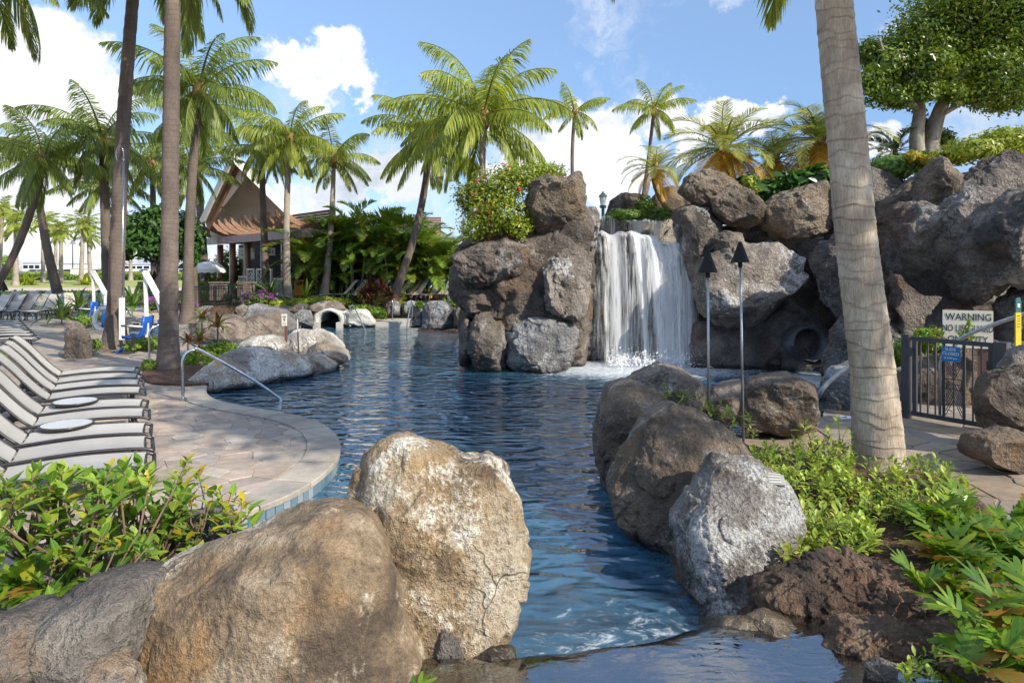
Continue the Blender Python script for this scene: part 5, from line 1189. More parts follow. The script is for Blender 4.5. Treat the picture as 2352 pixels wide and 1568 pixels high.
mb = MB(); mb.box((1.0, 1.2, 4.0), (.1, .1, .1)); mb.bar(lw(gla + Vector((0, .2, -.5))), lw(gra + Vector((0, .2, -.5))), .1, 1.4); mb.build('gable_base', 'gable_board', bar)
# hanging signs of the bar
def hang(label, name, u0, u1, v0, v1, Y, m, extra):
    a_, b_ = W(u0, v1, Y), W(u1, v0, Y); s = thing(name, label, 'sign', (a_.x, Y, a_.z)); w, h = b_.x - a_.x, b_.z - a_.z
    mb = MB(); mb.box((w / 2, 0, h / 2), (w, .05, h)); bd = mb.build('board', m, s)
    for x in (.2, .8): mb = MB(); mb.bar((w * x, .02, h), (w * x, .02, h + .35), .03); mb.build('hanger', 'black_iron', s)
    for (x, z, sx, sz, mm) in extra: mb = MB(); mb.box((w * x, -.03, h * z), (w * sx, .012, h * sz)); mb.build('printed_shape', mm, bd)
hang('white and lime bar banner hanging between the brown columns', 'bar_banner', 548, 585, 569, 596, 39.0, 'sign_white', [(.5, .06, 1, .12, 'sign_lime'), (.93, .8, .13, .4, 'sign_lime'), (.07, .5, .02, .3, 'sign_red'), (.35, .68, .4, .16, 'sign_lime'), (.4, .42, .5, .10, 'menu_green'), (.36, .26, .4, .06, 'sign_lime')])
hang('white bar sign with green and red letters behind the slim palm', 'bar_sign', 600, 632, 569, 587, 37.3, 'sign_white', [(.55, .42, .3, .26, 'menu_green'), (.60, .72, .2, .16, 'menu_green'), (.82, .5, .06, .40, 'sign_red'), (.14, .45, .05, .3, 'sign_red')])
hang('green framed menu board leaning by the serving hatch', 'menu_board', 709, 742, 583, 613, 32.0, 'menu_green', [(.48, .78, .8, .2, 'sign_lime'), (.48, .42, .84, .42, 'sign_white')] + [(.12 + .18 * k, .42, .02, .42, 'plaque_grey') for k in range(5)])
# white parasol
uc = W(480, 640, 37); um = thing('parasol', 'white scalloped parasol left of the bar columns', 'parasol', (uc.x, 37, .3)); zt = W(0, 599, 37).z - .3; zr = W(0, 618, 37).z - .3; rr = 38 / F * 37
vs = [(0, 0, zt)]; fs = []; NS = 32
for j, (f, dz) in enumerate(((.35, .12), (.7, .45), (1.0, 1.0))):
    for k in range(NS): a_ = 2 * math.pi * k / NS; sc2 = 1 - .04 * abs(math.sin(a_ * 4)); vs.append((rr * f * sc2 * math.cos(a_), rr * f * sc2 * math.sin(a_), zt + (zr - zt) * dz))
for k in range(NS): a_ = 2 * math.pi * k / NS; vs.append((rr * .985 * math.cos(a_), rr * .985 * math.sin(a_), zr - .16 - .05 * abs(math.sin(a_ * 8))))
for k in range(NS): fs.append((0, 1 + k, 1 + (k + 1) % NS))
for j in range(3):
    for k in range(NS): fs.append((1 + j * NS + k, 1 + (j + 1) * NS + k, 1 + (j + 1) * NS + (k + 1) % NS, 1 + j * NS + (k + 1) % NS))
mb = MB(); mb.add(vs, fs); mb.build('canopy', 'canvas_white', um); mb = MB(); mb.tube([(0, 0, 0), (0, 0, zt + .08)], .035, 8); mb.build('pole', 'slat_wood', um); mb = MB(); mb.tube([(0, 0, 0), (0, 0, .12)], .3, 14); mb.build('foot', 'concrete', um)
# bridge with black railing and stone piers
b0, b1 = W(430, 706, 30.4), W(560, 704, 29.0)
bs = thing('bridge', 'short concrete footbridge slab over the far pool arm', 'bridge', tuple(b0)); d_ = b1 - b0
mb = MB(); mb.bar((0, .6, -.16), (d_.x, d_.y + .6, d_.z - .16), 1.6, .32); mb.build('slab', 'concrete', bs)
fr_ = thing('bridge_railing', 'black iron railing along the far footbridge', 'railing', tuple(b0)); hgt = W(0, 657, 29.7).z - W(0, 705, 29.7).z
nb_ = 34
for z in (hgt, hgt - .12, .12): mb = MB(); mb.bar((0, -.15, z), (d_.x, d_.y - .15, z + d_.z), .05 if z == hgt else .03); mb.build('crossbar', 'black_iron', fr_)
for k in range(nb_ + 1):
    f_ = k / nb_; q = d_ * f_; post = k % 9 == 0
    mb = MB(); mb.bar((q.x, q.y - .15, q.z), (q.x, q.y - .15, q.z + hgt + (.03 if post else -.02)), .07 if post else .02); mb.build('post' if post else 'baluster', 'black_iron', fr_)
for lab, (ua, ub, va, vb, Y) in (('stone pier left behind the footbridge railing', (481, 512, 648, 690, 32.0)), ('stone pier at the right end of the footbridge railing', (545, 576, 648, 704, 29.6)), ('dark stone wall pier behind the round tree', (318, 360, 648, 700, 27.5))):
    a_, b_ = W(ua, vb, Y), W(ub, va, Y); pr_ = thing('stone_pier', lab, 'pier', (a_.x, Y, a_.z)); w, h = b_.x - a_.x, b_.z - a_.z; rng = random.Random(int(ua))
    mb = MB(); mb.box((w / 2, w / 2 + .03, h / 2), (w - .08, w - .08, h)); mb.build('core', 'mortar_dark', pr_)
    z = 0
    while z < h - .12:
        hh_ = rng.uniform(.14, .24); hh_ = min(hh_, h - .06 - z); x = 0; sh = 0
        while x < w - .05:
            ww = min(rng.uniform(.16, .34), w - x); mb = MB(); mb.box((x + ww / 2, .03, z + hh_ / 2), (ww - .015, .09 + rng.uniform(0, .04), hh_ - .015), rx=rng.uniform(-.05, .05), ry=rng.uniform(-.06, .06)); mb.build('stone', 'pier_stone', pr_); x += ww
        z += hh_
    mb = MB(); mb.box((w / 2, w / 2, h - .02), (w + .06, w + .06, .07)); mb.build('cap', 'pier_stone', pr_)
po = W(689, 678, 31.2); pd = thing('podium', 'orange wooden host stand among the plants before the bar', 'podium', tuple(po))
mb = MB(); mb.box((0, 0, .22), (.40, .36, .44)); mb.build('cabinet', 'orange_wood', pd); mb = MB(); mb.box((0, 0, .67), (.46, .40, .06)); mb.build('top', 'orange_wood', pd)
for sx in (-.15, .15): mb = MB(); mb.box((sx, -.1, .54), (.05, .05, .22)); mb.build('post', 'orange_wood', pd)
# far terrace railing by the marker
fr2 = thing('terrace_railing', 'small weathered railing beside the far yellow height marker', 'railing', tuple(W(978, 700, 31.0)))
z2 = (W(0, 676, 31).z - W(0, 700, 31).z); L2 = (1030 - 978) / F * 31
for k in range(11): mb = MB(); post = k in (0, 10); mb.bar((L2 * k / 10, 0, 0), (L2 * k / 10, 0, z2), .10 if post else .025); mb.build('post' if post else 'baluster', 'galvanised' if post else 'brown_post', fr2)
mb = MB(); mb.bar((0, 0, z2), (L2, 0, z2 + .03), .05); mb.build('top_rail', 'brown_post', fr2)
# information board by the left loungers
ib = W(160, 712, 26.5); s = thing('notice_board', 'beige notice board standing in front of the upright loungers', 'sign', (ib.x, 26.5, 0)); zt = W(0, 672, 26.5).z
mb = MB(); mb.box((0, 0, zt - .33), (.38, .04, .66)); bd = mb.build('board', 'sign_cream', s); mb = MB(); mb.box((0, .04, zt / 2 - .1), (.06, .05, zt)); mb.build('post', 'brown_post', s)
for k in range(5): mb = MB(); mb.box((0, -.022, zt - .14 - .07 * k), (.26 - .03 * (k % 2), .003, .012)); mb.build('printed_line', 'sign_ink', bd)

# ------------------------------------------------------------------ far left: lawn, car park
lw_ = MB(); lw_.add([(-190, 76, -.022), (-26, 72, -.022), (-26, 126, -.022), (-190, 126, -.022)], [(0, 1, 2, 3)]); tag(lw_.build('lawn', 'lawn'), kind='structure')
pk_ = MB(); pk_.add([(-330, 150, -.018), (-20, 150, -.018), (-20, 330, -.018), (-330, 330, -.018)], [(0, 1, 2, 3)]); tag(pk_.build('car_park', 'asphalt'), kind='structure')
def make_car(label):
    c_ = thing('parked_car', label, 'car', group='cars parked beyond the lawn')
    prof = [(-2.25, .35), (-2.25, .75), (-2.1, .92), (-1.5, .98), (-.95, 1.45), (.75, 1.48), (1.35, 1.0), (2.1, .88), (2.28, .65), (2.28, .35)]
    n = len(prof); mb = MB(); mb.add([(x, -.88 + (.14 if z > 1.2 else 0), z) for x, z in prof] + [(x, .88 - (.14 if z > 1.2 else 0), z) for x, z in prof], [tuple(range(n))[::-1], tuple(range(n, 2 * n))] + [(i, (i + 1) % n, (i + 1) % n + n, i + n) for i in range(n)]); mb.build('body', 'car_paint', c_)
    for s in (-1, 1):
        mb = MB(); y = s * .89; pts = [(-1.35, 1.0), (-.9, 1.38), (.7, 1.40), (1.2, 1.02)]; mb.add([(x, y - s * (.10 if z > 1.2 else 0), z) for x, z in pts], [(0, 1, 2, 3)]); mb.build('side_window', 'car_glass', c_)
    mb = MB(); mb.add([(.80, -.68, 1.45), (.80, .68, 1.45), (1.33, .78, 1.03), (1.33, -.78, 1.03)], [(0, 1, 2, 3)]); mb.build('windscreen', 'car_glass', c_)
    mb = MB(); mb.add([(-1.0, -.68, 1.43), (-1.0, .68, 1.43), (-1.49, .78, 1.0), (-1.49, -.78, 1.0)], [(3, 2, 1, 0)]); mb.build('rear_window', 'car_glass', c_)
    for x in (-1.4, 1.4):
        for s in (-1, 1): mb = MB(); mb.tube([(x, s * .75, .33), (x, s * .92, .33)], .33, 14); wh = mb.build('wheel', 'rubber', c_); mb = MB(); mb.tube([(x, s * .90, .33), (x, s * .93, .33)], .2, 10); mb.build('rim', 'steel', wh)
    for s in (-1, 1): mb = MB(); mb.box((2.27, s * .62, .70), (.06, .36, .14)); mb.build('headlight', 'lantern_glass', c_)
    return c_
c0 = make_car('x'); cars = [(78, 175), (96, 178), (118, 182), (138, 175), (156, 178), (176, 172), (190, 174), (203, 176), (218, 178), (233, 180), (330, 180), (420, 176)]
for i, (u, Y) in enumerate(cars):
    o = c0 if i == 0 else copy_tree(c0); o['label'] = 'parked car beyond the lawn hedge, %s in the row from the left' % (ordw[i] if i < 11 else 'twelfth')
    o.location = ((u - CU) / F * Y, Y, -.01); o.rotation_euler = (0, 0, R(-70 + (i * 41 % 30)))
def far_block(label, u0, u1, v0, Y, m, band=None):
    a_, b_ = W(u0, v0, Y), W(u1, v0, Y); o = thing('low_building', label, 'building', (a_.x, Y, 0), group='far harbour sheds'); w = b_.x - a_.x
    mb = MB(); mb.box((w / 2, 4, a_.z / 2), (w, 8, a_.z)); mb.build('wall', m, o); mb = MB(); mb.box((w / 2, 4, a_.z + .12), (w + .8, 8.8, .24)); mb.build('roof', 'metal_roof', o)
    if band:
        n = max(3, int(w / 3))
        for k in range(n): mb = MB(); mb.box((w * (k + .5) / n, -.02, a_.z * .55), (w / n * .8, .06, a_.z * .4)); mb.build('window', 'car_glass', o)
far_block('low far shed with a dark window band beyond the cars', 52, 92, 604, 300, 'sign_white', True)
far_block('long white far shed right of the windowed one', 130, 200, 606, 330, 'sign_white')
far_block('white far shed behind the round tree', 250, 470, 607, 320, 'sign_white', True)
ub_ = W(40, 632, 100); cb = thing('utility_box', 'beige louvred utility enclosure behind the lawn hedge', 'utility box', (ub_.x, 112, 0)); w = 26 / F * 112; h = W(0, 617, 112).z
mb = MB(); mb.box((w / 2, 1, h / 2), (w, 2, h)); mb.build('case', 'gable_board', cb); mb = MB(); mb.box((w / 2, 1, h + .03), (w + .2, 2.2, .08)); mb.build('lid', 'soffit_board', cb)
for k in range(4): mb = MB(); mb.box((w * (.2 + .2 * k), -.02, h * .5), (w * .14, .06, h * .7)); mb.build('louvre', 'soffit_board', cb)
lx = W(167, 560, 130); lpz = thing('car_park_lamp', 'tall thin car park lamp post above the cars', 'lamp post', (lx.x, 130, 0)); mb = MB(); mb.tube([(0, 0, 0), (0, 0, lx.z)], [.12, .07], 8); mb.build('pole', 'black_iron', lpz); mb = MB(); mb.tube([(0, 0, lx.z), (0, 0, lx.z + .3)], [.7, .3], 12); mb.build('lamp_head', 'galvanised', lpz)
# ------------------------------------------------------------------ waterfall
m, t = mat('falling_water'); p = t.pos()
s1 = t.noise(t.map(p, (17, 5, .6)), 1.0, 5, .65, .5); s2 = t.noise(t.map(p, (70, 14, 1.6)), 1.0, 3, .6); big = t.noise(t.map(p, (2.6, 1, .35)), 1.0, 3, .5)
a = t.math('ADD', t.math('MULTIPLY', s1, .55), t.math('ADD', t.math('MULTIPLY', s2, .25), t.math('MULTIPLY', big, .35)))
at = t.n('ShaderNodeAttribute', attribute_name='flow').outputs['Fac']
al = t.sstep(t.math('ADD', t.math('MULTIPLY', t.math('SUBTRACT', a, .575), 2.4), at), .30, .95)
wh = t.n('ShaderNodeMixShader', {0: .4, 1: t.pbsdf((.95, .95, .94), .35), 2: t.n('ShaderNodeBsdfTranslucent', {'Color': (.95, .95, .94, 1)}).outputs[0]}).outputs[0]
t.out(t.n('ShaderNodeMixShader', {0: t.math('MULTIPLY', al, .93), 1: t.n('ShaderNodeBsdfTransparent').outputs[0], 2: wh}).outputs[0])
wf = thing('waterfall', 'white waterfall curtain dropping in two steps into the pool', 'waterfall', (3.2, 16.3, -.2))
def sheet(name, top, bot, Yt, Yb, d0, d1, seed, nu=26, nv=24, out=.25):
    """falling sheet: leaves the lip outward and drops under gravity"""
    vs, dens = [], []; rng = np.random.RandomState(seed)
    ph = rng.rand(4) * 6
    for j in range(nv + 1):
        f = j / nv
        for i in range(nu + 1):
            g = i / nu; a_ = W(top[0][0] + (top[1][0] - top[0][0]) * g, top[0][1] + (top[1][1] - top[0][1]) * g + 5 * math.sin(g * 9 + ph[1]) + 3 * math.sin(g * 23 + ph[2]), Yt + .10 * math.sin(g * 11 + ph[3])); b_ = W(bot[0][0] + (bot[1][0] - bot[0][0]) * g, bot[0][1] + (bot[1][1] - bot[0][1]) * g, Yb)
            hx = f ** .55; q = Vector((a_.x + (b_.x - a_.x) * hx, a_.y + (b_.y - a_.y) * hx - out * hx * (1 - .35 * f), a_.z + (b_.z - a_.z) * f ** 1.25))
            q.y += .05 * math.sin(g * 19 + ph[0] + f * 2) * f + .03 * math.sin(g * 41 + ph[1]); q.x += .015 * math.sin(g * 27 + ph[2] + f * 5)
            e = min(g, 1 - g) * 6; dens.append(.22 + (d0 + (d1 - d0) * g + .20 * math.sin(g * 8 + ph[3]) + .12 * math.sin(g * 21 + ph[0])) * min(1, .35 + e) + (.15 if j < 2 else 0) - .10 * f); vs.append(tuple(q - wf.location))
    n = nu + 1; fs = [(j * n + i, j * n + i + 1, (j + 1) * n + i + 1, (j + 1) * n + i) for j in range(nv) for i in range(nu)]
    me = new_mesh(name, vs, fs, True); at = me.attributes.new('flow', 'FLOAT', 'POINT'); at.data.foreach_set('value', dens)
    o = link(name, me, 'falling_water', wf); return o
sheet('upper_curtain', [(1374, 502), (1547, 503)], [(1380, 546), (1540, 566)], 17.62, 17.5, .50, .46, 3, out=.06)
sheet('left_cascade', [(1364, 530), (1500, 537)], [(1350, 842), (1556, 843)], 17.05, 16.55, .30, .62, 5, out=.30)
sheet('right_cascade', [(1482, 560), (1590, 564)], [(1496, 842), (1604, 846)], 16.85, 16.4, .70, .60, 7, out=.25)
P_, N_ = None, None
sheet('front_strands', [(1440, 533), (1580, 566)], [(1470, 842), (1592, 846)], 16.8, 16.25, .42, .46, 9, out=.32)

rng = np.random.RandomState(6); n_ = 2600; sx_ = rng.uniform(2.25, 4.65, n_); hgt_ = np.abs(rng.normal(0, .17, n_)); sy_ = 16.1 + rng.normal(0, .16, n_) - hgt_ * .35
V_ = np.stack([sx_, sy_, -.13 + hgt_], 1); q_ = rng.normal(0, .016, (n_, 3, 3)) * (1.2 - hgt_.clip(0, .5))[:, None, None]; V_ = (V_[:, None, :] + q_).reshape(-1, 3) - np.array(wf.location)
plain('spray', (.93, .94, .95), .4, .02); o = link('splash', new_mesh('splash', V_, np.arange(n_ * 3).reshape(-1, 3)), 'spray', wf); o['kind'] = 'stuff'

# ------------------------------------------------------------------ leaf materials
def leaf_mat(name, a, b, c, tr=.35, rough=.45, old=None, spec=.4, vein=False):
    m, t = mat(name); r = t.math('FRACT', t.math('ADD', t.island(), t.math('MULTIPLY', t.orand(), 3.7)))
    col = t.ramp(r, [(.0, a), (.5, b), (.92, c)])
    if old: col = t.mix(t.sstep(t.math('FRACT', t.math('MULTIPLY', r, 7.13)), .90, .97), col, old)
    n = t.noise(t.pos(), 2.2, 3, .5); col = t.mix(1.0, col, t.ramp(n, [(.3, .72), (.7, 1.2)]), 'MULTIPLY')
    if vein:
        o3 = t.n('ShaderNodeSeparateXYZ', {0: t.obj()}); ya = t.math('ABSOLUTE', o3.outputs[1]); vv = t.math('FRACT', t.math('ADD', t.math('MULTIPLY', o3.outputs[0], 7.0), t.math('MULTIPLY', ya, -5.0)))
        col = t.mix(t.math('MAXIMUM', t.math('MULTIPLY', t.sstep(ya, .022, .006), .6), t.math('MULTIPLY', t.sstep(vv, .14, .03), .28)), col, (c[0] * 1.25, c[1] * 1.2, c[2] * 1.6))
    pb_ = t.pbsdf(col, rough, Specular_IOR_Level=spec)
    tl = t.n('ShaderNodeBsdfTranslucent', {'Color': t.mix(1.0, col, (1.5, 1.45, .7), 'MULTIPLY')}).outputs[0]
    t.out(t.n('ShaderNodeMixShader', {0: tr, 1: pb_, 2: tl}).outputs[0])
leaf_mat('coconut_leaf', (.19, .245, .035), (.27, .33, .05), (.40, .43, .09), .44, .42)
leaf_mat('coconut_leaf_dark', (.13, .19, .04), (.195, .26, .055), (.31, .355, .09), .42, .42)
leaf_mat('date_leaf', (.20, .25, .045), (.29, .33, .065), (.42, .40, .09), .44, .42, (.34, .22, .04))
leaf_mat('date_leaf_old', (.42, .33, .06), (.55, .34, .05), (.60, .30, .04), .42, .45)
leaf_mat('areca_leaf', (.09, .18, .025), (.15, .25, .035), (.25, .33, .055), .34, .36, (.38, .19, .03))
leaf_mat('ficus_leaf', (.07, .13, .016), (.12, .19, .022), (.22, .27, .032), .32, .32)
leaf_mat('dark_tree_leaf', (.03, .085, .018), (.05, .12, .022), (.09, .17, .032), .28, .34)
leaf_mat('shrub_leaf', (.07, .17, .02), (.17, .29, .035), (.30, .41, .055), .34, .38, (.45, .36, .04), .3, True)
leaf_mat('shrub_leaf_yellow', (.24, .30, .03), (.38, .36, .03), (.52, .36, .02), .4, .4)
leaf_mat('rosette_leaf', (.16, .25, .03), (.27, .38, .045), (.43, .50, .085), .30, .42, (.40, .36, .06), .25, True)
leaf_mat('fern_leaf', (.07, .16, .016), (.13, .24, .022), (.24, .33, .03), .4, .36)
leaf_mat('fern_leaf_old', (.22, .20, .03), (.32, .20, .03), (.30, .13, .03), .35, .5)
leaf_mat('vine_leaf', (.14, .20, .02), (.24, .30, .03), (.36, .40, .05), .34, .4)
leaf_mat('hedge_leaf', (.06, .13, .018), (.10, .185, .025), (.17, .245, .04), .3, .4)
leaf_mat('lime_leaf', (.17, .25, .025), (.27, .33, .035), (.40, .40, .05), .35, .4)
leaf_mat('strap_leaf', (.075, .16, .025), (.12, .215, .035), (.22, .29, .06), .3, .34)
leaf_mat('ti_leaf', (.11, .022, .022), (.16, .04, .035), (.12, .10, .03), .3, .35)
leaf_mat('ti_leaf_mixed', (.22, .03, .03), (.14, .14, .03), (.20, .20, .04), .35, .35)
leaf_mat('flower_purple', (.30, .05, .40), (.40, .09, .48), (.52, .18, .55), .4, .6)
leaf_mat('flower_red', (.62, .04, .03), (.70, .12, .03), (.66, .06, .16), .4, .6)
plain('bark_shrub', (.16, .105, .07), .9, .3, 12, .6, 40)
plain('bark_dark', (.045, .036, .03), .9, .3, 6, .6, 20)
plain('cane', (.24, .24, .10), .6, .25, 6)
plain('palm_fibre', (.27, .155, .06), .9, .4, 9, .9, 24)
m, t = mat('bark_ficus'); p = t.pos(); n = t.noise(t.map(p, (1, 1, .4)), 5, 7, .65)
t.out(t.pbsdf(t.ramp(n, [(.3, (.10, .085, .065)), (.5, (.25, .22, .175)), (.7, (.40, .36, .29))]), .9, t.bump(n, .6, .05)))
def trunk_mat(name, dark, mid, light, ring=9.0, bump=.5):
    m, t = mat(name); p = t.obj(); z = t.n('ShaderNodeSeparateXYZ', {0: p}).outputs[2]
    wob = t.noise(t.map(p, (1.2, 1.2, .5)), 1.0, 3, .5); fine = t.noise(t.map(p, (1, 1, .22)), 46, 5, .7); pat = t.noise(t.map(p, (1, 1, .5)), 2.2, 6, .65)
    ph = t.math('FRACT', t.math('ADD', t.math('MULTIPLY', z, ring), t.math('MULTIPLY', wob, 3.0)))
    scar = t.ramp(ph, [(.0, .0), (.06, 1.0), (.16, .25), (1.0, .0)])
    c = t.ramp(t.math('ADD', t.math('MULTIPLY', pat, .65), t.math('MULTIPLY', fine, .35)), [(.33, dark), (.5, mid), (.68, light)])
    c = t.mix(t.math('MULTIPLY', scar, .5), c, dark)
    fl = t.vor(t.map(p, (1, 1, 1.2)), 9); c = t.mix(t.sstep(fl, .13, .05), c, (dark[0] * .4, dark[1] * .4, dark[2] * .4))
    t.out(t.pbsdf(c, .9, t.bump(t.math('ADD', t.math('MULTIPLY', fine, .6), t.math('MULTIPLY', ph, -.7)), bump, .04)))
trunk_mat('palm_bark', (.06, .044, .034), (.13, .098, .077), (.21, .165, .13))
trunk_mat('palm_bark_pale', (.15, .12, .09), (.32, .27, .21), (.47, .41, .33))
m, t = mat('palm_bark_big'); p = t.obj(); sc_ = t.n('ShaderNodeAttribute', attribute_name='scar').outputs['Fac']
fine = t.noise(t.map(p, (1, 1, .16)), 60, 4, .7); pat = t.noise(t.map(p, (1, 1, .6)), 3.2, 6, .68); spk = t.vor(t.map(p, (1, 1, .55)), 26)
c = t.ramp(t.math('ADD', t.math('MULTIPLY', pat, .62), t.math('MULTIPLY', fine, .38)), [(.34, (.19, .14, .10)), (.5, (.38, .305, .225)), (.66, (.60, .52, .41))])
c = t.mix(t.math('MULTIPLY', sc_, .55), c, (.12, .085, .06)); c = t.mix(t.math('MULTIPLY', t.sstep(spk, .13, .06), t.sstep(pat, .5, .6)), c, (.06, .045, .035))
t.out(t.pbsdf(c, .9, t.bump(t.math('ADD', fine, t.math('MULTIPLY', pat, .6)), .45, .02)))

# ------------------------------------------------------------------ palms
def frond_mesh(name, e0, bend, nl, ll, lw, hang, seed, vee=.25, twist=0.0, fold=.55, nseg=14):
    rng = np.random.RandomState(seed); s = np.linspace(0, 1, nseg + 1); e = R(e0) - R(bend) * s ** 1.35
    dx, dz = np.cos(e), np.sin(e); x = np.concatenate([[0], np.cumsum((dx[1:] + dx[:-1]) / 2)]) / nseg; z = np.concatenate([[0], np.cumsum((dz[1:] + dz[:-1]) / 2)]) / nseg
    sway = .05 * math.sin(seed * 1.7) * s ** 2; V, Fc = [], []
    rad = .017 * (1 - .85 * s) + .002
    for i in range(nseg + 1):
        for (a, b) in ((0, 1), (.87, -.5), (-.87, -.5)): V.append((x[i] - dz[i] * b * rad[i] * .6, sway[i] + a * rad[i], z[i] + dx[i] * b * rad[i] * .6))
    for i in range(nseg):
        for k in range(3): a, b = i * 3 + k, i * 3 + (k + 1) % 3; Fc += [(a, b, b + 3), (a, b + 3, a + 3)]
    sl = np.linspace(.10, .985, nl)
    for k in range(nl):
        for sd in (-1, 1):
            f = sl[k] + rng.uniform(-.4, .4) / nl; f = min(max(f, .08), .99); px_, pz, py_ = np.interp(f, s, x), np.interp(f, s, z), np.interp(f, s, sway)
            T = np.array([np.interp(f, s, dx), 0, np.interp(f, s, dz)]); N = np.array([-T[2], 0, T[0]]); S = np.array([0, sd, 0.])
            L = ll * (math.sin(math.pi * min(1, (f * .80 + .16))) ** .75) * rng.uniform(.86, 1.1)
            if f > .85: L *= 1 - (f - .85) * 2.2
            d = T * (.35 + .75 * f) + S * (1 - .35 * f) * fold * 1.8 + N * vee + np.array([0, 0, -hang * rng.uniform(.6, 1.3)]); d += rng.normal(0, .06, 3); d /= np.linalg.norm(d)
            d2 = d + np.array([0, 0, -hang * .9]) + rng.normal(0, .08, 3); d2 /= np.linalg.norm(d2)
            p0 = np.array([px_, py_, pz]); p1 = p0 + d * L * .5; p2 = p1 + d2 * L * .5
            wv_ = T - d * T.dot(d); wv_ = wv_ / max(np.linalg.norm(wv_), 1e-3) * lw / 2 * (1 - .3 * f)
            b = len(V); V += [tuple(p0 - wv_ * .5), tuple(p0 + wv_ * .5), tuple(p1 - wv_), tuple(p1 + wv_), tuple(p2)]
            Fc += [(b, b + 1, b + 3), (b, b + 3, b + 2), (b + 2, b + 3, b + 4)]
    return new_mesh(name, np.array(V), np.array(Fc))
ELEV = [82, 64, 46, 26, 6, -18, -42]
FRONDS = {}
def fronds(kind):
    if kind in FRONDS: return FRONDS[kind]
    out = []
    for i, e in enumerate(ELEV):
        for sd in (0, 1, 2):
            q = i * 3 + sd
            if kind.startswith('coconut'): out.append(frond_mesh('frond', e, 68 - i * 5 + sd * 9, 54, .31, .0185, .70 + .12 * i + .10 * sd, q, .12, fold=.52))
            elif kind.startswith('near'): out.append(frond_mesh('frond', e, 68 - i * 5 + sd * 9, 78, .28, .015, .55 + .10 * i + .08 * sd, q, .14, fold=.54))
            elif kind.startswith('far'): out.append(frond_mesh('frond', e, 68 - i * 5 + sd * 9, 24, .32, .05, .34 + .09 * i, q, .22, nseg=7))
            elif kind.startswith('date'): out.append(frond_mesh('frond', e, 84 - i * 6 + sd * 10, 52, .25, .016, .08 + .05 * i, q, .30, fold=.62))
            else: out.append(frond_mesh('frond', e, 74 - i * 4 + sd * 12, 36, .30, .034, .12 + .06 * i, q, .45, fold=.55))
    FRONDS[kind] = out; return out
def trunk(parent, base, top, r0, r1, m, flare=.0, bow=(0, 0, 0), rings=None, n=12, step=.22, name='trunk', saw=.05):
    a, b = Vector(base), Vector(top); L = (b - a).length; k = max(8, int(L / step)); vs = []; fs = []; o0 = parent.location
    mid = Vector(bow)
    for i in range(k + 1):
        f = i / k; q = a + (b - a) * f + mid * math.sin(math.pi * f) - o0
        r = r0 + (r1 - r0) * f + flare * math.exp(-f * L / .45) ; 
        for j in range(n):
            an = 2 * math.pi * j / n; sw = 1 + saw * (((i % 2) - .5) + .35 * math.sin(an * 2 + i * 1.3) + .25 * math.sin(an * 3 - i * 2.1))
            vs.append((q.x + math.cos(an) * r * sw, q.y + math.sin(an) * r * sw, q.z + .06 * math.sin(an + i * .13) * (r / .2)))
    for i in range(k):
        for j in range(n): j2 = (j + 1) % n; fs.append((i * n + j, i * n + j2, (i + 1) * n + j2, (i + 1) * n + j))
    fs.append(tuple(range(k * n, k * n + n)))
    o = link(name, new_mesh(name, vs, fs, True), m, parent); KIDS.setdefault(parent.name, []).append(o); return o
def crown(parent, top, L, nf, seed, kind, m, oldm=None, emin=-45, emax=84, tiltdir=(0, 0), nuts=True, boot=True, fill=None):
    rng = random.Random(seed); fr = fronds(kind); o0 = parent.location
    if isinstance(m, str): m = MATS[m]
    for i in range(nf):
        f = (i + .5) / nf; e = emax + (emin - emax) * f ** .85 + rng.uniform(-9, 9); az = i * 2.39996 + seed + rng.uniform(-.25, .25)
        bi = min(range(len(ELEV)), key=lambda k: abs(ELEV[k] - e)); me = fr[bi * 3 + rng.randrange(3)]
        use = oldm if (oldm and f > .62 and rng.random() < .75) else m; use = MATS[use] if isinstance(use, str) else use
        o = bpy.data.objects.new('frond', me); COL.objects.link(o); o.parent = parent
        if not len(me.materials): me.materials.append(m)
        if me.materials[0] != use: o.material_slots[0].link = 'OBJECT'; o.material_slots[0].material = use
        q = Vector(top) - o0; o.location = (q.x + .08 * math.cos(az), q.y + .08 * math.sin(az), q.z + .12 * (1 - f)); sc = L * rng.uniform(.86, 1.08) * (.80 + .2 * math.sin(math.pi * min(1, f + .2)))
        o.scale = (sc, sc, sc); o.rotation_euler = (rng.uniform(-.18, .18), 0, az)
    if boot:
        q = Vector(top) - o0; mb = MB(); mb.tube([q - Vector((0, 0, .45)), q - Vector((0, 0, .2)), q + Vector((0, 0, .1)), q + Vector((0, 0, .42))], [.12 * L / 3, .24 * L / 3, .2 * L / 3, .05], 9); mb.build('leaf_base', 'palm_fibre', parent, True)
def palm(label, bu, bz, Y, tu, tv, L, nf, seed, r0=.20, r1=.12, kind='coconut', m='coconut_leaf', oldm=None, bark='palm_bark_pale', flare=.12, bow=(0, 0, 0), emin=-45, emax=84, name='palm_tree', Yt=None, group='palm trees', n=12, step=.24):
    if kind == 'coconut': r0 *= .72; r1 *= .74; L *= 1.0 if 28 < Y < 34 else 1.10; nf = int(nf * (.82 if 'dark' in m else 1.05))
    base = Vector(((bu - CU) / F * Y, Y, bz)); top = W(tu, tv, Yt or Y); p = thing(name, label, 'palm tree', tuple(base), group=group)
    trunk(p, base, top, r0, r1, bark, flare, bow, n=n, step=step); crown(p, top, L, nf, seed, kind, m, oldm, emin, emax); return p
palm('tallest bright palm rising behind the waterfall massif', 1130, -.1, 24, 1110, 268, 3.35, 25, 3, .19, .14, bow=(-.15, 0, 0))
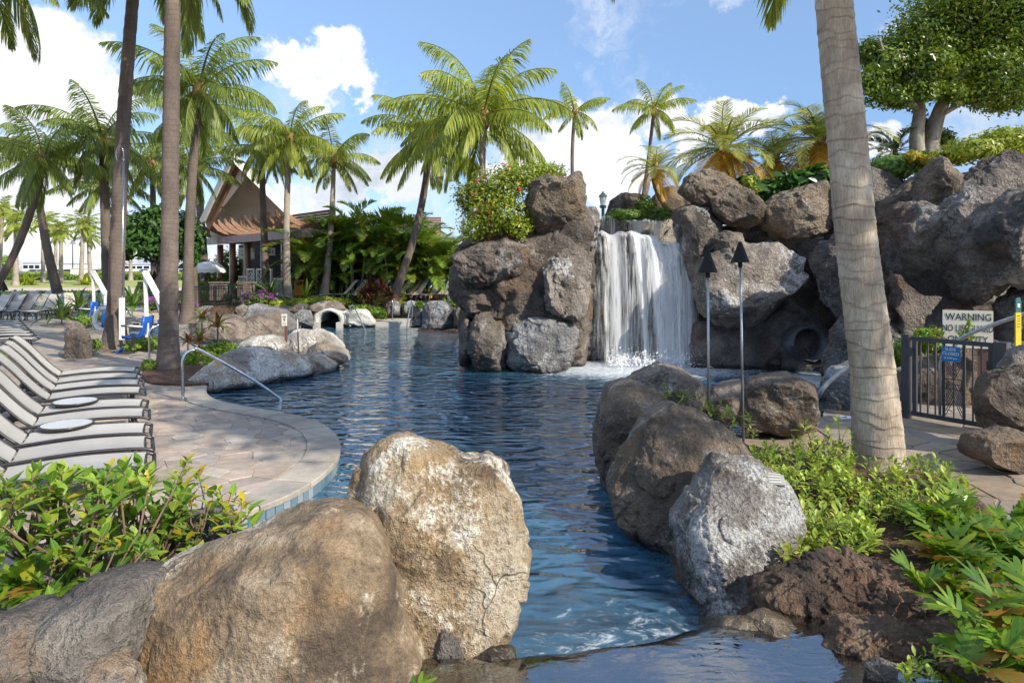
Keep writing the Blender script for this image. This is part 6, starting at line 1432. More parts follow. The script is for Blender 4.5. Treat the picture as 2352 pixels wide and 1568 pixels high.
palm('palm leaning right over the cream loungers', 893, .4, 29, 990, 318, 3.3, 24, 5, .30, .17, bow=(.30, 0, -.1), bark='palm_bark')
palm('slim pale palm standing before the bar gable', 661, .5, 30, 666, 318, 2.75, 24, 7, .24, .14, bow=(-.1, 0, 0), emin=-60)
palm('darker palm left of the slim pale palm', 612, .5, 32, 600, 340, 2.5, 20, 9, .26, .17, bark='palm_bark', emin=-60)
palm('palm right of the slim pale palm, bending to the right', 742, .5, 31, 767, 365, 2.45, 17, 11, .26, .12, bow=(.1, 0, 0))
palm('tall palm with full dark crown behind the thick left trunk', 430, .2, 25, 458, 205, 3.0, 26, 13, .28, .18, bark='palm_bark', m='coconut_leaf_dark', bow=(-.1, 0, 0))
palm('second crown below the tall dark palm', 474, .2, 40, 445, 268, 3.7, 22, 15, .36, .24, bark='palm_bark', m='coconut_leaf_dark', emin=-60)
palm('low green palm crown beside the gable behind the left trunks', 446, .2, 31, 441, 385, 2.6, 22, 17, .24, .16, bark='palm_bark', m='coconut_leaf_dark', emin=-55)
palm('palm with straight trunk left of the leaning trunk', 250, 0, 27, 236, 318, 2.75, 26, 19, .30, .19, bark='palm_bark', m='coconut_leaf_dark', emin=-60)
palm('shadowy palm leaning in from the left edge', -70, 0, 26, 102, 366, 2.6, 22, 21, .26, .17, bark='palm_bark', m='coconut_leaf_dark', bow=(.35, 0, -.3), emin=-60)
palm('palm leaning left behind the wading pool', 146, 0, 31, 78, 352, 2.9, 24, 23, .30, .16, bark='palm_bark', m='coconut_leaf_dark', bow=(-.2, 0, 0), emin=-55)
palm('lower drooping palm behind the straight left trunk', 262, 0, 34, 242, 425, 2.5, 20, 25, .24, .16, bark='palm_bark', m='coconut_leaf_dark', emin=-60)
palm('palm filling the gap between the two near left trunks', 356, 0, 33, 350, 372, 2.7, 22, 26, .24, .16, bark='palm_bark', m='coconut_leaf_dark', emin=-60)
palm('thin curved palm left of the street lantern', 1374, 1.0, 36, 1320, 258, 1.9, 11, 27, .15, .12, bark='palm_bark', bow=(-.62, 0, 0), emin=-50)
palm('thin palm leaning right behind the short date palm', 1432, 1.0, 36, 1502, 252, 2.1, 13, 29, .16, .12, bark='palm_bark', bow=(.2, 0, 0), emin=-40)
# near trunks with crowns above the frame
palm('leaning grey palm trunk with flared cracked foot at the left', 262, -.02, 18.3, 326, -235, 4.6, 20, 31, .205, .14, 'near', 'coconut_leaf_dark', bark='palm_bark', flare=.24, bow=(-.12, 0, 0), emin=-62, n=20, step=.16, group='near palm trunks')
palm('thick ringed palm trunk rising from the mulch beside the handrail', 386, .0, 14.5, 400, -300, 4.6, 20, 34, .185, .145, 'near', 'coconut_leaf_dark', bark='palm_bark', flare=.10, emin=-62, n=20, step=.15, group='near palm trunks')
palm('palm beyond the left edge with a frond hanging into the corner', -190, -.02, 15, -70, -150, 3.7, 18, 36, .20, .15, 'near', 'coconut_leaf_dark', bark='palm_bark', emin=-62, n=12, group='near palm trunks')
# the big palm at the right: slanted leaf scars as steps in the trunk
bp = thing('palm_tree', 'massive pale ringed palm trunk in the right foreground', 'palm tree', (3.78, 6.9, -.05), group='near palm trunks')
ctrl = [W(2018, 1075, 6.95), W(2016, 1000, 6.95), W(2003, 850, 6.95), W(1985, 700, 6.95), W(1962, 500, 6.95), W(1943, 300, 6.95), W(1925, 100, 6.95), W(1912, -40, 6.95), W(1900, -260, 6.95), W(1894, -500, 6.95)]
rad_px = [57, 54, 47.5, 45, 43.5, 41.5, 40, 39, 37, 36]
pts = curve_pts(ctrl, 100); NR = 44; vs = []; scv = []; rng = random.Random(77); o0 = bp.location
scars = [0.0]
while scars[-1] < 10: scars.append(scars[-1] + rng.uniform(.06, .17))
tl_ = [(rng.uniform(-.07, .07), rng.uniform(0, 6.28), rng.uniform(.008, .028), rng.uniform(0, 6.28), rng.uniform(.4, 1.0)) for _ in scars]
sca = np.array(scars); AN = np.linspace(0, 2 * math.pi, NR, endpoint=False)
for i, q in enumerate(pts):
    f = i / (len(pts) - 1) * (len(rad_px) - 1); r = np.interp(f, range(len(rad_px)), rad_px) / F * 6.95; zz = q.z; zl = zz + .5
    if zz < .35: r += .05 * (1 - zz / .35) ** 2
    k = int(np.searchsorted(sca, zl)) - 1; best = np.zeros(NR); mk = np.zeros(NR)
    for kk in range(max(0, k - 1), min(len(scars), k + 4)):
        T_ = tl_[kk]; d = zl - (scars[kk] + T_[0] * np.sin(AN + T_[1]) + T_[2] * np.sin(3 * AN + T_[3]) + .4 * T_[2] * np.sin(7 * AN + T_[1]))
        best = np.maximum(best, np.where(d >= 0, .008 * T_[4] * np.clip(1 - d / .10, 0, 1) ** 1.5, .008 * T_[4] * np.clip(1 + d / .008, 0, 1))); mk = np.maximum(mk, T_[4] * np.clip(1 - abs(d + .006) / .012, 0, 1))
    rr = r + best + .004 * np.sin(AN * 5 + zz * 3)
    for j in range(NR): vs.append((q.x - o0.x + math.cos(AN[j]) * rr[j], q.y - o0.y + math.sin(AN[j]) * rr[j], q.z - o0.z))
    scv += list(mk)
fs = [(i * NR + j, i * NR + (j + 1) % NR, (i + 1) * NR + (j + 1) % NR, (i + 1) * NR + j) for i in range(len(pts) - 1) for j in range(NR)]
me = new_mesh('trunk', vs, fs, True); me.attributes.new('scar', 'FLOAT', 'POINT').data.foreach_set('value', scv); link('trunk', me, 'palm_bark_big', bp); crown(bp, pts[-1], 3.6, 16, 41, 'near', 'coconut_leaf', emin=-35)
# small far palms on the lawn
for i, (u, tv, Y, lab) in enumerate([(6, 486, 84, 'yellowish far palm at the left edge of the lawn'), (36, 515, 80, 'far palm behind the shadowy leaning trunk'), (99, 512, 98, 'slim far palm seen between the crossed trunks'), (129, 542, 104, 'thinnest far palm right of the crossed trunks'), (140, 528, 92, 'far palm with whitewashed foot at the hedge'), (191, 517, 86, 'broad far palm with thick double foot on the lawn'), (203, 545, 90, 'short far palm beside the double-footed one'), (300, 548, 110, 'far palm behind the round tree')]):
    palm(lab, u + (-10, 0, 0, -3, 0, -5, 5, 0)[i], -.02, Y, u, tv, 2.9 if i not in (3, 6) else 2.3, 17, 50 + i, .30, .2, 'far', 'coconut_leaf', bark='palm_bark_pale', flare=.15, group='far palms on the lawn', n=8, step=.6)
# date palms on the summit
dg = 'pygmy date palms on the summit'
palm('bushy date palm with orange lower fronds on the summit', 1678, 4.6, 19.5, 1662, 348, 2.05, 38, 61, .16, .2, 'date', 'date_leaf', 'date_leaf_old', 'palm_fibre', 0, emin=-65, group=dg)
palm('bushy date palm half hidden by the right trunk', 1866, 4.6, 19.0, 1884, 330, 2.1, 36, 63, .16, .2, 'date', 'date_leaf', 'date_leaf_old', 'palm_fibre', 0, emin=-60, group=dg)
palm('short date palm with bent thin stem above the waterfall', 1536, 3.6, 17.6, 1505, 392, 1.05, 24, 65, .07, .12, 'date', 'date_leaf', 'date_leaf_old', 'palm_fibre', 0, bow=(-.10, 0, 0), emin=-55, group=dg)
palm('third date palm crown between the two bushy ones', 1790, 4.6, 20.5, 1782, 372, 1.6, 26, 67, .14, .16, 'date', 'date_leaf', 'date_leaf_old', 'palm_fibre', 0, emin=-55, group=dg)
palm('small dark green palm below the big leafy tree', 2050, 4.2, 18.5, 2056, 352, .95, 16, 69, .06, .06, 'areca', 'dark_tree_leaf', None, 'bark_dark', 0, emin=-20, group=dg)
# areca clumps by the bar
rng = random.Random(4)
for i, (u, h, lab) in enumerate([(725, 1.9, 'areca palm clump leaning over the menu board'), (770, 2.6, 'areca palm clump between the bar palms'), (815, 3.0, 'tall areca clump with an orange frond'), (862, 2.7, 'areca clump left of the leaning palm trunk'), (905, 3.1, 'tallest areca clump behind the leaning palm trunk'), (948, 2.5, 'areca clump right of the leaning palm trunk'), (985, 2.2, 'areca clump beside the far yellow marker'), (1015, 1.7, 'small areca clump touching the waterfall massif')]):
    Y = 31.6 + (i % 2) * .8; base = Vector(((u - CU) / F * Y, Y, .5)); ar = thing('areca_palm', lab, 'palm tree', tuple(base), group='areca palms by the bar')
    for k in range(5):
        a_ = k * 1.256 + i; hh = h * rng.uniform(.35, 1.15); tp = base + Vector((.5 * math.cos(a_) * hh / 2, .35 * math.sin(a_), hh)); trunk(ar, base + Vector((.25 * math.cos(a_), .2 * math.sin(a_), 0)), tp, .06, .045, 'cane', 0, n=7, step=.4, name='cane')
        crown(ar, tp, 2.3 * rng.uniform(.85, 1.1), 9, i * 7 + k, 'areca', 'areca_leaf', emin=5, emax=84, boot=False)

# ------------------------------------------------------------------ foliage masses
def scatter(blobs, n, seed, shell=.55):
    rng = np.random.RandomState(seed); wts = np.array([r[0] * r[1] * r[2] for _, r in blobs]) ** .67; wts /= wts.sum(); P, Nn = [], []
    for (c, r), w in zip(blobs, wts):
        k = int(n * w) + 1; d = rng.normal(size=(k, 3)); d /= np.linalg.norm(d, axis=1, keepdims=True); rad = (shell + (1 - shell) * rng.rand(k)) ** .8
        rad *= 1 + .22 * fbm(d * 2.6 + np.array(c) * 1.7, seed, 3)
        P.append(np.array(c) + (d * rad[:, None] + rng.normal(0, .13, (k, 3))) * np.array(r)); Nn.append(d)
    return np.concatenate(P), np.concatenate(Nn)
def leaf_cards(P, Nn, size, seed, up=.5, aspect=.45, spread=.9, var=.35, tri4=True):
    rng = np.random.RandomState(seed); n = len(P); nrm = Nn * .8 + np.array([0, 0, up]) + rng.normal(0, spread, (n, 3)) * .6; nrm /= np.linalg.norm(nrm, axis=1, keepdims=True)
    t_ = rng.normal(size=(n, 3)) + Nn * .6; t_ -= nrm * (t_ * nrm).sum(1, keepdims=True); t_ /= np.maximum(np.linalg.norm(t_, axis=1, keepdims=True), 1e-4); b_ = np.cross(nrm, t_)
    L = size * (1 + rng.uniform(-var, var, n))[:, None]; w = L * aspect
    v0 = P - t_ * L * .5; v1 = P + b_ * w * .5 - nrm * L * .02 ; v2 = P + t_ * L * .5 - nrm * L * .12; v3 = P - b_ * w * .5 - nrm * L * .02; vm = P + nrm * L * -.06
    if tri4:
        V = np.stack([v0, v1, v2, v3, vm], 1).reshape(-1, 3); b = np.arange(n)[:, None] * 5
        Fc = np.concatenate([b + np.array([[0, 1, 4]]), b + np.array([[1, 2, 4]]), b + np.array([[2, 3, 4]]), b + np.array([[3, 0, 4]])])
    else:
        V = np.stack([v0, v1, v2, v3], 1).reshape(-1, 3); b = np.arange(n)[:, None] * 4; Fc = np.concatenate([b + np.array([[0, 1, 2]]), b + np.array([[0, 2, 3]])])
    return V, Fc
def foliage(parent, name, blobs, n, size, m, seed, **kw):
    sh = kw.pop('shell', .55); P, Nn = scatter(blobs, n, seed, sh); V, Fc = leaf_cards(P, Nn, size, seed, **kw)
    o = link(name, new_mesh(name, V - np.array(parent.location), Fc), m, parent); KIDS.setdefault(parent.name, []).append(o); return o
def bpx(u, v, Y, ru, rv, ry=None):
    c = W(u, v, Y); k = Y / F; return (tuple(c), (ru * k, ry if ry else max(ru, rv) * k * .8, rv * k))
def bush(label, cat, blobs, n, size, m, seed, name='bush', group=None, stems=6, bark='bark_shrub', **kw):
    c = np.mean([b[0] for b in blobs], 0); zmin = min(b[0][2] - b[1][2] for b in blobs); base = (c[0], c[1], zmin); t_ = thing(name, label, cat, base, group=group)
    foliage(t_, 'foliage', blobs, n, size, m, seed, **kw); rng = random.Random(seed); mb = MB()
    for k in range(stems):
        b = blobs[k % len(blobs)]; e = Vector(b[0]) - Vector(base) + Vector([rng.uniform(-.5, .5) * r for r in b[1]]); s0 = Vector((e.x * .5 + rng.uniform(-.1, .1), e.y * .5, 0)); mb.tube([s0, (s0 + e) / 2 + Vector((rng.uniform(-.05, .05), 0, 0)), e], [.018, .012, .006], 5)
    if stems: mb.build('stems', bark, t_)
    return t_
def flowers(parent, blobs, n, size, m, seed, name='flower'):
    P, Nn = scatter(blobs, n, seed, .92); me = None; rng = random.Random(seed)
    for p_, d in list(zip(P, Nn))[:n]:
        if d[2] < -.5 or d[1] > .5: p_ = p_ - np.array([0, 2 * d[1] * .2, 0])
        if me is None:
            mb = MB()
            for k in range(5): a = k * 1.2566; mb.add([(0, 0, 0), (.5 * math.cos(a - .5), .5 * math.sin(a - .5), .35), (.8 * math.cos(a), .8 * math.sin(a), .25), (.5 * math.cos(a + .5), .5 * math.sin(a + .5), .35)], [(0, 1, 2, 3)])
            o = mb.build(name, m, parent); me = o.data
        else: o = link(name, me, None, parent); KIDS[parent.name].append(o)
        o.location = tuple(p_ - np.array(parent.location)); o.scale = (size,) * 3; o.rotation_euler = (rng.uniform(-1.2, 1.2), rng.uniform(-1.2, 1.2), rng.uniform(0, 6))
def branch(parent, pts, r, m, name='limb', n=8):
    mb = MB(); pts = [Vector(p) - parent.location for p in pts]; c = curve_pts(pts, 5); k = len(c); mb.tube(c, [r[0] + (r[1] - r[0]) * i / (k - 1) for i in range(k)], n); return mb.build(name, m, parent, True)
# big ficus on the right
Yb = 18.0; fb = thing('ficus_tree', 'broad leafy tree with two pale trunks at the upper right', 'tree', tuple(W(2118, 372, Yb)))
branch(fb, [W(2108, 380, Yb), W(2106, 310, Yb), W(2112, 250, Yb), W(2098, 200, Yb), W(2060, 160, Yb)], (.20, .09), 'bark_ficus', 'trunk', 12)
branch(fb, [W(2134, 380, Yb + .2), W(2140, 320, Yb + .2), W(2160, 250, Yb), W(2188, 200, Yb - .2), W(2225, 150, Yb - .3)], (.23, .10), 'bark_ficus', 'trunk', 12)
for (a, b, c, r) in [((2110, 255), (2050, 200), (1990, 170), .10), ((2104, 220), (2120, 150), (2130, 80), .09), ((2165, 240), (2150, 180), (2170, 90), .10), ((2190, 200), (2260, 150), (2330, 120), .10), ((2150, 270), (2230, 230), (2320, 220), .08), ((2085, 190), (2030, 120), (2020, 90), .07)]:
    branch(fb, [W(*a, Yb), W(*b, Yb - .3), W(*c, Yb - .5)], (r, .03), 'bark_ficus')
fbl = [bpx(2040, 150, Yb, 68, 62), bpx(2110, 95, Yb, 90, 66), bpx(2210, 62, Yb + .4, 110, 80), bpx(2320, 70, Yb, 110, 90), bpx(2010, 195, Yb - .3, 46, 46), bpx(2085, 205, Yb + .4, 70, 46), bpx(2290, 170, Yb - .4, 100, 70), bpx(2200, 165, Yb + 1.0, 90, 70), bpx(2390, 170, Yb, 90, 90), bpx(2300, 235, Yb, 55, 30), bpx(2000, 120, Yb, 40, 36), bpx(2230, 10, Yb, 150, 60), bpx(2380, 20, Yb, 120, 60), bpx(2125, 300, Yb + .6, 34, 36, .4), bpx(2170, 320, Yb + .8, 24, 26, .3), bpx(2150, 150, Yb - .8, 50, 40), bpx(2125, 205, Yb - .7, 42, 30), bpx(2195, 212, Yb - .6, 40, 30), bpx(2250, 220, Yb - .4, 50, 30), bpx(2060, 225, Yb - .5, 50, 26)]
foliage(fb, 'crown', fbl, 72000, .125, 'ficus_leaf', 71, shell=.15, up=.3, tri4=False)
# unseen tree added beyond the right edge, crown placed to shade the upper palm trunk
nb_ = thing('ficus_tree', 'unseen broad tree added beyond the right edge for its shade', 'tree', (13.0, 4.2, 0))
branch(nb_, [(13, 4.2, -.1), (12.8, 4.2, 4), (12.0, 3.6, 7), (10.8, 2.8, 10)], (.4, .15), 'bark_ficus', 'trunk', 12)
for (x, y, z) in ((12.4, 0, 9.6), (9.6, 4.6, 9.4), (11, .6, 9.8), (9.4, 1.5, 9.5)): branch(nb_, [(12.4, 4.0, 5.6), ((12.4 + x) / 2, (4.0 + y) / 2, 8.0), (x, y, z)], (.16, .05), 'bark_ficus')
rng = random.Random(12); nbl = []
for k in range(17): nbl.append(((rng.uniform(8.6, 12.6), rng.uniform(-.8, 5.2), rng.uniform(9.0, 11.2)), (rng.uniform(1.3, 2.0), rng.uniform(1.3, 1.9), rng.uniform(.7, 1.1))))
foliage(nb_, 'crown', nbl, 17000, .26, 'ficus_leaf', 72, shell=.3, up=.4, tri4=False)
# round dark tree at the left
Yr = 25.5; rt = thing('round_tree', 'rounded dark leafy tree with forked branches behind the left trunks', 'tree', tuple(W(352, 695, Yr)))
branch(rt, [W(352, 700, Yr), W(358, 660, Yr), W(370, 630, Yr), W(366, 605, Yr)], (.16, .10), 'bark_dark', 'trunk', 9)
for (a, b, c) in [((366, 612), (330, 590), (290, 575)), ((366, 612), (345, 575), (320, 545)), ((368, 608), (385, 575), (395, 540)), ((368, 615), (410, 590), (440, 565)), ((366, 606), (362, 560), (360, 520)), ((330, 590), (300, 560), (285, 535)), ((410, 590), (425, 550), (432, 520)), ((345, 575), (360, 545), (340, 510))]:
    branch(rt, [W(*a, Yr), W(*b, Yr - .2), W(*c, Yr)], (.07, .02), 'bark_dark')
foliage(rt, 'crown', [bpx(310, 530, Yr, 48, 42), bpx(360, 515, Yr, 62, 40), bpx(415, 530, Yr, 48, 44), bpx(340, 560, Yr, 66, 36), bpx(400, 565, Yr, 56, 34), bpx(285, 570, Yr, 30, 34), bpx(440, 575, Yr, 26, 34), bpx(372, 485, Yr, 36, 16)], 6500, .24, 'dark_tree_leaf', 73, shell=.4)
# flowering vine over the massif
vb = [bpx(1110, 470, 15.9, 62, 58), bpx(1150, 430, 15.9, 70, 48), bpx(1215, 405, 16.1, 80, 36), bpx(1260, 395, 16.3, 44, 20), bpx(1095, 520, 15.7, 46, 34), bpx(1160, 490, 15.6, 60, 46), bpx(1190, 520, 15.6, 34, 30), bpx(1075, 450, 16, 36, 34)]
vn = bush('dense lime flowering vine draped over the top of the massif', 'vine', vb, 13000, .085, 'vine_leaf', 74, 'flowering_vine', stems=14, shell=.45)
flowers(vn, vb, 44, .07, 'flower_red', 75)
# summit and hedge planting
bush('clipped lime hedge along the top of the cave rocks', 'hedge', [bpx(2230, 345, 14.6, 70, 26), bpx(2310, 325, 14.8, 70, 30), bpx(2380, 330, 15, 50, 36), bpx(2190, 362, 14.8, 40, 16)], 5500, .11, 'lime_leaf', 76, 'hedge', stems=4)
bush('green hedge with golden tips behind the right trunk', 'hedge', [bpx(2050, 385, 15.6, 60, 26), bpx(2110, 372, 15.4, 42, 24), bpx(2020, 395, 16, 40, 24)], 4200, .12, 'hedge_leaf', 77, 'hedge', stems=4)
bush('golden tipped shrub at the foot of the ficus trunks', 'shrub', [bpx(2095, 360, 15.0, 20, 14), bpx(2130, 366, 14.9, 22, 10)], 500, .13, 'shrub_leaf_yellow', 78, 'shrub', stems=3)
bush('low green ground cover beside the waterfall lip', 'ground cover', [bpx(1440, 492, 17.2, 42, 12), bpx(1510, 492, 17.4, 40, 14), bpx(1480, 470, 17.6, 24, 22)], 2600, .09, 'hedge_leaf', 79, 'ground_cover', stems=3)
bush('dark monstera thicket behind the summit boulders', 'shrub', [bpx(1760, 440, 18, 44, 26), bpx(1820, 430, 17.8, 52, 34), bpx(1880, 415, 17.6, 40, 34), bpx(1720, 430, 18.4, 26, 24)], 1500, .36, 'dark_tree_leaf', 80, 'shrub', stems=4)
bush('bright climbing sprig beside the tall summit boulder', 'vine', [bpx(1718, 415, 17.2, 18, 16), bpx(1735, 435, 17, 14, 10)], 220, .10, 'vine_leaf', 81, 'vine_sprig', stems=3)
# bank planting between the rocks and the bar
bank = 'bank plants before the bar'
bu = bush('purple bougainvillea mound left of the slim pale palm', 'flowering shrub', [bpx(592, 686, 28.6, 36, 15), bpx(570, 694, 28.4, 20, 10), bpx(622, 690, 28.6, 18, 10)], 1800, .10, 'hedge_leaf', 82, 'bougainvillea', bank); flowers(bu, [bpx(595, 679, 28.3, 34, 9), bpx(632, 682, 28.4, 8, 8), bpx(562, 690, 28.2, 8, 6)], 90, .075, 'flower_purple', 83)
bu = bush('purple bougainvillea by the bridge left of the thick trunk', 'flowering shrub', [bpx(360, 697, 24.5, 24, 12), bpx(350, 702, 24.3, 16, 10)], 900, .10, 'hedge_leaf', 84, 'bougainvillea', bank); flowers(bu, [bpx(355, 692, 24.2, 20, 9)], 40, .075, 'flower_purple', 85)
bu = bush('purple bougainvillea right of the thick trunk by the railing', 'flowering shrub', [bpx(432, 706, 26, 24, 13), bpx(415, 700, 26, 12, 10)], 900, .10, 'hedge_leaf', 86, 'bougainvillea', bank); flowers(bu, [bpx(430, 700, 25.7, 22, 9)], 42, .075, 'flower_purple', 87)
bush('lime fern carpet along the rocks below the slim palms', 'ground cover', [bpx(640, 699, 28.0, 24, 10), bpx(690, 694, 28.2, 36, 9), bpx(740, 690, 28.2, 36, 10), bpx(780, 694, 28.2, 28, 9)], 3600, .12, 'lime_leaf', 88, 'ground_cover', bank, stems=0)
bush('leafy green shrub behind the orange podium', 'shrub', [bpx(712, 660, 31.6, 18, 14)], 900, .12, 'shrub_leaf', 89, 'shrub', bank)
bush('round golden croton bush beside the red ti shrubs', 'shrub', [bpx(850, 672, 29.6, 30, 18), bpx(870, 684, 29.4, 20, 14), bpx(838, 682, 29.4, 20, 12)], 2300, .10, 'lime_leaf', 90, 'croton', bank)
bush('small golden bush right of the leaning palm foot', 'shrub', [bpx(920, 680, 30, 15, 12), bpx(915, 694, 29.8, 16, 8)], 800, .10, 'lime_leaf', 91, 'croton', bank)
bush('green fern mound right of the tunnel', 'fern', [bpx(862, 716, 27.2, 22, 13), bpx(830, 706, 27.4, 24, 8), bpx(878, 722, 27, 12, 10)], 1800, .11, 'fern_leaf', 92, 'fern', bank, stems=0)
bush('low plants beside the massif at the far right shore', 'ground cover', [bpx(1045, 698, 27, 20, 8), bpx(965, 700, 28.4, 14, 8)], 800, .10, 'hedge_leaf', 93, 'ground_cover', bank, stems=0)
bush('lush screen of shrubs between the parasol and the columns', 'shrub', [bpx(525, 615, 44, 34, 44), bpx(480, 640, 45, 34, 30), bpx(500, 655, 38, 26, 16), bpx(545, 660, 36, 22, 12), bpx(455, 660, 36, 26, 14)], 4200, .22, 'hedge_leaf', 94, 'shrub', bank)
bush('green shrubs behind the footbridge railing', 'shrub', [bpx(450, 685, 33, 40, 18), bpx(520, 688, 32.5, 26, 14), bpx(590, 665, 34, 20, 10)], 2400, .14, 'hedge_leaf', 95, 'shrub', bank)
bush('dark shrub mass behind the areca palms', 'shrub', [bpx(880, 600, 34, 120, 70, .7), bpx(760, 640, 37, 60, 40, .8), bpx(985, 620, 34, 45, 60, .6)], 5200, .32, 'dark_tree_leaf', 96, 'shrub', bank)
# left side
lf = 'left bank plants'
bush('low hedge behind the upright loungers', 'hedge', [bpx(x, 676, 36, 34, 9, .8) for x in range(-10, 240, 48)], 4200, .16, 'hedge_leaf', 97, 'hedge', lf, stems=0)
bush('long low hedge on the far side of the lawn', 'hedge', [bpx(x, 638, 112, 26, 9, 2.0) for x in range(20, 720, 36)], 12000, .5, 'hedge_leaf', 98, 'hedge', lf, stems=0)
bush('taller clipped hedge before the parked cars', 'hedge', [bpx(x, 630, 124, 26, 7, 2.0) for x in range(80, 720, 36)], 7000, .5, 'lime_leaf', 99, 'hedge', lf, stems=0)
bush('far round shrub tree at the left edge of the lawn', 'shrub', [bpx(14, 605, 96, 24, 18), bpx(24, 618, 95, 14, 10)], 1500, .5, 'shrub_leaf', 100, 'shrub', lf)
bush('green shrubs around the far pool lift', 'shrub', [bpx(215, 722, 24.6, 34, 14), bpx(190, 735, 22.8, 26, 10), bpx(175, 738, 22.5, 16, 8)], 1700, .12, 'shrub_leaf', 101, 'shrub', lf)
bush('leafy ground cover at the foot of the leaning trunk', 'ground cover', [bpx(220, 790, 17.4, 14, 14), bpx(330, 788, 17.9, 34, 13), bpx(300, 796, 17.2, 20, 8), bpx(365, 785, 18.2, 18, 16)], 2300, .085, 'shrub_leaf', 102, 'ground_cover', lf)
bush('small green bush at the foot of the thick trunk', 'shrub', [bpx(342, 838, 14.3, 18, 14)], 520, .08, 'shrub_leaf', 103, 'shrub', lf)
bush('green island planting under the red ti plants', 'ground cover', [bpx(470, 812, 16.0, 40, 18), bpx(510, 800, 16.2, 36, 14), bpx(435, 828, 15.2, 24, 18), bpx(500, 830, 15.3, 30, 14)], 3600, .085, 'shrub_leaf', 104, 'ground_cover', lf)
bush('small bush peeping between the near loungers at the left edge', 'shrub', [bpx(8, 818, 13.6, 22, 20)], 500, .09, 'shrub_leaf', 105, 'shrub', lf)
bush('leafy plants behind the gate beside the cave', 'shrub', [bpx(2085, 800, 11.4, 34, 26), bpx(2130, 780, 11.2, 34, 30), bpx(2060, 820, 11.6, 24, 20)], 1500, .085, 'shrub_leaf', 106, 'shrub', stems=8)
bush('climbing leaves in front of the warning sign', 'shrub', [bpx(2220, 770, 10.2, 22, 18), bpx(2150, 765, 10.3, 18, 18), bpx(2225, 745, 10.2, 6, 16)], 170, .075, 'shrub_leaf', 107, 'shrub', stems=8, shell=.2)

# strap-leaved plants
STRAPS = {}
def strap_leaf(m, k, seed, wid=.09, seg=6):
    key = (m, k, wid)
    if key not in STRAPS:
        vs, fs = [], []; e0 = R([80, 62, 42, 22][k]); bend = R([50, 70, 85, 75][k]); x = z = 0
        for i in range(seg + 1):
            f = i / seg; w = wid * (math.sin(math.pi * min(1, .12 + f * .88)) ** .7) * (1.0 if f < .98 else .05); e = e0 - bend * f ** 1.3
            if i: x += math.cos(e) / seg; z += math.sin(e) / seg
            vs += [(x, -w / 2, z + w * .18), (x, 0, z), (x, w / 2, z + w * .18)]
        for i in range(seg):
            for j in (0, 1): fs.append((i * 3 + j, i * 3 + j + 1, (i + 1) * 3 + j + 1, (i + 1) * 3 + j))
        me = new_mesh('leaf', vs, fs, True); me.materials.append(MATS[m]); STRAPS[key] = me
    return STRAPS[key]
def strap_plant(label, cat, base, L, n, m, seed, wid=.09, stem=0.0, heads=1, group=None, name='strap_plant'):
    p = thing(name, label, cat, tuple(base), group=group); rng = random.Random(seed)
    for h in range(heads):
        off = Vector((rng.uniform(-.3, .3) * L, rng.uniform(-.2, .2) * L, stem * rng.uniform(.55, 1.0))) if heads > 1 else Vector((0, 0, stem))
        if stem: mb = MB(); mb.tube([(off.x * .3, off.y * .3, 0), tuple(off)], [.025, .018], 6); mb.build('stem', 'bark_shrub', p)
        for i in range(n):
            f = i / n; k = min(3, int(f * 4)); o = bpy.data.objects.new('leaf', strap_leaf(m, k, seed, wid)); COL.objects.link(o); o.parent = p; o.location = off
            s = L * rng.uniform(.75, 1.1); o.scale = (s, s, s); o.rotation_euler = (rng.uniform(-.15, .15), rng.uniform(-.1, .1), i * 2.4 + seed)
    return p
sp_ = 'strap-leaved plants'
strap_plant('large spider lily left of the slim pale palm', 'plant', W(622, 688, 29.6), 1.35, 22, 'strap_leaf', 1, .10, group=sp_, name='spider_lily')
strap_plant('lime spider lily in front of the orange podium', 'plant', W(702, 688, 29.0), 1.05, 22, 'lime_leaf', 2, .08, group=sp_, name='spider_lily')
strap_plant('dark green lily left of the red ti shrubs', 'plant', W(795, 700, 28.4), .8, 18, 'strap_leaf', 3, .13, group=sp_, name='spider_lily')
strap_plant('spider lily behind the standing stone', 'plant', W(142, 745, 21.5), 1.05, 24, 'strap_leaf', 4, .10, .15, group=sp_, name='spider_lily')
strap_plant('spider lily left of the far pool lift', 'plant', W(182, 712, 25), 1.1, 20, 'strap_leaf', 5, .10, group=sp_, name='spider_lily')
strap_plant('spider lily right of the leaning trunk', 'plant', W(305, 705, 22), 1.1, 22, 'strap_leaf', 6, .10, group=sp_, name='spider_lily')
strap_plant('spider lily behind the far pool lift mast', 'plant', W(250, 705, 24.5), 1.3, 20, 'strap_leaf', 7, .10, group=sp_, name='spider_lily')
strap_plant('spider lily before the dark stone pier', 'plant', W(330, 696, 25.5), .9, 18, 'strap_leaf', 8, .10, group=sp_, name='spider_lily')
for i, (u, v, Y, L, lab) in enumerate([(835, 702, 28.0, .62, 'left maroon ti shrub on the far bank'), (862, 700, 28.0, .85, 'tallest maroon ti shrub on the far bank'), (888, 706, 27.6, .6, 'right maroon ti shrub on the far bank'), (676, 665, 31.5, .8, 'maroon ti plant behind the orange podium')]):
    strap_plant(lab, 'ti plant', W(u, v, Y), L, 14, 'ti_leaf', 20 + i, .16, .5, 3, group='ti plants on the bank', name='ti_plant')
for i, (u, v, Y, L, st, lab) in enumerate([(500, 812, 16.3, .52, .62, 'red and green ti plant right of its island group'), (458, 818, 15.8, .42, .35, 'lower ti plant in the middle of the island group'), (464, 800, 16.6, .40, .70, 'tall thin ti plant on the island'), (432, 830, 15.2, .34, .42, 'small dark ti plant beside the thick palm trunk')]):
    strap_plant(lab, 'ti plant', W(u, v, Y), L, 20, 'ti_leaf_mixed', 30 + i, .17, st, 1, group='ti plants on the island', name='ti_plant')
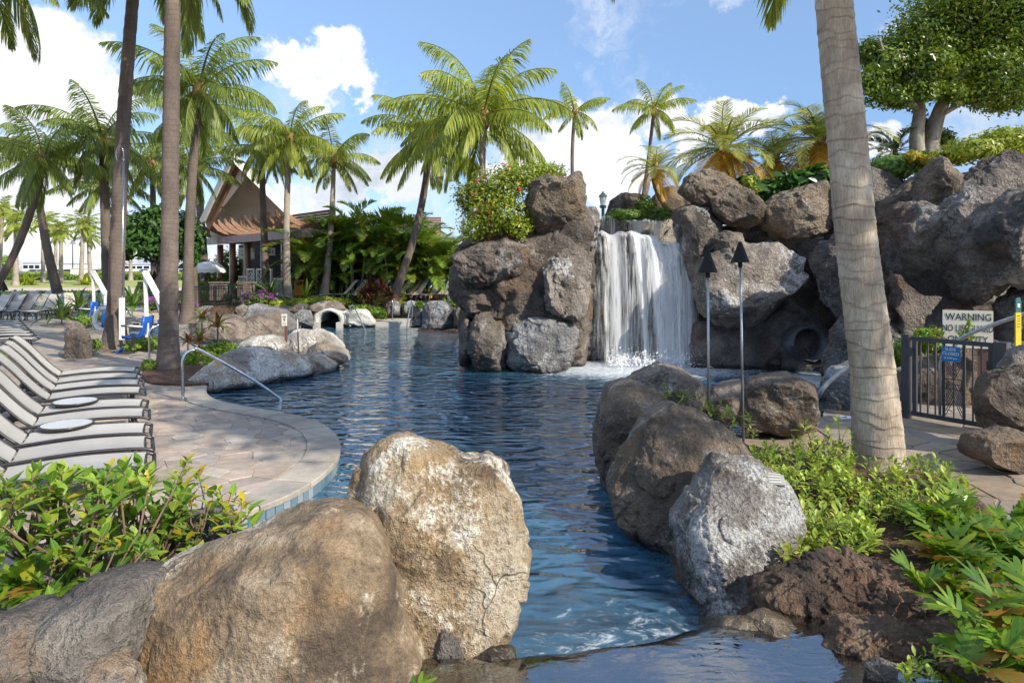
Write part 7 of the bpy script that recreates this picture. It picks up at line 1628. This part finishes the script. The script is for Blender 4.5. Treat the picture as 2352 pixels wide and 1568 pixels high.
for i, (u, v) in enumerate([(52, 652), (70, 652), (190, 655), (205, 655), (255, 648)]):
    strap_plant('yellow green lawn clump, %s from the left edge' % ordw[i], 'plant', W(u, v + 3, 82), 2.2, 16, 'lime_leaf', 60 + i, .16, group='lawn clumps', name='lawn_plant')

# ------------------------------------------------------------------ near shrubs, leaf by leaf
def leaf_mesh(name, m, wid, tip=.6, fold=.16, curl=.25, obov=False, seg=4):
    vs, fs = [], []
    for i in range(seg + 1):
        f = i / seg
        w = wid * ((math.sin(math.pi * f ** (1.35 if obov else .72)) ** .8) if 0 < f < 1 else 0.02)
        z = -curl * f * f; vs += [(f, -w / 2, z + fold * w), (f, 0, z), (f, w / 2, z + fold * w)]
    for i in range(seg):
        for j in (0, 1): fs.append((i * 3 + j, i * 3 + j + 1, (i + 1) * 3 + j + 1, (i + 1) * 3 + j))
    me = new_mesh(name, vs, fs, True); me.materials.append(MATS[m]); return me
def tips_shrub(label, cat, name, base, tips, stems_r, bark, metas, nleaf, size, seed, limit=300, up=.35, wide=1.0, group=None, pale=None):
    """stems rise from the base and fork to the tips; every tip carries a whorl of leaves"""
    p = thing(name, label, cat, tuple(base), group=group); rng = random.Random(seed); L = []
    nst = max(3, len(tips) // 7); roots = []
    for k in range(nst):
        b = Vector(base) + Vector((rng.uniform(-.5, .5) * wide, rng.uniform(-.25, .25) * wide, 0)); roots.append(b)
    groups = {}
    for tp in tips:
        k = min(range(nst), key=lambda i: (roots[i].x - tp.x) ** 2 + (roots[i].y - tp.y) ** 2 + rng.uniform(0, .05)); groups.setdefault(k, []).append(tp)
    for k, ts in groups.items():
        mb = MB(); cen = sum((t_ for t_ in ts), Vector()) / len(ts); fork = roots[k] + (cen - roots[k]) * .45 + Vector((rng.uniform(-.04, .04), rng.uniform(-.04, .04), 0))
        mb.tube([v - p.location for v in curve_pts([roots[k], (roots[k] + fork) / 2 + Vector((rng.uniform(-.05, .05), 0, .02)), fork], 4)], [stems_r] * 5 + [stems_r * .85] * 4, 7)
        for tp in ts:
            md = fork + (tp - fork) * .55 + Vector((rng.uniform(-.04, .04), rng.uniform(-.04, .04), -.03)); mb.tube([v - p.location for v in (fork, md, tp)], [stems_r * .6, stems_r * .35, stems_r * .18], 5)
        mb.build('stem', bark, p, True)
    for tp in tips:
        d0 = Vector((rng.uniform(-.6, .6), rng.uniform(-.7, .3), 1.0)).normalized(); k = nleaf + rng.randrange(-2, 3)
        for i in range(k):
            f = i / k; az = i * 2.4 + rng.uniform(-.3, .3); el = R(72 - 78 * f + rng.uniform(-12, 12)) * (1 - up) + R(40) * up
            dr = Vector((math.cos(az) * math.cos(el), math.sin(az) * math.cos(el), math.sin(el))); q = d0.to_track_quat('Z', 'Y'); dr = q @ dr
            pos = tp - d0 * (size * 1.1 * f); s = size * rng.uniform(.45, 1.2) * (.6 + .55 * f)
            rot = dr.to_track_quat('X', 'Z'); mi = rng.randrange(len(metas)) if rng.random() > (.06 if pale else 0) else -1
            L.append((pos.y, pos, rot, s, mi))
    L.sort(key=lambda a: a[0] - a[3] * 3); V, Fc = [], []; metas = metas + ([pale] if pale else [])
    big = {}
    for j, (_, pos, rot, s, mi) in enumerate(L):
        me = metas[mi]
        if j < limit:
            o = bpy.data.objects.new('leaf', me); COL.objects.link(o); o.parent = p; o.location = pos - p.location; o.rotation_mode = 'QUATERNION'; o.rotation_quaternion = rot; o.scale = (s, s, s)
        else:
            V, Fc = big.setdefault(me.materials[0].name, ([], [])); b = len(V); V += [tuple(rot @ (v.co * s) + pos - p.location) for v in me.vertices]; Fc += [tuple(i + b for i in f.vertices) for f in me.polygons]
    for mn, (V, Fc) in big.items(): o = link('inner_leaves', new_mesh('inner_leaves', V, Fc, True), mn, p); o['kind'] = 'stuff'
    return p
hl = [leaf_mesh('leaf', 'shrub_leaf', w, curl=c, fold=f) for (w, c, f) in ((.52, .2, .16), (.46, .35, .22), (.58, .1, .12), (.50, -.08, .2))]
hy = leaf_mesh('leaf', 'shrub_leaf_yellow', .46, curl=.3)
rng = random.Random(91); tips = []
for k in range(105):
    f = rng.random(); u = -30 + 470 * f + rng.uniform(-20, 20); top = np.interp(u, [-30, 60, 200, 330, 440], [1080, 1075, 1070, 1060, 1110]); v = top + 190 * rng.random() ** 1.3; tips.append(W(u, v, rng.uniform(3.95, 4.75)))
tips_shrub('leafy green hibiscus shrub filling the lower left corner', 'shrub', 'hibiscus_shrub', W(190, 1400, 4.25), tips, .022, 'bark_shrub', hl, 9, .145, 92, wide=1.3, pale=hy)
tips = [W(u, v, Y) for (u, v, Y) in [(430, 1055, 4.6), (405, 1085, 4.5), (455, 1085, 4.6), (470, 1120, 4.5), (505, 1125, 4.45), (530, 1135, 4.5), (555, 1150, 4.45), (575, 1175, 4.4), (520, 1170, 4.4), (480, 1160, 4.4), (440, 1150, 4.35), (495, 1200, 4.35), (540, 1185, 4.4), (460, 1200, 4.3), (420, 1130, 4.5), (450, 1240, 4.3), (500, 1150, 4.5)]]
tips_shrub('yellowing shrub sprays beside the largest boulder', 'shrub', 'hibiscus_shrub', W(440, 1290, 4.4), tips, .016, 'bark_shrub', hl[:2] + [hy], 8, .125, 93, wide=.6, pale=hy)
tips = [W(u, v, Y) for (u, v, Y) in [(130, 1270, 3.85), (90, 1330, 3.8), (170, 1250, 3.8), (200, 1290, 3.75), (230, 1230, 3.85), (270, 1250, 3.8), (310, 1235, 3.85), (340, 1255, 3.8), (120, 1380, 3.6), (150, 1420, 3.55)]]
tips_shrub('low bright shrub sprays in front of the split boulder', 'shrub', 'hibiscus_shrub', W(180, 1450, 3.75), tips, .018, 'bark_shrub', hl, 9, .13, 94, wide=.6, pale=hy)
rl = [leaf_mesh('leaf', 'rosette_leaf', w, curl=c, fold=.12, obov=True) for (w, c) in ((.40, .18), (.44, .05), (.36, .3))]
def region_tips(n, seed, us, tops, bots, y0, y1):
    rng = random.Random(seed); out = []
    for k in range(n):
        u = rng.uniform(us[0], us[-1]); v = np.interp(u, us, tops) + (np.interp(u, us, bots) - np.interp(u, us, tops)) * rng.random(); f = (v - min(tops)) / (max(bots) - min(tops)); out.append(W(u, v, y1 + (y0 - y1) * f + rng.uniform(-.15, .15)))
    return out
rg = 'rosette shrubs on the right bed'
tips_shrub('rosette-leaved shrub in front of the big palm trunk', 'shrub', 'rosette_shrub', W(1980, 1230, 5.6), region_tips(170, 3, [1830, 1950, 2100, 2230], [1060, 1045, 1030, 1075], [1230, 1220, 1190, 1150], 5.0, 6.5), .012, 'bark_shrub', rl, 10, .105, 95, wide=1.6, group=rg)
tips_shrub('rosette-leaved shrub left of the big palm trunk', 'shrub', 'rosette_shrub', W(1810, 1120, 6.3), region_tips(95, 4, [1720, 1800, 1900, 1960], [1030, 1000, 990, 1030], [1060, 1100, 1110, 1110], 5.8, 7.3), .012, 'bark_shrub', rl, 10, .105, 96, wide=1.2, group=rg)
tips_shrub('upright dark rosette sprays against the palm trunk', 'shrub', 'rosette_shrub', W(1910, 1080, 6.9), [W(u, v, 6.75) for (u, v) in [(1850, 970), (1870, 995), (1905, 985), (1925, 960), (1945, 985), (1930, 1010), (1890, 1020), (1860, 1025), (1955, 1020)]], .012, 'bark_shrub', rl, 11, .105, 97, wide=.5, group=rg)
tips_shrub('trailing rosette shrub over the lava bank', 'shrub', 'rosette_shrub', W(1860, 1270, 5.0), region_tips(60, 5, [1800, 1850, 1920, 2010], [1165, 1170, 1180, 1190], [1275, 1250, 1250, 1240], 4.65, 5.2), .010, 'bark_shrub', rl, 11, .105, 98, wide=.7, group=rg)
tips_shrub('sparse leafy branches at the foot of the two torches', 'shrub', 'rosette_shrub', W(1620, 985, 7.6), region_tips(75, 6, [1450, 1520, 1620, 1740], [885, 880, 905, 960], [910, 945, 985, 1000], 7.2, 8.2), .010, 'bark_shrub', rl, 8, .075, 99, wide=1.6, group=rg)
tips_shrub('small rosette sprays at the bottom right by the basin', 'shrub', 'rosette_shrub', W(2140, 1540, 3.5), region_tips(9, 7, [2080, 2150, 2220], [1500, 1485, 1500], [1550, 1550, 1550], 3.3, 3.6), .008, 'bark_shrub', rl, 9, .075, 100, wide=.3, group=rg)
# lobed ferns
def fern_mesh(seed, m, lobes=5, ln=.34, curl=.5):
    rng = random.Random(seed); V, Fc = [], []; n = lobes * 2 + 2
    def P(x, y):
        return (x - .06 * x * x, y * (1 - .08 * x), .10 * x - curl * x * x * .55 + .10 * abs(y) - .5 * y * y * .6)
    hw = .045; xs_ = [i / n for i in range(n + 1)]
    for i, x in enumerate(xs_):
        w = hw * (1.0 if x < .9 else .6) * (.4 if x < .08 else 1); V += [P(x, -w), P(x, 0), P(x, w)]
    for i in range(n):
        for j in (0, 1): Fc.append((i * 3 + j, i * 3 + j + 1, (i + 1) * 3 + j + 1, (i + 1) * 3 + j))
    for k in range(lobes):
        x = .26 + .62 * k / lobes; Lk = ln * (math.sin(math.pi * (.25 + .62 * k / lobes)) ** .7) * rng.uniform(.85, 1.12)
        for s in (-1, 1):
            x2 = x + rng.uniform(-.02, .02); bw = .115; b = len(V); ca, sa = math.cos(R(52 - 22 * k / lobes)), math.sin(R(52 - 22 * k / lobes))
            for f, w in ((0, 1.0), (.35, 1.0), (.7, .85), (.93, .5)):
                cx, cy = x2 + ca * Lk * f, hw * .6 + sa * Lk * f
                V += [P(cx - sa * bw * w * .5, s * (cy + ca * bw * w * .5)), P(cx + sa * bw * w * .5, s * (cy - ca * bw * w * .5))]
            V.append(P(x2 + ca * Lk, s * (hw * .6 + sa * Lk)))
            for q in range(3): Fc.append((b + q * 2, b + q * 2 + 1, b + q * 2 + 3, b + q * 2 + 2))
            Fc.append((b + 6, b + 7, b + 8))
    b = len(V); V += [P(.98, -.03), P(.98, .03), P(1.22, 0)]; Fc.append((b, b + 1, b + 2))
    me = new_mesh('frond', V, Fc, True); me.materials.append(MATS[m]); return me
fm = [fern_mesh(i, 'fern_leaf', 3 + i % 3, (.40 + .06 * (i % 2)), (.45, .8, .2, .6)[i % 4]) for i in range(6)]; fo_ = fern_mesh(9, 'fern_leaf_old', 5, .3, .9)
def fern(label, spots, seed, size=.42, group='lobed ferns'):
    c = sum((s for s in spots), Vector()) / len(spots); p = thing('fern', label, 'fern', (c.x, c.y, min(s.z for s in spots) - .05), group=group); rng = random.Random(seed)
    for s in spots:
        for k in range(rng.choice((3, 4, 5))):
            me = fo_ if rng.random() < .12 else fm[rng.randrange(6)]; o = bpy.data.objects.new('frond', me); COL.objects.link(o); o.parent = p; o.location = s - p.location
            az = rng.uniform(0, 6.28); el = R(rng.uniform(18, 72)); d = Vector((math.cos(az) * math.cos(el), math.sin(az) * math.cos(el) - .25, math.sin(el))); o.rotation_mode = 'QUATERNION'; o.rotation_quaternion = d.to_track_quat('X', 'Z'); sc = size * rng.uniform(.7, 1.2); o.scale = (sc, sc, sc)
def spread(n, seed, u0, u1, v0, v1, y0, y1, skew=0):
    rng = random.Random(seed); out = []
    for k in range(n):
        fu, fv = rng.random(), rng.random(); u = u0 + (u1 - u0) * fu; v = v0 + (v1 - v0) * fv + skew * (fu - .5); out.append(W(u, v, y1 + (y0 - y1) * fv))
    return out
fern('lobed fern thicket along the walkway at the right edge', spread(30, 1, 2140, 2390, 1190, 1330, 4.5, 5.4, 60), 2, .28)
fern('lobed fern clump above the lava bank', spread(13, 3, 2120, 2260, 1280, 1400, 4.1, 4.7, 30), 4, .26)
fern('large lobed ferns in the bottom right corner', spread(15, 5, 2220, 2420, 1390, 1570, 3.2, 3.8), 6, .30)
fern('dark lobed fern at the foot of the hibiscus shrub', spread(8, 7, -10, 240, 1340, 1440, 3.6, 4.0), 8, .30)
fern('single fern frond poking up before the largest boulder', [W(925, 1640, 2.75)], 10, .22)
rng = random.Random(3); gr = MB()
for k in range(500):
    p_ = W(rng.uniform(1880, 2150), rng.uniform(1230, 1330), rng.uniform(4.3, 5.2)); a_ = rng.uniform(0, 6.28); l_ = rng.uniform(.02, .06); z_ = .19
    gr.add([(p_.x, p_.y, z_), (p_.x + l_ * math.cos(a_), p_.y + l_ * math.sin(a_), z_ + rng.uniform(0, .02)), (p_.x + l_ * .5 * math.cos(a_ + .5), p_.y + l_ * .5 * math.sin(a_ + .5), z_ + .01)], [(0, 1, 2)])
tag(gr.build('leaf_litter', 'mulch'), 'dry leaf litter on the right planting bed', 'leaf litter', kind='stuff')
